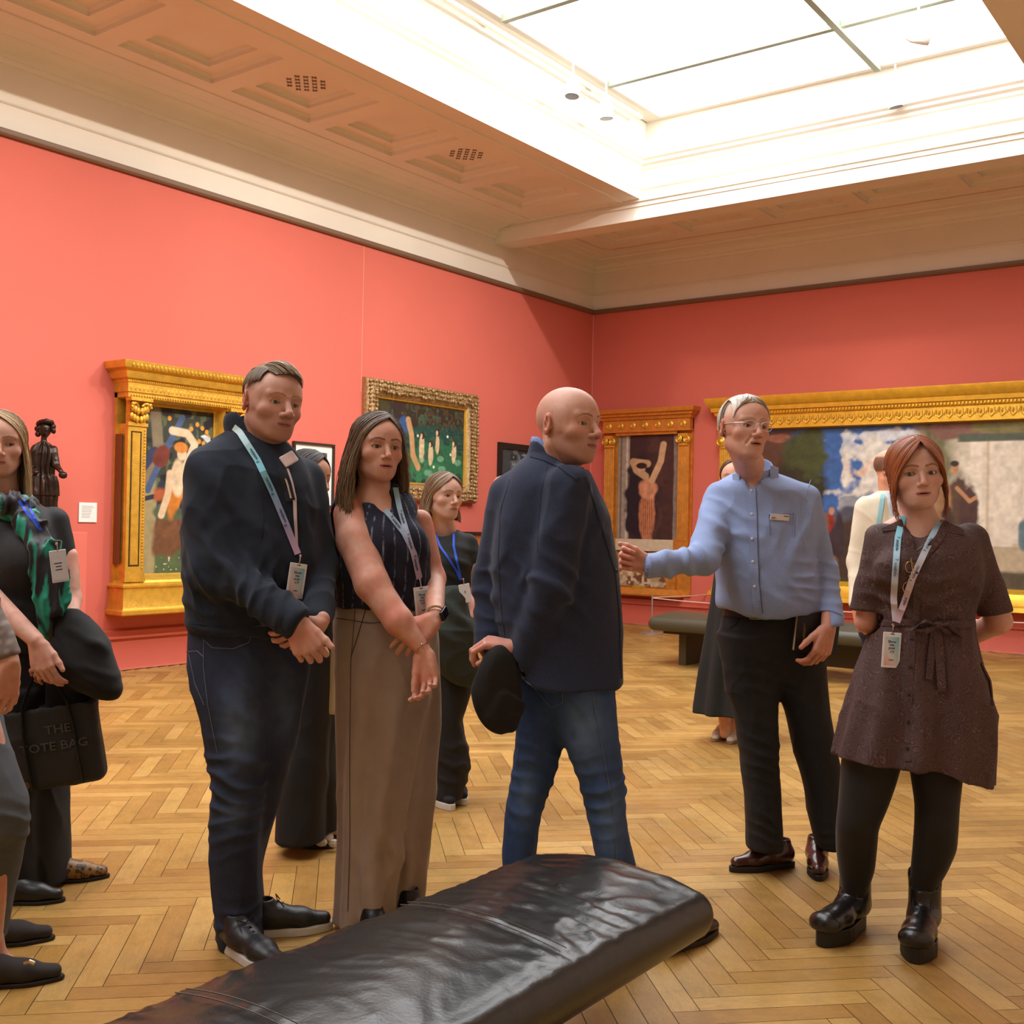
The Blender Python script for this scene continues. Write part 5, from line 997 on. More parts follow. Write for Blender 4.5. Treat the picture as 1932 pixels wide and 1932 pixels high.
    shoe(P, 'sneaker', fl_((462, 1769)), fl_((628, 1752)), lt, ws, w=.05, sole=.026, lace=(mat('black_lace', (12, 12, 12), .6), 5)); shoe(P, 'sneaker', fl_((418, 1786)), fl_((545, 1850)), lt, ws, w=.05, sole=.028, lace=(mat('black_lace', (12, 12, 12), .6), 4))
    lz = empty('lanyard', W(P.b), YAW, label='blue lanyard round the neck of the man in the navy sweater', cat='lanyard')
    o, Q, NN = P.ribbon('strap', [(441, 806), (452, 815), (486, 868), (515, 930), (540, 990), (562, 1045)], .020, LAN, None, .007, 60, lgrad, lz); strap_text(P, Q, NN, (.25, .48, .72), .0125, flip=True, parent=lz)
    P.ribbon('strap', [(540, 884), (549, 910), (556, 940), (557, 975), (561, 1045)], .014, LAN, None, .005, 40, lambda t: s2l((214, 196, 200))*(1-t*.4), lz, taper=lambda t: 1-.5*t)
    badge(P, 564, 1063, .058, .108, 38, 8, ['sweater'], .012, label='badge reading Show me your CV hanging on the navy sweater')[0]
    inner(P, p(486, 868, .03), [[p(402, 900, -.03), p(412, 1070, -.12), p(540, 1163, -.25)], [p(570, 910, .08), p(606, 1070, .05), p(603, 1166, -.17)]]); finish(P)
m_sweater()
# ------------------------------------------------------------------ woman in the brown patterned dress
def brown_dress_mat():
    m = bpy.data.materials.new('paisley_fabric'); m.use_nodes = True; N = m.node_tree.nodes; L = m.node_tree.links; b = N['Principled BSDF']; b.inputs['Roughness'].default_value = .8
    tc = N.new('ShaderNodeTexCoord'); mp = N.new('ShaderNodeMapping'); mp.inputs['Scale'].default_value = (1.3, .6, 1); L.new(tc.outputs['Object'], mp.inputs[0])
    ns = N.new('ShaderNodeTexNoise'); ns.inputs['Scale'].default_value = 11; ns.inputs['Detail'].default_value = 1.5; L.new(mp.outputs[0], ns.inputs['Vector'])
    mx = N.new('ShaderNodeMixRGB'); mx.inputs[0].default_value = .12; L.new(mp.outputs[0], mx.inputs[1]); L.new(ns.outputs['Color'], mx.inputs[2])
    v = N.new('ShaderNodeTexVoronoi'); v.inputs['Scale'].default_value = 34; L.new(mx.outputs[0], v.inputs['Vector'])
    s = N.new('ShaderNodeMath'); s.operation = 'MULTIPLY'; s.inputs[1].default_value = 34; L.new(v.outputs['Distance'], s.inputs[0]); q = N.new('ShaderNodeMath'); q.operation = 'SINE'; L.new(s.outputs[0], q.inputs[0])
    r = N.new('ShaderNodeValToRGB'); r.color_ramp.elements[0].position = .55; r.color_ramp.elements[0].color = (*lin(66, 44, 42), 1); r.color_ramp.elements[1].position = 1; r.color_ramp.elements[1].color = (*lin(124, 94, 88), 1); L.new(q.outputs[0], r.inputs[0])
    n2 = N.new('ShaderNodeTexNoise'); n2.inputs['Scale'].default_value = 9; L.new(mp.outputs[0], n2.inputs['Vector']); m2 = N.new('ShaderNodeMixRGB'); m2.inputs[2].default_value = (*lin(62, 42, 40), 1); L.new(n2.outputs['Fac'], m2.inputs[0]); L.new(r.outputs[0], m2.inputs[1]); L.new(m2.outputs[0], b.inputs['Base Color']); return m
def w_dress():
    P = Person(3.62, fl_((1632, 1770)), 'woman with auburn fringe in a brown patterned dress, black tights and platform boots')
    D = brown_dress_mat(); p = P.P
    lo, hi = box_of(P, 1560, 1930, 960, 1490, .22, .25); f = Fld(lo, hi, .005)
    fold = lambda th, Z, X, Y: .016*np.clip((1.12-Z)/.35, 0, 1)*np.sin(th*11+1.3*np.sin(Z*7))*(.6+.4*np.sin(th*3+1))
    f.loft(sil(P.d, [(978, 1712, 1768, .02, .04), (990, 1682, 1800, .02, .065), (1003, 1660, 1828, .01, .09), (1020, 1650, 1842, 0, .105), (1050, 1645, 1850, 0, .12), (1090, 1648, 1850, -.01, .128), (1130, 1652, 1840, 0, .118), (1165, 1655, 1834, 0, .105), (1180, 1652, 1834, 0, .105), (1200, 1643, 1838, 0, .115), (1250, 1628, 1848, 0, .13), (1300, 1613, 1862, 0, .14), (1350, 1599, 1872, 0, .15), (1400, 1585, 1873, 0, .155), (1430, 1577, 1872, 0, .16), (1485, 1574, 1868, 0, .16)], sig=1.2), .02, n=2.3, fold=fold)
    f.cap(p(1661, 1018, .01), p(1631, 1150, .02), .052, .046, .03); f.cap(p(1832, 1022, .01), p(1879, 1158, .02), .056, .054, .03)
    f.ell(p(1690, 1078, -.08), (.055, .04, .055), .04); f.ell(p(1780, 1078, -.08), (.055, .04, .055), .04)
    z1 = zline([(1500, 1425), (1577, 1426), (1640, 1434), (1715, 1437), (1745, 1442), (1800, 1464), (1858, 1481), (1950, 1482)], P.d); f.cut(lambda X, Y, Z: z1(X)-Z)
    f.cap(p(1727, 1060, -.13), p(1736, 985, -.13), .012, .075, .004, 's'); f.cap(p(1736, 985, -.12), p(1736, 965, .03), .062, .062, .004, 's')
    f.chop(p(1630, 1153, .02), (-.1, 0, -1), .075); f.chop(p(1880, 1157, .02), (.25, 0, -1), .085)
    P.cloth('dress', f, D, addf(gfold(p(1745, 1185), (1, 0, .2), .09, 40, .008), gfold(p(1700, 1120, -.1), (.3, 0, 1), .1, 18, .010), gfold(p(1800, 1120, -.1), (-.4, 0, 1), .1, 18, .010), drape(.010, 8, 3, 3)))
    head(P, p(1727, 893, -.02), -7, 2, -5, 1.0, skin=(204, 160, 142), fw=1.07, jaw=.94, chin=.96, nose=.95, lip=(176, 104, 98), lipf=1.15, brow=(120, 70, 44), gaze=(-10, 5), eyeo=1.15, mouth=.12, neck=p(1733, 1012, .03), nr=.046, neckr2=.06, iris=(84, 86, 64), lash=1, cheek=1.1, ears=(0, 0),
         extra=[(p(1733, 1005, .02), p(1729, 1060, -.02), .07, .075, .04), (p(1690, 1010, .02), p(1780, 1010, .02), .055, .055, .03)], scalp=((112, 60, 30), lambda x, y, z: np.clip((z-.07+np.clip(-y, 0, 1)*.0-.03*(y > 0)+.08*(y > 0))/.01, 0, 1), .6))
    limbs(P, [(p(1645, 1090, .02), p(1634, 1172, .04), .036, .034, .01), (p(1634, 1172, .04), p(1700, 1222, .22), .034, .024, .012)]+handcaps(p(1700, 1222, .22), (1, .2, -.2), (0, -1, .1), 1, .9, ((40, 40, 20),)*4))
    limbs(P, [(p(1862, 1090, .02), p(1884, 1172, .04), .042, .042, .01), (p(1884, 1172, .04), p(1790, 1222, .22), .040, .026, .014)]+handcaps(p(1790, 1222, .24), (-1, .1, -.2), (0, -1, .1), -1, .9, ((40, 40, 20),)*4))
    t = mat('black_tights', (14, 13, 13), .75, sheen=.15); lo, hi = box_of(P, 1560, 1840, 1380, 1740, .25, .25); f = Fld(lo, hi, .005)
    f.loft(sil(P.d+.03, [(1380, 1598, 1712, -.02), (1420, 1592, 1706, -.01), (1440, 1589, 1698), (1480, 1586, 1687), (1520, 1583, 1673), (1560, 1578, 1656, 0), (1600, 1578, 1653, .04), (1640, 1583, 1649, .07), (1680, 1589, 1636, .09), (1740, 1596, 1630, .10)], b=-1), .02, n=2)
    f.loft(sil(P.d-.02, [(1380, 1708, 1822, .03), (1420, 1712, 1818, .03), (1450, 1718, 1815, .02), (1520, 1728, 1808), (1560, 1727, 1806, .0), (1600, 1724, 1803, .02), (1640, 1720, 1786, .04), (1665, 1718, 1772, .06), (1690, 1719, 1760, .07), (1750, 1722, 1752, .07)], b=-1), .02, n=2)
    P.cloth('tights', f, t)
    bl = mat('boot_leather', (22, 20, 20), .28, bump=.3, bscale=60, spec=.6); bs = mat('boot_sole', (20, 19, 18), .5); lc = mat('black_lace', (12, 12, 12), .6)
    shoe(P, 'boot', fl_((1548, 1788))+.29*A3(.69, .73), fl_((1548, 1788)), bl, bs, w=.052, sole=.02, pl=.030, solew=1.18, hh=.085, shaft=.165, sr=.054, lace=(lc, 3), tip=1.25, toer=1.5)
    shoe(P, 'boot', fl_((1725, 1820))+.29*A3(.46, .89), fl_((1725, 1820)), bl, bs, w=.052, sole=.02, pl=.030, solew=1.18, hh=.085, shaft=.165, sr=.054, lace=(lc, 3), tip=1.25, toer=1.5)
    # collar, placket, belt with bow
    for pts in ([(1706, 985), (1712, 1015), (1727, 1064)], [(1790, 980), (1772, 1015), (1729, 1064)]): P.ribbon('collar', pts, .026, D, ['dress'], .003, 24, thick=.004)
    P.ribbon('collar', [(1712, 988), (1664, 1001)], .045, D, ['dress'], .006, 14, thick=.004, taper=lambda t: 1-.75*t); P.ribbon('collar', [(1776, 992), (1818, 1006)], .05, D, ['dress'], .006, 14, thick=.004, taper=lambda t: 1-.6*t)
    P.ribbon('placket', [(1727, 1064), (1731, 1110), (1728, 1165), (1722, 1190), (1719, 1250), (1715, 1320), (1713, 1436)], .020, D, ['dress'], .002, 50, thick=.002)
    for y, x in ((1082, 1728), (1125, 1731), (1205, 1721), (1258, 1719), (1310, 1716), (1362, 1715), (1412, 1714)): q, n = P.hit(x, y, ['dress'], .006); P.mesh('button', *(lambda b: (np.array(b.V), b.F))(MB().ball(q, (.006, .003, .006), 10)), mat('dark_button', (40, 26, 24), .4))
    P.ribbon('belt', [(1652, 1176), (1700, 1173), (1760, 1178), (1836, 1177)], .022, D, ['dress'], .004, 40, thick=.004)
    k, _ = P.hit(1766, 1178, ['dress'], .015); b = MB(); b.ball(k, (.016, .012, .014), 10)
    b.tube([k, P.P(1745, 1172, k[1]-P.d-.02), P.P(1718, 1188, k[1]-P.d-.01), P.P(1745, 1192, k[1]-P.d-.012), k], [.006, .014, .012, .012, .006], 8, flat=.5); b.tube([k, P.P(1785, 1178, k[1]-P.d-.02), P.P(1812, 1202, k[1]-P.d-.0), P.P(1785, 1192, k[1]-P.d-.012), k], [.006, .014, .012, .012, .006], 8, flat=.5)
    P.mesh('bow', b.V, b.F, D); P.ribbon('sash_end', [(1768, 1184), (1772, 1230), (1777, 1304)], .026, D, ['dress'], .008, 24, thick=.004); P.ribbon('sash_end', [(1764, 1184), (1757, 1230), (1752, 1282)], .022, D, ['dress'], .008, 24, thick=.004)
    P.ribbon('pocket_edge', [(1850, 1252), (1866, 1285), (1872, 1330)], .008, D, ['dress'], .001, 14, thick=.006)
    # hair
    c1, c2 = (172, 96, 46), (104, 48, 22); S_ = []
    lf = [[(.006, -.070, .102), (-.014, -.100, .080), (-.042, -.098, .046), (-.066, -.080, .012), (-.078, -.062, -.03)], [(.006, -.060, .110), (-.026, -.090, .092), (-.062, -.080, .050), (-.080, -.056, -.005), (-.084, -.05, -.06), (-.080, -.05, -.10)], [(.004, -.04, .120), (-.038, -.060, .106), (-.076, -.048, .054), (-.088, -.02, -.01), (-.086, -.01, -.06)], [(.003, -.01, .124), (-.045, -.01, .110), (-.082, .0, .055), (-.088, .02, -.01), (-.070, .05, -.05)], [(0, .03, .122), (-.05, .05, .100), (-.078, .065, .045), (-.06, .09, -.01), (-.03, .10, -.04)], [(0, .07, .108), (-.03, .10, .08), (-.04, .118, .03), (-.01, .118, -.03)], [(0, .09, .09), (0, .118, .04), (0, .12, -.03)]]
    rt = mir(lf); rt[0] = [(.008, -.070, .102), (.022, -.106, .076), (.052, -.100, .040), (.074, -.076, .006), (.082, -.058, -.035)]
    for G in (lf, rt): S_ += hairpatch(G, 900, .0019, .004, .009, (c1, c2), rnd=len(S_)+1)
    wisp = [[(.076, -.055, .01), (.085, -.056, -.05), (.080, -.055, -.10), (.072, -.06, -.15)], [(.082, -.02, .0), (.089, -.02, -.06), (.082, -.03, -.13), (.07, -.03, -.17)]]
    S_ += hairpatch(wisp, 60, .0011, .008, .006, (c1, c2), rnd=5, wav=.003)+hairpatch(mir(wisp), 50, .0011, .008, .006, (c1, c2), rnd=6, wav=.003)+hairpatch([[(0, .11, .0), (.01, .13, -.06), (.03, .11, -.14)], [(0, .11, .0), (-.01, .13, -.06), (-.03, .11, -.14)]], 60, .003, .01, .01, (c1, c2), rnd=8)
    hair(P, S_, [hairsheet(lf, col=c2), hairsheet(rt, col=c2)])
    # jewellery
    b = MB()
    for z, r in ((-.036, .005), (-.026, .003)): b.tube([hl(P, A3(-.083+r*.2*math.cos(a), .004+r*math.cos(a), z+r*math.sin(a))) for a in np.linspace(0, 2*PI, 12)], .0009, 5)
    P.mesh('earring', b.V, b.F, mat('gold_jewel', (214, 170, 90), .25, 1.)); b = MB().tube([hl(P, A3(.016+.004*math.cos(a), -.1, -.037+.005*math.sin(a))) for a in np.linspace(0, 5.2, 12)], .0008, 5); P.mesh('nose_ring', b.V, b.F, mat('gold_jewel'))
    inner(P, p(1733, 1012, .03), [[p(1650, 1040, .02), p(1642, 1100, .02)], [p(1846, 1040, .02), p(1864, 1100, .02)]], legs=()); finish(P); P.bvh['skin'] = BVHTree.FromPolygons(join(P.body)[0].tolist(), join(P.body)[1].tolist())
    b = MB(); pts = [P.hit(x, y, None, .002)[0] for x, y in ((1708, 1025), (1716, 1034), (1727, 1040), (1738, 1033), (1748, 1024))]; b.tube(pts, .0009, 5); b.ball(pts[2]+A3(0, -.003, -.008), (.006, .002, .006), 10); P.mesh('necklace', b.V, b.F, mat('silver_jewel', (196, 196, 196), .25, 1.))
    t, q = badge(P, 1684, 1193, .058, .112, 2, 3, ['dress'], .014, label='badge reading Show me your CV on the brown dress, hung from a pale blue lanyard'); lz = empty('lanyard', W(P.b), YAW, label='pale blue to pink lanyard round the neck of the woman in the brown dress', cat='lanyard')
    g = lambda f0: (lambda t: s2l((110, 200, 220))*(1-min(1, t*1.2+f0))+s2l((206, 196, 210))*min(1, t*1.2+f0) if t*1.2+f0 < 1 else s2l((206, 196, 210))*(1-(t*1.2+f0-1))+s2l((206, 160, 190))*(t*1.2+f0-1))
    o, Q, NN = P.ribbon('strap', [(1704, 974), (1694, 1015), (1689, 1080), (1686, 1130), (1690, 1172)], .020, LAN, None, .006, 50, g(0), lz); strap_text(P, Q, NN, (.3, .52), .0125, flip=False, parent=lz)
    o, Q, NN = P.ribbon('strap', [(1772, 984), (1750, 1030), (1722, 1090), (1705, 1140), (1692, 1174)], .020, LAN, None, .0085, 50, g(.35), lz); strap_text(P, Q, NN, (.24, .52, .8), .0125, flip=True, parent=lz)
    b = MB(); q0 = P.hit(1688, 1178, ['dress'], .016)[0]; b.tube([q0, q+A3(0, 0, .02)], .002, 6); P.mesh('hook', b.V, b.F, CHROME, lz)
    e = empty('spectacles', W(P.b), YAW, label='thin gold wire spectacles hanging folded in the neckline of the brown dress', cat='spectacles'); b = MB()
    for x, y in ((1713, 1072), (1709, 1107)):
        q, n = P.hit(x, y, ['dress'], .012); b.tube([q+A3(.017*math.cos(a)*.8, -.004, .017*math.sin(a)) for a in np.linspace(0, 2*PI, 20)], .0009, 5)
    q, n = P.hit(1712, 1088, ['dress'], .014); b.tube([q+A3(.002, 0, .006), q+A3(.004, -.003, 0), q+A3(0, 0, -.006)], .001, 5); q2 = P.hit(1716, 1056, ['dress'], .012)[0]; q3 = P.hit(1722, 1085, ['dress'], .012)[0]; b.tube([q2, q3], .001, 5); P.mesh('wire_frame', b.V, b.F, mat('gold_jewel'), e)
w_dress()
# ------------------------------------------------------------------ woman in the striped waistcoat top
def stripes_mat(name, base, line, nrm):
    m = bpy.data.materials.new(name); m.use_nodes = True; N = m.node_tree.nodes; L = m.node_tree.links; b = N['Principled BSDF']; b.inputs['Roughness'].default_value = .85
    a = N.new('ShaderNodeAttribute'); a.attribute_name = 'col'; L.new(a.outputs['Color'], b.inputs['Base Color']); return m
def long_hair(P, c1, c2, tip, n=900, part=0., L=1., front=True, w=.0020, side=(1, 1), bulk=1., back=(.30, .30), wav=.004, f1=.30, f2=.30, ear=0):
    S_ = []; sh = []
    for q, ln, F in ((-1, side[0], f1), (1, side[1], f2)):
        B = .012*bulk; X = lambda *p: [(part+(q*x-part)*min(1, abs(x)/.03), y, z) for x, y, z in p]; k = ear*.03
        G = [X((0, -.070, .100), (.030, -.088, .082), (.062, -.068, .045), (.076+B*.3, -.042+k, .0), (.080+B, -.03+k, -.07), (.084+B, -.035+k, -.07-F*.5), (.076+B, -.045+k, -.07-F)),
             X((0, -.050, .114), (.040, -.060, .102), (.074, -.040, .055), (.084+B*.4, -.015+k, .0), (.088+B, -.005+k, -.07), (.094+B, -.01, -.07-F*.5), (.090+B, -.015, -.07-F)),
             X((0, -.015, .125), (.048, -.012, .110), (.082, .008, .055), (.088+B*.5, .025, .0), (.090+B, .035, -.07), (.096+B, .035, -.07-F*.5), (.092+B, .03, -.07-F)),
             X((0, .03, .124), (.048, .05, .102), (.074, .068, .050), (.078+B*.4, .078, .0), (.078+B, .085, -.07), (.082+B, .09, -.07-ln*.3*.5), (.080+B, .09, -.07-ln*.3)),
             X((0, .07, .108), (.034, .094, .080), (.048, .110, .035), (.048, .118+B*.4, -.01), (.046, .118+B, -.08), (.046, .12+B, -.08-ln*.3*.5), (.044, .12+B, -.08-ln*.3)),
             X((0, .088, .092), (.004, .114, .05), (.004, .124, .0), (.003, .125+B, -.08), (.003, .13+B, -.08-ln*.15), (.002, .13+B, -.08-ln*.3))]
        S_ += hairpatch(G, n, w, .005, .012*bulk, (c1, c2), rnd=int(11+q), tipv=tip, wav=wav, seg=20); sh.append(hairsheet(G, seg=20, col=c2))
    return hair(P, S_, sh)
def w_vest():
    P = Person(3.72, fl_((715, 1742)), 'woman with long brown hair in navy pinstripe sleeveless top and taupe trousers')
    p = P.P
    head(P, p(712, 845, -.02), 28, 0, 2, .985, skin=(206, 156, 134), fw=1.03, jaw=.9, chin=.97, nose=.95, lip=(178, 104, 96), lipf=1.1, brow=(56, 42, 34), browt=1.0, gaze=(6, 2), eyeo=1.12, mouth=.12, neck=p(702, 948, .03), nr=.046, neckr2=.058, iris=(62, 46, 34), lash=1, cheek=1.0, ears=(0, 0),
         extra=[(p(655, 968, 0), p(790, 962, .06), .062, .055, .04), (p(712, 950, 0), p(735, 1000, -.05), .065, .06, .04)])
    long_hair(P, (112, 88, 68), (56, 42, 34), (190, 156, 106), n=1000, part=.012, f1=.22, f2=.36, side=(1.1, 1.3), bulk=1.7, wav=.009)
    # arms: bare right arm in front, left hand gripping its wrist
    limbs(P, [(p(662, 972, -.03), p(672, 1020, -.10), .058, .062, .02), (p(672, 1020, -.10), p(702, 1102, -.19), .062, .054, .02), (p(702, 1102, -.19), p(752, 1172, -.24), .052, .044, .02), (p(752, 1172, -.24), p(799, 1226, -.25), .042, .023, .02)]+handcaps(p(801, 1230, -.25), (.14, -.12, -1), (-.35, -.9, 0), 1, .98, ((28, 35, 20), (34, 42, 22), (38, 45, 22), (40, 48, 20)), (12, 4, 0, 12)), .0028)
    limbs(P, [(p(792, 985, .07), p(818, 1092, .04), .043, .038, .02), (p(818, 1092, .04), p(822, 1164, -.20), .040, .027, .02)]+handcaps(p(820, 1168, -.215), (-.68, -.12, -.66), (-.1, .85, -.35), -1, .95, ((14, 22, 12), (20, 28, 14), (26, 32, 14), (30, 34, 14)), (35, 10, 10, 10)), .0028)
    def vc(V, N):
        C = np.tile(s2l((16, 21, 44)), (len(V), 1)); ang = np.arctan2(V[:, 1]-P.d-.02, V[:, 0]-p(715, 1000)[0]); u = ang*2.9+.35*noise(V*np.array([1, 1, 3]), 2.2, 3); d = np.abs(u*1.55-np.round(u*1.55)); m = np.clip(1-d/.045, 0, 1)*.75; return C*(1-m[:, None])+s2l((150, 154, 170))*m[:, None]
    lo, hi = box_of(P, 600, 830, 900, 1165, .3, .3); f = Fld(lo, hi, .0042)
    f.loft(sil(P.d, [(912, 662, 752, .03, .05), (930, 640, 775, .03, .08), (955, 628, 788, .02, .105), (1000, 622, 803, 0, .125), (1040, 620, 810, -.01, .13), (1080, 620, 812, -.01, .13), (1110, 624, 810, 0, .128), (1150, 632, 804, 0, .12)]), .02, n=2.3)
    f.ell(p(708, 1030, -.10), (.06, .04, .065), .04); f.ell(p(775, 1026, -.07), (.05, .04, .06), .04)
    f.cap(p(702, 935, -.02), p(700, 880, .02), .060, .075, .006, 's'); f.cap(p(756, 1000, -.17), p(722, 930, -.10), .014, .060, .004, 's')
    f.ell(p(658, 985, -.05), (.064, .11, .085), .01, 's')
    f.ell(p(808, 985, .04), (.055, .09, .07), .01, 's'); zc = zline([(600, 1141), (700, 1146), (830, 1152)], P.d); f.cut(lambda X, Y, Z: zc(X)-Z)
    P.cloth('waistcoat_top', f, mat('pinstripe', attr='col', rough=.85, bump=.15, bscale=300), addf(gfold(p(720, 1110, -.1), (1, 0, .1), .12, 14, .007), gfold(p(780, 1080, -.1), (.8, 0, .6), .1, 16, .006), drape(.006, 7, 3, 4)), col=vc)
    tm = mat('taupe_cloth', (158, 142, 130), .85, sheen=.08, bump=.12, bscale=400, var=.05, vscale=20)
    lo, hi = box_of(P, 615, 850, 1130, 1790, .25, .3); f = Fld(lo, hi, .0055)
    fo = lambda th, Z, X, Y: .010*np.sin(th*7+1.5*np.sin(Z*5))*np.clip((1.0-Z)/.3, .1, 1)
    f.loft(sil(P.d+.0, [(1128, 640, 800, .01, .115), (1160, 635, 804, .01, .12), (1200, 632, 806, .01, .125), (1260, 633, 806, 0, .13), (1300, 634, 800, 0, .13), (1400, 638, 790, -.01, .12), (1500, 640, 775, -.02, .115), (1560, 640, 764, -.02, .115), (1660, 638, 752, -.02, .12), (1750, 635, 745, -.02, .125)]), .02, n=2.2, fold=fo)
    f.loft(sil(P.d+.10, [(1128, 690, 818, -.06, .1), (1160, 696, 824, -.05, .1), (1200, 700, 829, -.04, .105), (1260, 704, 828, -.03, .105), (1330, 710, 826, -.01, .1), (1400, 712, 824, 0, .1), (1500, 714, 820, 0, .1), (1600, 712, 808, 0, .1), (1700, 712, 793, 0, .1), (1750, 716, 790, 0, .1)]), .03, n=2.2, fold=fo)
    zc = zline([(600, 1732), (760, 1732), (900, 1715)], P.d); f.cut(lambda X, Y, Z: zc(X)-Z)
    P.cloth('trousers', f, tm, addf(gfold(p(690, 1200, -.1), (1, 0, .15), .16, 8, .010), gfold(p(740, 1620, -.1), (.9, 0, .3), .16, 8, .016), drape(.012, 5, 1.6, 8)))
    P.ribbon('side_seam', [(670, 1150), (662, 1250), (660, 1400), (660, 1600), (656, 1720)], .002, mat('dark_taupe', (74, 62, 56), .9), ['trousers'], .0008, 60); P.ribbon('waistband', [(634, 1166), (700, 1176), (760, 1170)], .0025, mat('dark_taupe'), ['trousers'], .0008, 30); P.ribbon('pocket_edge', [(690, 1150), (672, 1210), (662, 1240)], .003, mat('dark_taupe'), ['trousers'], .0008, 24)
    for a, b in ((fl_((690, 1760)), fl_((740, 1800))), (fl_((760, 1735)), fl_((815, 1762)))): shoe(P, 'shoe', a, b, mat('black_leather_shoe', (24, 22, 22), .4), BLACKM, w=.042, sole=.02)
    lz = empty('lanyard', W(P.b), YAW, label='pale blue lanyard on the navy pinstripe top', cat='lanyard')
    o, Q, NN = P.ribbon('strap', [(698, 916), (712, 945), (738, 975), (762, 1005), (782, 1045), (792, 1090)], .018, LAN, None, .007, 60, lambda t: s2l((150, 190, 202))*(1-t)+s2l((150, 150, 186))*t, lz); strap_text(P, Q, NN, (.2, .45), .0115, flip=False, parent=lz)
    o, Q, NN = P.ribbon('strap', [(746, 920), (754, 960), (766, 1000), (780, 1045), (791, 1092)], .018, LAN, None, .009, 60, lambda t: s2l((136, 180, 196))*(1-t)+s2l((184, 160, 190))*t, lz); strap_text(P, Q, NN, (.35, .62, .85), .0115, flip=False, parent=lz)
    badge(P, 794, 1107, .052, .098, 20, -7, ['waistcoat_top'], .05, label='badge reading Show me your CV above the clasped hands of the pinstripe top woman')
    inner(P, p(702, 948, .03), [[p(664, 985, -.02)], [p(790, 985, .06)]]); finish(P); V = join(P.body); P.bvh['skin'] = BVHTree.FromPolygons(V[0].tolist(), V[1].tolist())
    wt = empty('wristwatch', W(P.b), YAW, label='black square wristwatch with pale strap on the clasping wrist of the pinstripe top woman', cat='watch'); c = p(822, 1163, -.21); b = MB(); a = unit(p(822, 1164, -.20)-p(822, 1092, .04)); e1 = unit(np.cross(a, (0, 1, 0))); e2 = np.cross(a, e1)
    b.tube([c-a*.012+.030*(e1*math.cos(t)+e2*math.sin(t)) for t in np.linspace(0, 2*PI, 24)], .007, 6, flat=.4); P.mesh('strap', b.V, b.F, mat('watch_strap', (206, 186, 176), .6), wt); f = Fld(c-.06, c+.06, .002); f.box(c-a*.012+unit(e1*.9+A3(.2, -.5, 0))*.031, (.006, .017, .019), np.stack([unit(e1*.9+A3(.2, -.5, 0)), unit(np.cross(a, unit(e1*.9+A3(.2, -.5, 0)))), a], 1), .004); V, F = f.nets(); P.mesh('case', V, F, mat('watch_black', (16, 16, 18), .15), wt, smooth=True)
    b = MB(); c = p(797, 1224, -.25); a = unit(p(799, 1226, -.25)-p(752, 1172, -.20)); e1 = unit(np.cross(a, (0, 1, 0))); e2 = np.cross(a, e1); b.tube([c+.026*(e1*math.cos(t)+e2*math.sin(t)) for t in np.linspace(0, 2*PI, 24)], .0012, 5); P.mesh('bracelet', b.V, b.F, mat('gold_jewel', (214, 170, 90), .25, 1.))
    q, n = P.hit(795, 1216, ['skin'], .002)
    b = MB().ball(q, (.004, .003, .004), 8); P.mesh('ring', b.V, b.F, mat('silver_jewel', (196, 196, 196), .25, 1.)); b = MB().ball(hl(P, A3(-.080, .003, -.040)), (.003, .003, .006), 8); P.mesh('earring', b.V, b.F, mat('silver_jewel'))
w_vest()
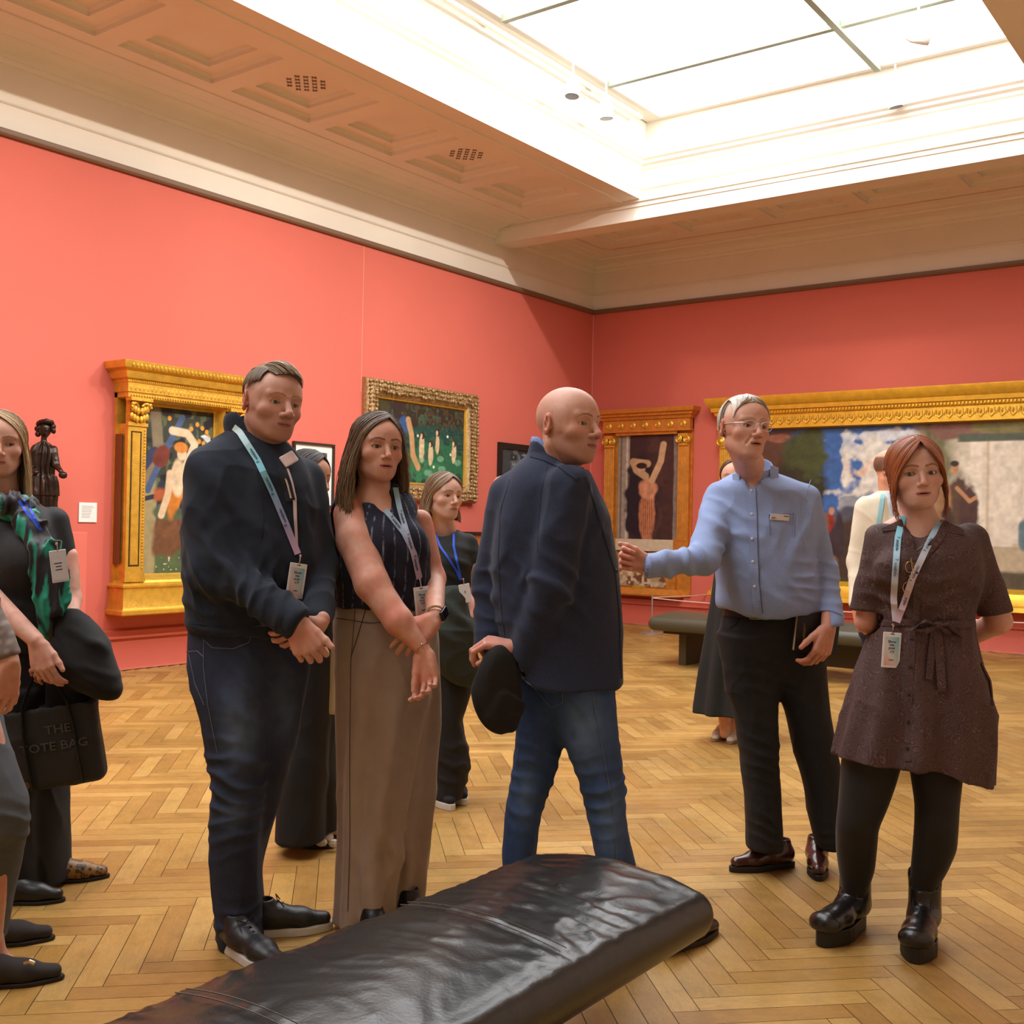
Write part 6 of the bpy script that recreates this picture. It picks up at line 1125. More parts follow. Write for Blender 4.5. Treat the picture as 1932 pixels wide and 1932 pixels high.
# ------------------------------------------------------------------ bald man in the navy blazer
def m_blazer():
    P = Person(3.52, fl_((1110, 1790)), 'bald man in navy wool blazer and blue jeans, back turned, hands behind him')
    p = P.P; K = mat('navy_wool', (34, 43, 66), .95, sheen=.12, bump=.35, bscale=700, var=.35, vscale=380)
    head(P, p(1073, 803, -.02), 49, -1, 2, 1.05, skin=(200, 152, 132), ridge=1.4, fw=1.03, jaw=1.02, nose=1.1, lip=(150, 90, 82), lipf=.8, brow=(110, 76, 58), browt=.8, gaze=(4, 2), eyeo=.9, mouth=0, stub=(120, 84, 68), neck=p(1046, 892, .03), nr=.062, neckr2=.072, iris=(50, 48, 46))
    P.tint = (204, 150, 132); limbs(P, [(p(985, 1236, -.06), p(968, 1222, -.09), .03, .026, .01)]+handcaps(p(970, 1222, -.09), (-.93, -.05, .18), (-.15, .25, -1), 1, .98, ((42, 52, 25), (46, 55, 25), (48, 56, 25), (50, 56, 25)), (8, -14, -8, 30)), .0026)
    lo, hi = box_of(P, 885, 1200, 835, 1320, .3, .3); f = Fld(lo, hi, .0052)
    f.loft(sil(P.d, [(856, 1002, 1082, .03, .06), (868, 985, 1098, .02, .085), (885, 968, 1110, .01, .105), (915, 952, 1124, 0, .125), (960, 940, 1140, 0, .14), (1000, 934, 1152, 0, .145), (1050, 930, 1161, 0, .15), (1100, 930, 1166, 0, .15), (1150, 935, 1168, 0, .15), (1200, 948, 1171, 0, .15), (1250, 962, 1174, 0, .155), (1300, 975, 1176, 0, .16)]), .02, n=2.3)
    f.cap(p(1068, 925, -.10), p(1040, 1110, -.15), .076, .064, .02); f.cap(p(1040, 1110, -.15), p(988, 1238, -.09), .062, .050, .02); f.cap(p(962, 935, .04), p(932, 1100, .10), .066, .060, .03); f.cap(p(932, 1100, .10), p(922, 1215, .03), .060, .046, .03)
    f.cap(p(1046, 890, .02), p(1040, 848, .03), .074, .070, .02); f.cap(p(1046, 900, .02), p(1040, 825, .03), .062, .062, .003, 's'); f.chop(p(1050, 862, .03), (.62, -.1, .8), .12)
    f.chop(p(970, 1238, -.09), (-.8, 0, -.62), .075); f.chop(p(920, 1232, .03), (-.3, 0, -1), .07)
    zc = zline([(880, 1262), (975, 1262), (1010, 1286), (1060, 1294), (1173, 1290), (1230, 1290)], P.d); f.cut(lambda X, Y, Z: zc(X)-Z)
    P.cloth('blazer', f, K, addf(gfold(p(1035, 1120, -.2), (.6, 0, .8), .12, 13, .014), gfold(p(930, 1130, .0), (.2, 0, 1), .10, 16, .012), gfold(p(1120, 960, -.1), (1, 0, -.4), .14, 8, .010), gfold(p(1000, 1050, -.1), (.9, 0, -.4), .15, 8, .010), drape(.010, 5, 3, 6)))
    P.ribbon('back_seam', [(962, 905), (945, 960), (940, 1050), (946, 1150), (958, 1240)], .003, K, ['blazer'], .001, 50); P.ribbon('armhole_seam', [(1032, 880), (1020, 930), (1016, 985), (1014, 1040)], .004, K, ['blazer'], .001, 40); P.ribbon('lapel_edge', [(1104, 900), (1124, 960), (1142, 1020), (1160, 1080), (1168, 1160), (1172, 1280)], .006, K, ['blazer'], .001, 50, thick=.003)
    P.ribbon('collar', [(1004, 858), (1030, 866), (1060, 880), (1090, 902)], .020, K, ['blazer'], .003, 24, thick=.005)
    for x, y in ((1166, 1078), (1171, 1150)): q, n = P.hit(x-4, y, ['blazer'], .001); P.mesh('button', *(lambda b: (np.array(b.V), b.F))(MB().ball(q, (.007, .005, .007), 10)), mat('dark_button', (40, 26, 24), .4))
    sh = mat('blue_shirt_collar', (122, 146, 202), .8); g = Fld(*box_of(P, 1000, 1120, 825, 930, .15, .18), .0028); g.cap(p(1048, 895, .02), p(1040, 838, .03), .069, .067, .01); g.cap(p(1048, 905, .02), p(1040, 815, .03), .063, .062, .002, 's'); g.chop(p(1052, 853, .03), (.62, -.1, .8), .14); P.cloth('shirt_collar', g, sh)
    c = MB(); P.ribbon('shirt_cuff', [(963, 1240), (972, 1252), (986, 1264)], .012, sh, ['blazer'], .002, 14); P.ribbon('shirt_tail', [(985, 1278), (1004, 1290), (1040, 1296)], .012, sh, ['blazer'], -.004, 16)
    lo, hi = box_of(P, 930, 1240, 1240, 1800, .2, .35); f = Fld(lo, hi, .0055)
    f.loft(sil(P.d+.10, [(1250, 975, 1090, -.06, .1), (1330, 974, 1082, -.04, .1), (1390, 972, 1064, -.02, .098), (1450, 966, 1052), (1490, 960, 1034), (1530, 953, 1021), (1600, 949, 1010), (1700, 952, 1004), (1770, 955, 1008)], b=.085, sig=1.2), .02, n=2.1)
    f.loft(sil(P.d-.0, [(1250, 1005, 1160, 0, .125), (1300, 1020, 1160, 0, .12), (1350, 1040, 1162, 0, .11), (1400, 1060, 1166, 0, .105), (1450, 1082, 1174), (1490, 1099, 1181), (1520, 1104, 1181), (1550, 1109, 1184), (1600, 1118, 1192), (1650, 1130, 1199), (1700, 1145, 1208), (1770, 1165, 1228)], b=.09, sig=1.1), .03, n=2.1)
    P.cloth('jeans', f, DENIM, addf(gfold(p(1140, 1500, -.1), (-.2, 0, 1), .12, 20, .012), gfold(p(990, 1480, 0), (.1, 0, 1), .12, 20, .010), gfold(p(1070, 1330, -.1), (.7, 0, .6), .12, 13, .010), drape(.007, 7, 4, 19)), col=denim((38, 66, 112), (108, 138, 178), [(p(1105, 1380, -.12), (.06, .2, .13), .6), (p(1150, 1560, -.1), (.05, .2, .12), .4), (p(990, 1500, 0), (.04, .2, .1), .35)]))
    st = mat('jeans_stitch', (96, 104, 124), .8)
    for pts in ([(1006, 1296), (1040, 1336), (1062, 1326), (1060, 1296)], [(1118, 1292), (1122, 1340), (1138, 1420), (1156, 1520), (1166, 1640)]): P.ribbon('seam_stitch', pts, .002, st, ['jeans'], .0012, 50)
    bm_ = mat('brown_leather_shoe', (56, 36, 30), .3, bump=.2, bscale=40); so = mat('dark_sole', (26, 20, 18), .6)
    a = fl_((1236, 1806)); b = fl_((1352, 1758)); shoe(P, 'shoe', a-.02*unit(b-a), b, bm_, so, w=.048, sole=.018); a = fl_((965, 1745)); shoe(P, 'shoe', a, a+.27*A3(.75, .4), bm_, so, w=.048, sole=.018)
    inner(P, p(1046, 892, .03), [[p(1066, 930, -.08), p(1040, 1110, -.13), p(985, 1236, -.07)]]); P.tint = (200, 152, 132); finish(P)
    # flat cap held behind the back
    f = Fld(*box_of(P, 870, 1010, 1200, 1400, .28, .12), .004); M = rot(20, 0, -6); f.ell(p(940, 1312, -.12), (.080, .036, .118), .0, M=M); f.ell(p(946, 1262, -.12), (.055, .030, .07), .03, M=M); f.box(p(958, 1342, -.14), (.055, .006, .055), M @ rot(0, 14, 30), .02, .02)
    V, F = f.nets(); V = relax(V, F, 2); N = vnorm(V, F); V = V+N*(drape(.008, 7, 5, 5)(V, N))[:, None]; b0 = p(940, 1312, -.12); t = empty('flat_cap', W(b0), YAW, label='black wool flat cap held behind the back of the bald man', cat='cap'); mesh('crown', V-b0, F, mat('black_felt', (24, 23, 21), .95, sheen=.06, bump=.2, bscale=400), t, smooth=True)
m_blazer()
# ------------------------------------------------------------------ elderly man in the blue shirt
def m_guide():
    P = Person(4.35, fl_((1480, 1640)), 'elderly white-haired man in glasses and light blue shirt, gesturing with one hand')
    p = P.P; K = mat('blue_oxford', (138, 158, 200), .85, bump=.25, bscale=500, var=.08, vscale=260)
    head(P, p(1405, 808, -.16), 17, -2, 3, 1.03, skin=(206, 156, 134), ridge=1.1, fw=1.04, jaw=.95, chin=1.02, nose=1.12, lip=(168, 102, 92), lipf=.8, brow=(150, 126, 108), browt=.8, gaze=(14, 2), eyeo=.95, mouth=.35, neck=p(1425, 905, .0), nr=.054, neckr2=.062, iris=(70, 76, 80), age=1, scalp=((196, 184, 168), lambda x, y, z: np.clip(np.minimum((z-.03)/.02, (y+.03)/.02), 0, 1), .6), extra=[(p(1425, 905, 0), p(1425, 935, -.05), .06, .05, .03)])
    c1, c2 = (228, 222, 210), (160, 150, 138); G = [[(-.055, .02, .095), (-.066, -.02, .085), (-.070, -.045, .055), (-.074, -.045, .02)], [(-.03, .0, .118), (-.046, -.040, .104), (-.058, -.058, .076), (-.070, -.05, .045)], [(-.01, -.02, .124), (-.022, -.058, .108), (-.042, -.072, .092), (-.058, -.058, .075)], [(-.01, -.035, .122), (.01, -.066, .108), (.034, -.070, .094), (.055, -.058, .075)], [(0, .0, .126), (.03, -.035, .116), (.056, -.050, .085), (.070, -.045, .045)], [(.02, .03, .118), (.05, .0, .105), (.068, -.02, .08), (.075, -.03, .03)]]
    Bk = [[(0, .0, .124), (-.05, .02, .10), (-.074, .02, .05), (-.078, .02, .01)], [(0, .02, .122), (-.05, .06, .09), (-.06, .09, .04), (-.05, .10, -.03)], [(0, .05, .115), (0, .09, .09), (0, .115, .04), (0, .11, -.04)], [(0, .02, .122), (.05, .06, .09), (.06, .09, .04), (.05, .10, -.03)], [(0, .0, .124), (.05, .02, .10), (.074, .02, .05), (.078, .02, .01)]]
    hair(P, hairpatch(G, 500, .0018, .003, .004, (c1, c2), rnd=2)+hairpatch(Bk, 700, .0018, .003, .004, (c1, c2), rnd=3), [hairsheet(Bk, col=c2)])
    gl = empty('spectacles', W(P.b), YAW, label='clear framed spectacles worn by the elderly man in the blue shirt', cat='spectacles'); gf = mat('clear_frame', (214, 212, 208), .15, .3); b = MB()
    for q in (-1, 1):
        cx = q*.0335; b.tube([hl(P, A3(cx+.0245*math.cos(a)*(1 if abs(math.cos(a)) < .9 else 1.0), -.103+.010*abs((cx+.0245*math.cos(a))/.06)**2*1.2, -.003+.0155*np.sign(math.sin(a))*abs(math.sin(a))**.7)) for a in np.linspace(0, 2*PI, 30)], .0011, 6)
        b.tube([hl(P, A3(q*.057, -.094, .006)), hl(P, A3(q*.076, -.06, .007)), hl(P, A3(q*.083, .0, .008)), hl(P, A3(q*.082, .02, -.004))], .0013, 6)
    b.tube([hl(P, A3(-.009, -.1055, .002)), hl(P, A3(0, -.108, .005)), hl(P, A3(.009, -.1055, .002))], .0014, 6)
    for q in (-1, 1): b.tube([hl(P, A3(q*.0335+.0235*math.cos(a), -.104+.008*abs((q*.0335+.0235*math.cos(a))/.06)**2, -.002+.015*math.sin(a))) for a in np.linspace(.35, PI-.35, 14)], .0015, 6, 0)
    P.mesh('frame', b.V, b.F, gf, gl)
    P.tint = (206, 150, 128)
    limbs(P, [(p(1250, 1068, -.30), p(1222, 1066, -.33), .030, .028, .01)]+handcaps(p(1220, 1064, -.33), (-.92, -.12, .22), (.15, -.95, -.1), 1, 1.02, ((72, 88, 50), (76, 90, 52), (78, 92, 52), (80, 92, 50)), (24, 14, 8, 8)), .0028)
    limbs(P, [(p(1566, 1160, -.12), p(1563, 1182, -.14), .032, .028, .01)]+handcaps(p(1562, 1184, -.145), (-.28, -.15, -.95), (-.50, .8, .0), -1, 1.08, ((28, 40, 22), (32, 45, 22), (36, 46, 22), (38, 46, 22)), (42, 4, 5, 5)), .0028)
    lo, hi = box_of(P, 1200, 1620, 880, 1215, .45, .3); f = Fld(lo, hi, .0058)
    f.loft(sil(P.d, [(893, 1392, 1465, .02, .055), (903, 1366, 1496, .01, .085), (920, 1345, 1525, 0, .11), (960, 1338, 1540, 0, .13), (1000, 1342, 1538, -.01, .145), (1050, 1348, 1533, -.02, .15), (1100, 1354, 1538, -.02, .155), (1140, 1352, 1546, -.01, .155), (1166, 1366, 1542, 0, .14)]), .02, n=2.3)
    f.cap(p(1356, 948, 0), p(1325, 1058, -.20), .062, .054, .03); f.cap(p(1325, 1058, -.20), p(1222, 1068, -.33), .054, .040, .03); f.cap(p(1518, 945, .02), p(1552, 1080, .0), .064, .056, .03); f.cap(p(1552, 1080, .0), p(1570, 1180, -.13), .056, .045, .03)
    f.cap(p(1425, 925, .0), p(1424, 868, -.01), .064, .060, .01, 's') if 0 else f.cap(p(1426, 915, -.03), p(1420, 880, -.01), .050, .062, .003, 's'); f.cap(p(1418, 935, -.14), p(1420, 900, -.08), .008, .035, .004, 's')
    f.chop(p(1219, 1068, -.33), (-1, 0, .05), .07); f.chop(p(1571, 1181, -.135), (.05, 0, -1), .07)
    zc = zline([(1300, 1142), (1365, 1146), (1430, 1163), (1480, 1155), (1560, 1146)], P.d)
    f.cut(lambda X, Y, Z: np.where((X < p(1545, 1100)[0]) & (X > p(1350, 1100)[0]), zc(X)-Z, -1))
    P.cloth('shirt', f, K, addf(gfold(p(1290, 1070, -.3), (1, 0, .4), .13, 14, .013), gfold(p(1370, 1010, -.1), (.5, 0, 1), .12, 12, .012), gfold(p(1555, 1090, -.1), (.1, 0, 1), .11, 18, .012), gfold(p(1440, 1120, -.15), (.9, 0, .5), .13, 11, .010), gfold(p(1500, 1010, -.1), (.9, 0, -.4), .14, 9, .009), drape(.010, 5, 4, 12)))
    sc = mat('blue_oxford_collar', (146, 164, 204), .85, bump=.2, bscale=400)
    g = Fld(*box_of(P, 1350, 1500, 850, 960, .22, .18), .0026); g.cap(p(1427, 915, .0), p(1424, 872, .0), .071, .067, .01); g.cap(p(1427, 925, .0), p(1424, 850, .0), .063, .060, .002, 's'); g.chop(p(1424, 884, -.04), (-.08, -.42, .9), .14); P.cloth('collar_stand', g, sc)
    for (x, y, dd), sz, M in (((1461, 895, -.055), (.020, .0035, .034), rot(28, -18, 14)), ((1389, 905, -.065), (.015, .0035, .028), rot(-34, -18, -12))):
        g = Fld(p(x, y, dd)-.06, p(x, y, dd)+.06, .0025); g.box(p(x, y, dd), sz, M, .003); V, F = g.nets(); P.mesh('collar_leaf', V, F, sc, smooth=True)
    P.ribbon('placket', [(1417, 915), (1420, 960), (1422, 1040), (1424, 1100), (1430, 1158)], .030, K, ['shirt'], .0015, 50, thick=.002); P.ribbon('placket_edge', [(1426, 915), (1428, 960), (1430, 1040), (1433, 1100), (1439, 1158)], .002, mat('navy_thread', (50, 60, 96), .8), ['shirt'], .004, 50)
    for y, x in ((927, 1417), (971, 1418), (1016, 1419), (1060, 1420), (1106, 1424)): q, n = P.hit(x, y, ['shirt'], .005); P.mesh('button', *(lambda b: (np.array(b.V), b.F))(MB().ball(q, (.0055, .0025, .0055), 12)), mat('pearl_button', (214, 216, 224), .3))
    for pts, w in (([(1450, 970), (1496, 968)], .004), ([(1450, 970), (1451, 1008)], .002), ([(1498, 968), (1497, 1012)], .002)): P.ribbon('pocket', pts, w, sc, ['shirt'], .001, 24, thick=.003)
    P.ribbon('cuff_edge', [(1223, 1046), (1228, 1066), (1224, 1088)], .006, sc, ['shirt'], .001, 14, thick=.003); P.ribbon('cuff_edge', [(1548, 1150), (1570, 1152), (1588, 1160)], .004, sc, ['shirt'], .001, 16, thick=.003); P.ribbon('armhole_seam', [(1530, 905), (1512, 950), (1510, 1000), (1520, 1040)], .003, sc, ['shirt'], .001, 30)
    tb = empty('name_badge', W(P.b), YAW, label='small silver name badge pinned on the blue shirt pocket', cat='name badge'); q, n = P.hit(1470, 977, ['shirt'], .006); M = rot(8, 0, 3); b = MB().box((-.037, -.003, -.012), (.037, .003, .012), bev=.002); mesh('plate', np.array(b.V) @ M.T+q-P.b, b.F, mat('badge_silver', (214, 210, 204), .35), tb); b = MB().box((.016, -.004, .004), (.034, -.003, .007)).box((-.033, -.004, -.003), (-.016, -.003, -.0015)).box((-.033, -.004, -.007), (-.022, -.003, -.006)); mesh('lettering', np.array(b.V) @ M.T+q-P.b, b.F, INK, tb)
    J = mat('black_denim', (20, 21, 24), .85, bump=.2, bscale=400, var=.15, vscale=30); lo, hi = box_of(P, 1330, 1620, 1130, 1630, .25, .3); f = Fld(lo, hi, .0055)
    f.loft(sil(P.d, [(1138, 1366, 1540, .02, .12), (1165, 1362, 1545, .02, .125), (1200, 1358, 1548, .02, .125), (1240, 1362, 1548, .02, .11), (1268, 1385, 1530, .02, .09), (1296, 1430, 1500, .02, .05)]), .04, n=2.1)
    f.loft(sil(P.d, [(1200, 1359, 1470, .02, .12), (1260, 1362, 1470), (1300, 1368, 1468), (1350, 1384, 1467), (1400, 1391, 1467), (1420, 1397, 1466), (1440, 1399, 1468), (1500, 1407, 1473), (1560, 1409, 1475), (1600, 1409, 1474), (1620, 1409, 1474)], b=.09, sig=1.2), .03, n=2.1)
    f.loft(sil(P.d+.03, [(1200, 1450, 1552, 0, .12), (1260, 1460, 1558), (1300, 1467, 1561), (1350, 1482, 1566), (1400, 1495, 1576), (1440, 1506, 1584), (1500, 1521, 1586), (1560, 1532, 1584), (1600, 1541, 1584), (1625, 1543, 1583)], b=.09, sig=1.2), .04, n=2.1)
    zc = zline([(1400, 1596), (1475, 1600), (1530, 1598), (1600, 1602)], P.d); f.cut(lambda X, Y, Z: zc(X)-Z)
    P.cloth('jeans', f, J, addf(gfold(p(1440, 1430, -.1), (.15, 0, 1), .10, 20, .008), gfold(p(1440, 1575, -.1), (.1, 0, 1), .06, 22, .009), gfold(p(1550, 1580, -.1), (.1, 0, 1), .06, 22, .009), gfold(p(1460, 1290, -.1), (.2, 0, 1), .10, 16, .007), drape(.007, 6, 4, 21)))
    P.ribbon('belt', [(1364, 1153), (1400, 1157), (1460, 1160), (1520, 1152), (1542, 1148)], .034, BLACKM, ['jeans'], .004, 40, thick=.004); q, n = P.hit(1428, 1158, ['jeans'], .012); b = MB(); b.tube([q+A3(x, -.002*(1-abs(x)/.03), z) for x, z in ((-.026, -.02), (.026, -.02), (.026, .02), (-.026, .02), (-.026, -.02))], .0028, 6); P.mesh('belt_buckle', b.V, b.F, mat('brass_buckle', (196, 176, 140), .2, 1.)); P.ribbon('pocket_seam', [(1364, 1180), (1376, 1186), (1390, 1176), (1394, 1162)], .003, J, ['jeans'], .001, 20, thick=.002)
    bm_ = mat('oxblood_leather', (66, 34, 28), .22, bump=.15, bscale=40, spec=.6); so = mat('dark_sole', (26, 20, 18), .6); lc = mat('brown_lace', (40, 24, 20), .6)
    t_ = fl_((1376, 1645)); shoe(P, 'shoe', t_+.29*unit(A3(.95, .30)), t_, bm_, so, w=.045, sole=.022, lace=(lc, 3)); t_ = fl_((1545, 1664)); shoe(P, 'shoe', t_+.29*unit(A3(.22, .97)), t_, bm_, so, w=.045, sole=.022, lace=(lc, 2))
    inner(P, p(1425, 905, .0), [[p(1360, 948, 0), p(1325, 1058, -.18), p(1246, 1068, -.30)], [p(1516, 948, .02), p(1552, 1080, .0), p(1566, 1165, -.12)]]); finish(P)
    nb = empty('notebook', W(p(1540, 1190, -.10)), YAW, label='black notebook with cream page edges held in the hand of the blue shirt man', cat='notebook'); M = rot(12, 0, 6); b = MB().box((-.088, -.013, -.085), (.088, -.010, .080), bev=.001).box((-.088, .010, -.085), (.088, .013, .080), bev=.001).box((.080, -.012, -.085), (.088, .012, .08)); mesh('cover', np.array(b.V) @ M.T, b.F, mat('black_card', (22, 21, 22), .5), nb); b = MB().box((-.084, -.010, -.082), (.082, .010, .077)); mesh('pages', np.array(b.V) @ M.T, b.F, mat('cream_paper', (214, 196, 164), .8), nb)
    b = MB()
    for k in range(3): b.box((-.060+.004*k, -.0138, -.03-.01*k), (-.0585+.004*k, -.0133, .025-.01*k))
    mesh('cover_lettering', np.array(b.V) @ M.T, b.F, mat('gold_ink', (150, 120, 70), .5), nb)
m_guide()
# ------------------------------------------------------------------ woman in the black tee behind
def w_tee():
    P = Person(5.32, fl_((845, 1512)), 'woman with straight light brown hair in a plain black top and blue lanyard')
    p = P.P
    head(P, p(838, 936, -.02), 38, 0, 2, .95, skin=(214, 170, 150), fw=1.05, jaw=.95, nose=1., lip=(186, 120, 112), brow=(120, 92, 72), gaze=(8, 0), neck=p(840, 1010, .03), nr=.045, neckr2=.055, iris=(60, 56, 50), h=.0024, ears=(0, 0))
    long_hair(P, (146, 118, 88), (92, 70, 50), (160, 132, 98), n=420, part=.0, f1=.06, f2=.06, side=(.2, .2), bulk=1.1, wav=.002, w=.0028, ear=1)
    limbs(P, [(p(884, 1035, .0), p(900, 1108, -.03), .036, .031, .01), (p(900, 1108, -.03), p(884, 1165, -.13), .031, .022, .01)]+handcaps(p(884, 1166, -.13), (-.8, -.3, -.5), (0, .8, -.4), -1, .9, ((20, 30, 15),)*4), .004)
    limbs(P, [(p(806, 1040, .0), p(800, 1110, -.03), .036, .031, .01), (p(800, 1110, -.03), p(830, 1165, -.16), .031, .022, .01)]+handcaps(p(832, 1166, -.16), (.8, -.1, -.5), (0, .8, -.4), 1, .9, ((20, 30, 15),)*4), .004)
    K = mat('black_jersey', (32, 36, 36), .85, bump=.1, bscale=300); f = Fld(*box_of(P, 780, 925, 990, 1180, .25, .25), .006)
    f.loft(sil(P.d, [(1000, 818, 862, .02, .05), (1010, 806, 884, .02, .07), (1030, 800, 894, 0, .09), (1060, 802, 892, -.01, .11), (1100, 804, 890, 0, .10), (1160, 804, 890, 0, .11)]), .02, n=2.3); f.cap(p(884, 1025), p(893, 1052, -.01), .044, .040, .02); f.cap(p(808, 1025), p(803, 1050, -.01), .044, .040, .02); f.cap(p(840, 1010), p(840, 985), .052, .056, .004, 's')
    P.cloth('top', f, K, addf(gfold(p(870, 1065, -.1), (.5, 0, 1), .10, 14, .007), drape(.006, 7, 4, 1)))
    f = Fld(*box_of(P, 790, 920, 1150, 1520, .25, .25), .007)
    f.loft(sil(P.d, [(1150, 806, 892), (1250, 812, 900), (1300, 816, 892), (1360, 818, 872), (1400, 818, 880), (1432, 818, 888), (1470, 820, 880), (1503, 820, 872)], b=.10, sig=1.3), .02); f.loft(sil(P.d+.05, [(1150, 800, 850), (1300, 790, 840), (1450, 785, 838), (1515, 788, 842)], b=.10), .02); P.cloth('trousers', f, mat('black_cotton', (26, 26, 27), .9), addf(gfold(p(850, 1440), (.2, 0, 1), .16, 12, .010), drape(.010, 5, 4, 14)))
    sb = mat('black_suede', (24, 26, 32), .8); ws = mat('white_rubber', (206, 206, 200), .6); shoe(P, 'sneaker', fl_((812, 1508)), fl_((842, 1524)), sb, ws, L=.25, w=.045, sole=.03, h=.006); shoe(P, 'sneaker', fl_((848, 1500)), fl_((868, 1514)), sb, ws, L=.22, w=.045, sole=.03, h=.006)
    c = Person.__new__(Person); t = empty('coat', W(P.b), YAW, label='dark green black coat draped over the arms of the woman in the black top', cat='coat'); f = Fld(*box_of(P, 800, 920, 1095, 1310, .35, .1), .0065)
    f.loft(sil(P.d-.13, [(1108, 838, 862, 0, .03), (1122, 828, 876, 0, .05), (1150, 820, 888, 0, .07), (1180, 815, 896, 0, .08), (1210, 812, 900, 0, .085), (1240, 812, 900, 0, .07), (1265, 830, 903, 0, .05), (1290, 864, 906, .02, .035)]), .02)
    P.cloth('draped_cloth', f, mat('dark_coat', (40, 47, 42), .85), addf(gfold(p(850, 1160, -.2), (.8, 0, .8), .16, 10, .012), drape(.016, 6, 5, 3)), parent=t)
    lz = empty('lanyard', W(P.b), YAW, label='bright blue lanyard over the plain black top', cat='lanyard'); bl = mat('blue_webbing', (34, 84, 214), .6)
    P.ribbon('strap', [(818, 998), (830, 1030), (848, 1056), (862, 1078), (868, 1094)], .010, bl, None, .005, 40, None, lz); P.ribbon('strap', [(856, 1004), (856, 1030), (861, 1055), (866, 1075), (869, 1094)], .011, bl, None, .007, 40, None, lz)
    badge(P, 875, 1102, .054, .088, 20, -10, None, .05, 'blank', label='blank pale badge on the blue lanyard of the woman in the black top', dd=-.16); inner(P, p(840, 1010, .03), [[p(884, 1040, .0)], [p(806, 1042, .0)]]); finish(P)
w_tee()
# ------------------------------------------------------------------ dark-haired woman behind the sweater man
def w_dark():
    P = Person(4.5, fl_((585, 1595)), 'dark-haired woman dressed in black looking down, wearing chunky white trainers')
    p = P.P
    head(P, p(581, 903, -.02), 58, 6, 0, .96, skin=(208, 158, 130), fw=1.03, jaw=.96, nose=1.05, lip=(184, 120, 104), brow=(58, 40, 32), browt=1.1, closed=True, neck=p(572, 985, .03), nr=.047, neckr2=.055, h=.0022, lash=1, ears=(0, 0))
    long_hair(P, (60, 50, 44), (22, 19, 18), None, n=520, part=.01, f1=.30, f2=.30, side=(1., 1.), bulk=1.0, wav=.003, w=.0024)
    K = mat('black_knit', (24, 24, 28), .9); f = Fld(*box_of(P, 520, 660, 970, 1230, .25, .25), .006)
    f.loft(sil(P.d, [(985, 556, 600, .02, .06), (1005, 542, 622, 0, .09), (1050, 538, 632, 0, .11), (1120, 540, 628, 0, .11), (1220, 542, 628, 0, .11)]), .02); f.cap(p(618, 1020), p(628, 1120, .0), .05, .042, .02); P.cloth('top', f, K, drape(.006, 7, 4, 1))
    limbs(P, [(p(628, 1100, .0), p(634, 1132, -.03), .036, .036, .01), (p(634, 1134, -.03), p(585, 1112, -.18), .036, .025, .01)]+handcaps(p(584, 1112, -.18), (-1, -.1, .1), (0, .9, 0), -1, .9, ((20, 30, 15),)*4), .004)
    f = Fld(*box_of(P, 505, 665, 1180, 1600, .25, .3), .0065); f.loft(sil(P.d, [(1190, 545, 628), (1330, 556, 622), (1400, 545, 620), (1450, 535, 617), (1500, 528, 613), (1583, 522, 613)], b=.11), .02); f.loft(sil(P.d+.15, [(1190, 560, 630), (1330, 585, 636), (1450, 598, 640), (1560, 604, 645)], b=.10), .02)
    P.cloth('trousers', f, mat('black_cotton', (26, 26, 27), .9), drape(.010, 6, 1.5, 7))
    ws = mat('white_trainer', (222, 218, 208), .5, bump=.4, bscale=30); bs = mat('black_rubber', (22, 22, 22), .6)
    for a, b in ((fl_((524, 1592)), fl_((632, 1600))), (fl_((610, 1572)), fl_((690, 1584)))):
        shoe(P, 'trainer', a, b, ws, bs, w=.047, sole=.028, hh=.07, h=.005); X = unit(np.array([*(b-a), 0])); Y = np.cross([0, 0, 1.], X); q0 = np.array([*a, 0]); m_ = MB()
        for k in range(5): c = q0+X*(.04+.055*k)-Y*.045; m_.ball(c+A3(0, 0, .032), (.026, .012, .018), 8)
        P.mesh('sole_wave', m_.V, m_.F, ws); P.mesh('side_panel', *(lambda o: (o.V, o.F))(MB().tube([q0+X*.10-Y*.038+A3(0, 0, .085), q0+X*.15-Y*.044+A3(0, 0, .065), q0+X*.20-Y*.040+A3(0, 0, .058)], [.006, .014, .005], 8, flat=.4)), bs)
    inner(P, p(572, 985, .03), [[p(618, 1025, .0), p(627, 1100, .0)]]); finish(P); c = p(628, 1258, .02); t = empty('tote_bag', W(c), YAW, label='cream cloth bag hanging between the dark-haired woman and the taupe trousers', cat='bag'); f = Fld(c-.25, c+.25, .006); f.box(c, (.10, .03, .19), rot(10, 0, 2), .02); V, F = f.nets(); V = V+vnorm(V, F)*drape(.006, 6, 3, 2)(V, None)[:, None]; mesh('bag_body', V-c, F, mat('cream_canvas', (206, 190, 152), .85), t, smooth=True); b = MB()
    for q in (-.05, .05): b.tube([A3(q, 0, .18), A3(q*.6, 0, .26), A3(0, .01, .31)], .008, 6)
    b.build('handle', mat('cream_canvas'), t)
w_dark()
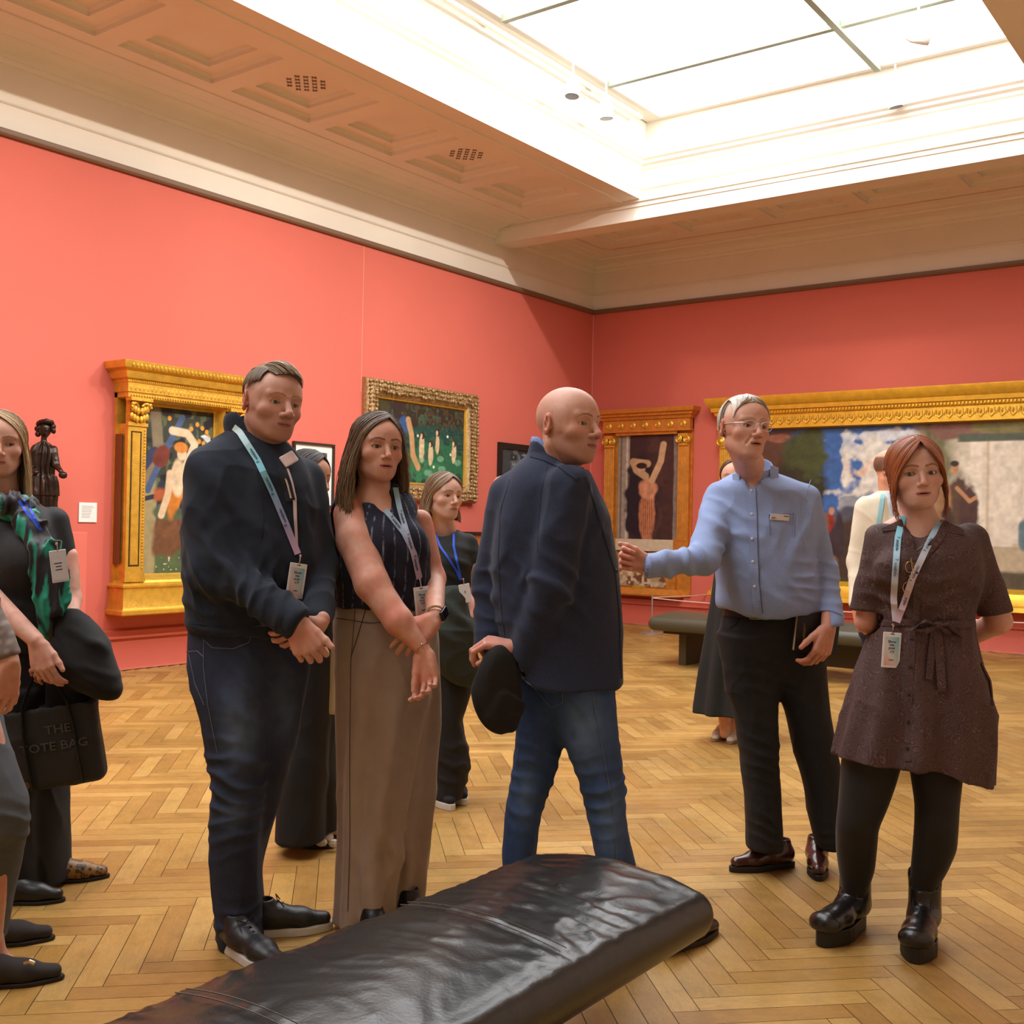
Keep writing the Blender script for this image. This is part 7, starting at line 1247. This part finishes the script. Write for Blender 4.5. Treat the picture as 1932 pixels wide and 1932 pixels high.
# ------------------------------------------------------------------ woman with the green scarf, left edge
def w_scarf():
    P = Person(4.05, fl_((90, 1675)), 'blonde woman at the left edge in black with an emerald and black scarf')
    p = P.P
    head(P, p(-1, 838, -.02), 24, 2, 0, 1.02, skin=(214, 166, 146), fw=1.06, jaw=.98, nose=1.0, lip=(182, 110, 104), brow=(140, 110, 84), gaze=(20, 2), neck=p(5, 935, .03), nr=.05, neckr2=.06, iris=(70, 84, 92), h=.002, ears=(0, 0))
    long_hair(P, (196, 164, 116), (130, 100, 66), (214, 184, 134), n=650, part=-.005, f1=.24, f2=.22, side=(.8, .8), bulk=1.1, wav=.004, w=.0022)
    K = mat('black_ribbed_top', (24, 25, 27), .75, bump=.2, bscale=260); f = Fld(*box_of(P, -110, 160, 915, 1240, .3, .3), .006)
    f.loft(sil(P.d, [(928, -20, 42, .02, .07), (945, -50, 70, .01, .10), (980, -70, 98, 0, .13), (1040, -78, 112, -.01, .15), (1100, -80, 122, -.02, .16), (1160, -82, 124, -.02, .165), (1225, -86, 124, -.01, .16)]), .02); f.ell(p(50, 1060, -.14), (.09, .07, .09), .05); f.cap(p(-58, 985, -.02), p(-52, 1070, -.08), .066, .056, .02); f.cap(p(100, 985, .06), p(122, 1060, .06), .058, .048, .02); f.cap(p(5, 945), p(3, 915), .056, .062, .004, 's')
    P.cloth('top', f, K, addf(gfold(p(20, 1180, -.1), (.1, 0, 1), .12, 16, .006), drape(.006, 5, 4, 1)))
    limbs(P, [(p(-52, 1060, -.10), p(-38, 1110, -.20), .048, .046, .01), (p(-38, 1110, -.20), p(68, 1208, -.28), .046, .027, .02)]+handcaps(p(70, 1212, -.28), (.28, -.1, -.95), (.2, .9, 0), 1, 1.0, ((22, 30, 18), (26, 34, 18), (30, 36, 18), (34, 38, 18)), (30, 10, 5, 5)), .003)
    limbs(P, [(p(126, 1050, .06), p(136, 1130, .02), .040, .034, .01), (p(136, 1130, .02), p(128, 1235, -.18), .034, .025, .01)]+handcaps(p(126, 1240, -.20), (-.9, -.1, -.35), (0, .8, -.5), -1, .98, ((30, 40, 20),)*4), .0032)
    f = Fld(*box_of(P, -120, 215, 1200, 1710, .35, .3), .0075); f.loft(sil(P.d, [(1200, -84, 124, 0, .16), (1280, -86, 140, 0, .16), (1340, -80, 130, 0, .15)]), .02); f.loft(sil(P.d, [(1300, 20, 128), (1400, 40, 122), (1480, 55, 118), (1560, 58, 118), (1640, 60, 122), (1662, 60, 124)], b=.11), .02); f.loft(sil(P.d-.1, [(1300, -80, 80), (1400, -60, 78), (1480, -20, 75), (1600, 0, 72), (1690, 10, 72)], b=.12), .02)
    P.cloth('trousers', f, mat('black_crepe', (22, 20, 21), .9), drape(.014, 6, 1.2, 4))
    lp = bpy.data.materials.new('leopard_print'); lp.use_nodes = True; N = lp.node_tree.nodes; L = lp.node_tree.links; v = N.new('ShaderNodeTexVoronoi'); v.inputs['Scale'].default_value = 55; tc = N.new('ShaderNodeTexCoord'); L.new(tc.outputs['Object'], v.inputs['Vector']); r = N.new('ShaderNodeValToRGB'); e = r.color_ramp.elements; e[0].position = .25; e[0].color = (*lin(120, 84, 48), 1); e[1].position = .45; e[1].color = (*lin(28, 20, 16), 1); q = e.new(.62); q.color = (*lin(150, 112, 66), 1); L.new(v.outputs['Distance'], r.inputs[0]); L.new(r.outputs[0], N['Principled BSDF'].inputs['Base Color'])
    shoe(P, 'loafer', fl_((70, 1668)), fl_((169, 1658)), lp, BLACKM, L=.25, w=.045, sole=.012, hh=.05, h=.005); shoe(P, 'loafer', fl_((-20, 1705)), fl_((72, 1702)), mat('black_leather_shoe', (24, 22, 22), .4), BLACKM, L=.25, w=.045, sole=.012, hh=.05, h=.005)
    inner(P, p(5, 935, .03), [[p(-56, 1000, -.04), p(-52, 1065, -.1)], [p(104, 1000, .06), p(124, 1055, .06)]]); finish(P)
    # scarf
    t = empty('scarf', W(P.b), YAW, label='emerald green and black scarf round the neck of the blonde woman', cat='scarf'); f = Fld(*box_of(P, -40, 140, 900, 1215, .4, .15), .005)
    def sc(V, N): q = V*np.array([30, 30, 7.])+.4*noise(V*9, 1, 4)[:, None]; n = noise(q, 1., 7)+.4*noise(V*np.array([70, 70, 8]), 1, 2); m = np.clip((n+.02)*7, 0, 1)[:, None]; C = s2l((16, 14, 20))*(1-m)+s2l((16, 138, 112))*m; m = np.clip((noise(V*np.array([8, 8, 4]), 1, 22)-.55)*8, 0, 1)[:, None]*(V[:, 2:] < 1.05); return C*(1-m)+s2l((206, 176, 176))*m
    rg = [p(12+46*math.cos(a), 955-18*math.sin(a)*0+10*math.sin(a), -.02-.10*math.sin(a)) for a in np.linspace(0, 2*PI, 14)]
    for a, b in zip(rg, rg[1:]): f.cap(a, b, .024, None, .01)
    for q, w in (([(30, 965, -.14), (48, 990, -.18), (66, 1030, -.21), (78, 1080, -.22), (84, 1130, -.22), (86, 1190, -.21)], .030), ([(40, 960, -.13), (70, 990, -.17), (96, 1030, -.19), (110, 1080, -.20), (116, 1130, -.20), (112, 1195, -.19)], .026), ([(36, 962, -.13), (58, 1000, -.18), (84, 1040, -.21), (96, 1100, -.22), (100, 1150, -.22)], .028)):
        for a, b in zip(q, q[1:]): f.cap(p(*a), p(*b), w, w*1.05, .012, sq=((0, 1, 0), .55))
    f.ell(p(22, 948, -.13), (.05, .04, .035), .02); P.cloth('scarf_cloth', f, mat('silk_print', attr='col', rough=.55, sheen=.1), lambda V, N: .020*(1-np.abs(noise(V*np.array([38, 38, 6])+.4*noise(V*8, 1, 2)[:, None], 1, 3)))**3-.008, col=sc, parent=t)
    lz = empty('lanyard', W(P.b), YAW, label='blue lanyard over the emerald scarf', cat='lanyard'); bl = mat('blue_webbing', (34, 84, 214), .6); P.ribbon('strap', [(36, 945), (50, 966), (66, 985), (76, 1000)], .010, bl, None, .004, 30, None, lz); P.ribbon('strap', [(44, 942), (58, 962), (70, 985), (78, 1000)], .008, bl, None, .006, 30, None, lz)
    badge(P, 108, 1038, .056, .110, 40, -8, None, .02, 'name', label='white name badge hanging on the emerald scarf', dd=-.25)
    # coat over the arm, tote bag
    t = empty('coat', W(P.b), YAW, label='black wool coat folded over the arm of the blonde woman', cat='coat'); f = Fld(*box_of(P, 70, 245, 1140, 1345, .4, .1), .006)
    f.loft(sil(P.d-.16, [(1150, 122, 146, 0, .03), (1165, 112, 162, 0, .05), (1185, 102, 184, 0, .07), (1210, 96, 204, 0, .08), (1250, 96, 216, 0, .085), (1280, 110, 224, 0, .08), (1300, 140, 228, 0, .06), (1314, 172, 220, 0, .04)], sig=1.2), .02); f.loft(sil(P.d-.1, [(1220, 100, 190, 0, .07), (1300, 90, 182, 0, .07), (1340, 90, 182, 0, .06)]), .03)
    P.cloth('draped_cloth', f, mat('black_wool_coat', (22, 22, 22), .9, sheen=.05), addf(gfold(p(170, 1220, -.25), (.5, 0, .9), .12, 12, .008), drape(.012, 6, 4, 3)), parent=t)
    c = p(105, 1402, -.16); t = empty('tote_bag', W(c), YAW, label='black mesh tote bag with raised lettering hanging beside the black trousers', cat='bag'); M = rot(6, 4, -9); hx, hz = .155, .150; f = Fld(c-.27, c+.27, .005); f.box(c, (hx, .045, hz), M, .03); f.box(c+M @ A3(0, 0, .17), (hx-.015, .036, .09), M, .01, .004, 's'); V, F = f.nets(); V = relax(V, F, 2); V = V+vnorm(V, F)*drape(.006, 6, 4, 2)(V, None)[:, None]
    mesh('bag_body', V-c, F, mat('black_mesh_fabric', (26, 27, 26), .6, bump=.5, bscale=500), t, smooth=True); bv = BVHTree.FromPolygons(V.tolist(), F.tolist()); b = MB()
    for q in (-1, 1): b.tube([M @ A3(q*.085, -.048, -.14), M @ A3(q*.085, -.052, .05), M @ A3(q*.075, -.048, .15), M @ A3(q*.02, -.01, .27)], .012, 6, flat=.3)
    b.build('handle', mat('black_strap', (30, 31, 30), .6), t)
    for s_, x, z, sz in (('THE', .03, .045, .042), ('TOTE BAG', .01, -.012, .042)):
        V, F = text_mesh(s_, sz, ext=.001, bold=.0003); Q = np.stack([V[:, 0]*1.15+x, V[:, 2]*0-.055+V[:, 2]*1., V[:, 1]+z], -1) @ M.T
        for i, v in enumerate(Q):
            h = bv.ray_cast(Vector(c+v+M @ A3(0, -.2, 0)), Vector(M @ A3(0, 1, 0)))
            if h[0] is not None: Q[i] = np.array(h[0])-c-(M @ A3(0, 1, 0))*(.0025+.002*(V[i, 2] > 0))
        mesh('lettering', Q, F, mat('raised_letters', (74, 76, 74), .5), t)
    MB().lathe((0, 0, 0), [(.012, 0), (.012, .004), (.004, .006)], 12, ax=1).build('stud', mat('brass_stud', (110, 80, 50), .4, .8), t).location = tuple(M @ A3(-.10, -.055, -.12))
w_scarf()
# ------------------------------------------------------------------ figures only partly in view
def w_edge():
    P = Person(3.22, fl_((-30, 1850)), 'person cut off by the left edge in grey jeans, checked jacket and dark loafers')
    p = P.P
    head(P, p(-140, 790, .0), 50, 0, 0, 1., neck=p(-150, 900, .04), nr=.05, h=.003, brow=(90, 66, 50)); hair(P, hairpatch([[(0, -.04, .12), (-.05, -.05, .1), (-.08, -.02, .02), (-.085, 0, -.1)], [(0, .0, .125), (-.06, .03, .1), (-.085, .05, .0), (-.08, .06, -.12)], [(0, .05, .115), (0, .1, .08), (0, .12, 0), (0, .12, -.12)], [(0, .0, .125), (.06, .03, .1), (.085, .05, .0), (.08, .06, -.12)], [(0, -.04, .12), (.05, -.05, .1), (.08, -.02, .02), (.085, 0, -.1)]], 300, .003, .004, .01, ((110, 84, 60), (70, 50, 36)), rnd=2))
    limbs(P, [(p(10, 1225, -.05), p(18, 1250, -.06), .030, .027, .01)]+handcaps(p(18, 1252, -.06), (-.12, -.1, -1), (-.8, .5, 0), 1, .98, ((22, 36, 20), (28, 42, 20), (34, 46, 20), (38, 46, 20)), (26, 10, 5, 10)), .003)
    J = bpy.data.materials.new('checked_tweed'); J.use_nodes = True; N = J.node_tree.nodes; L = J.node_tree.links; tc = N.new('ShaderNodeTexCoord'); w1 = N.new('ShaderNodeTexWave'); w1.inputs['Scale'].default_value = 14; w2 = N.new('ShaderNodeTexWave'); w2.inputs['Scale'].default_value = 12; w2.bands_direction = 'Z'; L.new(tc.outputs['Object'], w1.inputs[0]); L.new(tc.outputs['Object'], w2.inputs[0]); mx = N.new('ShaderNodeMixRGB'); mx.blend_type = 'MULTIPLY'; mx.inputs[0].default_value = 1; L.new(w1.outputs['Fac'], mx.inputs[1]); L.new(w2.outputs['Fac'], mx.inputs[2]); r = N.new('ShaderNodeValToRGB'); r.color_ramp.elements[0].color = (*lin(112, 100, 94), 1); r.color_ramp.elements[1].color = (*lin(150, 136, 128), 1); L.new(mx.outputs[0], r.inputs[0]); L.new(r.outputs[0], N['Principled BSDF'].inputs['Base Color']); N['Principled BSDF'].inputs['Roughness'].default_value = .9
    f = Fld(*box_of(P, -300, 60, 870, 1330, .3, .3), .007); f.loft(sil(P.d+.03, [(885, -185, -110, 0, .07), (915, -235, -75, 0, .10), (1000, -250, -60, 0, .14), (1150, -240, -50, 0, .14), (1310, -245, -40, 0, .15)]), .02); f.cap(p(-75, 940, 0), p(-60, 1100, -.02), .06, .055, .03); f.cap(p(-60, 1100, -.02), p(8, 1235, -.05), .055, .045, .03); f.cap(p(-235, 940, .1), p(-240, 1120, .1), .06, .055, .03); f.chop(p(11, 1241, -.05), (.3, 0, -1), .07); P.cloth('jacket', f, J, addf(gfold(p(-40, 1140, -.05), (.2, 0, 1), .12, 16, .008), drape(.008, 5, 3, 2)))
    G = mat('grey_denim', (74, 78, 82), .85, bump=.2, bscale=400, var=.15, vscale=12); f = Fld(*box_of(P, -260, 70, 1280, 1800, .3, .35), .007)
    f.loft(sil(P.d, [(1290, -150, -20, 0, .12), (1360, -130, -2, 0, .11), (1400, -115, 10, -.02, .1), (1450, -100, 28, -.04, .095), (1500, -85, 46, -.05, .09), (1540, -72, 51, -.06), (1570, -66, 49, -.05), (1595, -64, 38, -.03), (1640, -60, 30), (1700, -52, 18), (1760, -44, 6), (1778, -42, 2)], b=.085, sig=1.2), .02); f.loft(sil(P.d+.2, [(1290, -230, -60, -.1, .13), (1450, -200, -70), (1600, -190, -90), (1770, -170, -110)], b=.08), .03)
    P.cloth('jeans', f, G, addf(gfold(p(10, 1580, -.08), (.2, 0, 1), .09, 20, .008), drape(.006, 6, 4, 21)))
    limbs(P, [(p(-20, 1770, -.02), p(-12, 1812, -.01), .038, .036, .01), (p(-12, 1812, -.01), p(40, 1836, -.01), .034, .026, .02), (p(-140, 1760, .2), p(-135, 1800, .2), .038, .036, .01)], .004)
    sm_ = mat('dark_suede', (44, 38, 36), .85); a, b = fl_((-80, 1868)), fl_((122, 1846)); shoe(P, 'loafer', a, b, sm_, mat('dark_sole', (26, 20, 18), .6), w=.045, sole=.012, hh=.045); shoe(P, 'loafer', a+A3(-.15, .3), b+A3(-.15, .3), sm_, mat('dark_sole'), w=.045, sole=.012, hh=.045, h=.006)
    q = fl_((56, 1822)); b = MB().tube([p(47, 1817, -.05), p(56, 1814, -.055), p(64, 1818, -.05)], .006, 8); P.mesh('snaffle_bit', b.V, b.F, mat('brass_buckle', (196, 176, 140), .2, 1.)); inner(P, p(-150, 905, .04), [[p(-80, 945, 0), p(-62, 1100, -.02), p(0, 1220, -.05)]], hip=p(-110, 1300, 0)); limbs(P, [(p(-60, 1300), p(0, 1500, -.05), .06, .05, .02), (p(0, 1500, -.05), p(-20, 1775, -.02), .05, .034, .02), (p(-140, 1300, .1), p(-140, 1780, .2), .06, .034, .02)], .01); finish(P)
    P.bvh['skin'] = BVHTree.FromPolygons(join(P.body)[0].tolist(), join(P.body)[1].tolist()); q, n = P.hit(38, 1322, ['skin'], .001)
    if q is not None: b = MB().ball(q, (.006, .003, .003), 8); P.mesh('ring', b.V, b.F, mat('silver_jewel', (196, 196, 196), .25, 1.))
def m_far():
    P = Person(9.5, np.array([-.1, 9.5]), 'bald man in navy far behind, mostly hidden by the blazer man'); p = P.P
    head(P, p(952, 923, 0), 120, 4, 0, 1.0, skin=(216, 166, 142), neck=p(952, 952, .0), h=.0035); K = mat('navy_suit', (28, 32, 62), .85); f = Fld(*box_of(P, 900, 1010, 935, 1120, .35, .35), .010)
    f.loft(sil(P.d, [(942, 936, 966, 0, .07), (955, 924, 980, 0, .10), (985, 918, 988, 0, .12), (1040, 918, 986, 0, .12), (1100, 918, 986, 0, .14)]), .03); f.cap(p(928, 965), p(921, 1015), .06, .05, .03); f.cap(p(921, 1015), p(930, 1060, -.1), .05, .04, .03); f.cap(p(978, 965), p(985, 1060), .06, .05, .03); P.cloth('jacket', f, K, drape(.012, 5, 3, 2))
    f = Fld(*box_of(P, 905, 1000, 1090, 1290, .3, .3), .012); f.loft(sil(P.d, [(1095, 920, 955), (1180, 922, 952), (1268, 925, 950)], b=.09), .02); f.loft(sil(P.d, [(1095, 948, 984), (1180, 954, 984), (1268, 956, 982)], b=.09), .02); P.cloth('trousers', f, K)
    for x in (-.16, .03): shoe(P, 'shoe', A3(x, 9.5), A3(x+.05, 9.24), BLACKM, BLACKM, h=.009)
    limbs(P, [(p(930, 1058, -.1), p(934, 1066, -.13), .028, .028, .01)]+handcaps(p(934, 1066, -.13), (.5, -.5, -.6), (0, 1, 0), 1, .9, ((30, 30, 20),)*4), .006); inner(P, p(952, 955, .02), [[p(928, 970), p(922, 1015), p(929, 1052, -.08)]]); finish(P)
def w_skirt():
    P = Person(7.0, fl_((1375, 1402)), 'person in a long black skirt and white loafers standing behind the elderly man'); p = P.P
    head(P, p(1385, 903, 0), -20, 0, 0, 1., skin=(214, 166, 142), neck=p(1385, 950, .02), h=.003); c1, c2 = (96, 70, 52), (60, 42, 32)
    hair(P, *(lambda g: (hairpatch(g, 260, .0035, .004, .008, (c1, c2)), [hairsheet(g, col=c2)]))([[(-.01, -.06, .11), (-.06, -.06, .08), (-.082, -.02, .01), (-.07, .04, -.05)], [(0, .0, .126), (-.06, .03, .1), (-.08, .06, .0), (-.03, .10, -.05)], [(0, .05, .115), (0, .1, .08), (0, .12, 0), (0, .11, -.05)], [(0, .0, .126), (.06, .03, .1), (.08, .06, .0), (.03, .10, -.05)], [(.01, -.06, .11), (.06, -.06, .08), (.082, -.02, .01), (.07, .04, -.05)]]))
    K = mat('black_skirt', (26, 28, 28), .85); f = Fld(*box_of(P, 1290, 1470, 935, 1360, .35, .35), .008); fo = lambda th, Z, X, Y: .018*np.sin(th*9)*np.clip((.95-Z)/.5, 0, 1)
    f.loft(sil(P.d, [(940, 1366, 1402, 0, .06), (955, 1350, 1420, 0, .09), (1000, 1346, 1424, 0, .11), (1050, 1352, 1420, 0, .1), (1090, 1347, 1422, 0, .11), (1150, 1338, 1428, 0, .13), (1220, 1328, 1434, 0, .16), (1290, 1317, 1440, 0, .18), (1345, 1309, 1444, 0, .2)]), .03, fold=fo); f.cap(p(1352, 965), p(1348, 1040), .05, .045, .03); f.cap(p(1420, 965), p(1424, 1040), .05, .045, .03); P.cloth('dress', f, K)
    limbs(P, [(p(1367, 1330, 0), p(1368, 1384, -.02), .046, .032, .01), (p(1385, 1330, .05), p(1386, 1388, -.0), .046, .032, .01), (p(1348, 1030), p(1375, 1080, -.2), .036, .026, .01), (p(1424, 1030), p(1395, 1080, -.2), .036, .026, .01)], .006); wl = mat('white_leather', (222, 218, 208), .5)
    for a, b in ((fl_((1372, 1388)), fl_((1346, 1400))), (fl_((1390, 1393)), fl_((1376, 1405)))): shoe(P, 'loafer', b+.25*unit(a-b), b, wl, mat('tan_sole', (150, 120, 90), .6), w=.045, sole=.012, hh=.045, h=.006)
    inner(P, p(1385, 950, .02), [[p(1352, 970), p(1349, 1025)], [p(1420, 970), p(1424, 1025)]]); limbs(P, [(p(1378, 1100), p(1368, 1335), .07, .045, .02), (p(1392, 1100), p(1385, 1335), .07, .045, .02)], .012); finish(P)
def m_cream():
    P = Person(6.4, fl_((1700, 1440)), 'man in a cream blazer half hidden behind the woman in the brown dress'); p = P.P
    head(P, p(1684, 886, 0), 52, 2, 0, 1., skin=(220, 160, 130), neck=p(1680, 940, .02), h=.003, nr=.058, scalp=((92, 64, 46), lambda x, y, z: np.clip(np.minimum(np.minimum((z+.02)/.01, (.075-z)/.01), (y+.03)/.02), 0, 1), .9))
    K = mat('cream_linen', (222, 214, 190), .85, bump=.2, bscale=200); f = Fld(*box_of(P, 1590, 1800, 915, 1180, .35, .35), .0075); f.loft(sil(P.d, [(925, 1658, 1702, .02, .08), (938, 1636, 1728, 0, .11), (970, 1622, 1742, 0, .13), (1040, 1618, 1744, 0, .14), (1140, 1616, 1744, 0, .15)]), .03); f.cap(p(1636, 960), p(1618, 1060), .065, .055, .03); f.cap(p(1618, 1060), p(1618, 1140, -.12), .054, .045, .03); f.cap(p(1730, 960), p(1740, 1060), .065, .055, .03); f.chop(p(1618, 1144, -.12), (0, 0, -1), .08); f.cap(p(1682, 930, -.14), p(1682, 1010, -.16), .05, .02, .01, 's'); P.cloth('blazer', f, K, drape(.012, 5, 3, 8))
    f = Fld(*box_of(P, 1640, 1720, 915, 1060, .25, .2), .006); f.loft(sil(P.d-.02, [(928, 1664, 1700, 0, .08), (950, 1655, 1712, 0, .10), (1040, 1655, 1712, 0, .12)]), .02); P.cloth('shirt', f, mat('pale_blue_shirt', (196, 206, 220), .8))
    lz = empty('lanyard', W(P.b), YAW, label='pale blue lanyard on the cream blazer man', cat='lanyard'); P.ribbon('strap', [(1666, 932), (1662, 960), (1656, 1000), (1652, 1030)], .024, mat('pale_blue_webbing', (150, 206, 216), .6), None, .006, 24, None, lz)
    f = Fld(*box_of(P, 1600, 1770, 1120, 1440, .3, .3), .010); f.loft(sil(P.d, [(1125, 1622, 1740, 0, .14), (1200, 1624, 1738, 0, .14)]), .03); f.loft(sil(P.d, [(1190, 1624, 1684), (1300, 1640, 1690), (1425, 1668, 1706)], b=.09), .03); f.loft(sil(P.d+.1, [(1190, 1680, 1738), (1300, 1690, 1736), (1420, 1700, 1736)], b=.09), .03); P.cloth('trousers', f, mat('navy_suit', (28, 32, 62), .85))
    limbs(P, [(p(1618, 1140, -.12), p(1618, 1150, -.13), .028, .028, .01)]+handcaps(p(1618, 1150, -.13), (.2, -.3, -.9), (.5, .8, 0), 1, .95, ((30, 35, 20),)*4), .0045)
    for a, b in ((fl_((1690, 1428)), fl_((1708, 1446))), (fl_((1716, 1424)), fl_((1735, 1440)))): shoe(P, 'shoe', b+.27*unit(a-b), b, mat('black_leather_shoe', (24, 22, 22), .4), BLACKM, h=.007)
    inner(P, p(1680, 940, .02), [[p(1636, 965), p(1619, 1060), p(1618, 1132, -.11)]]); finish(P)
w_edge(); m_far(); w_skirt(); m_cream()
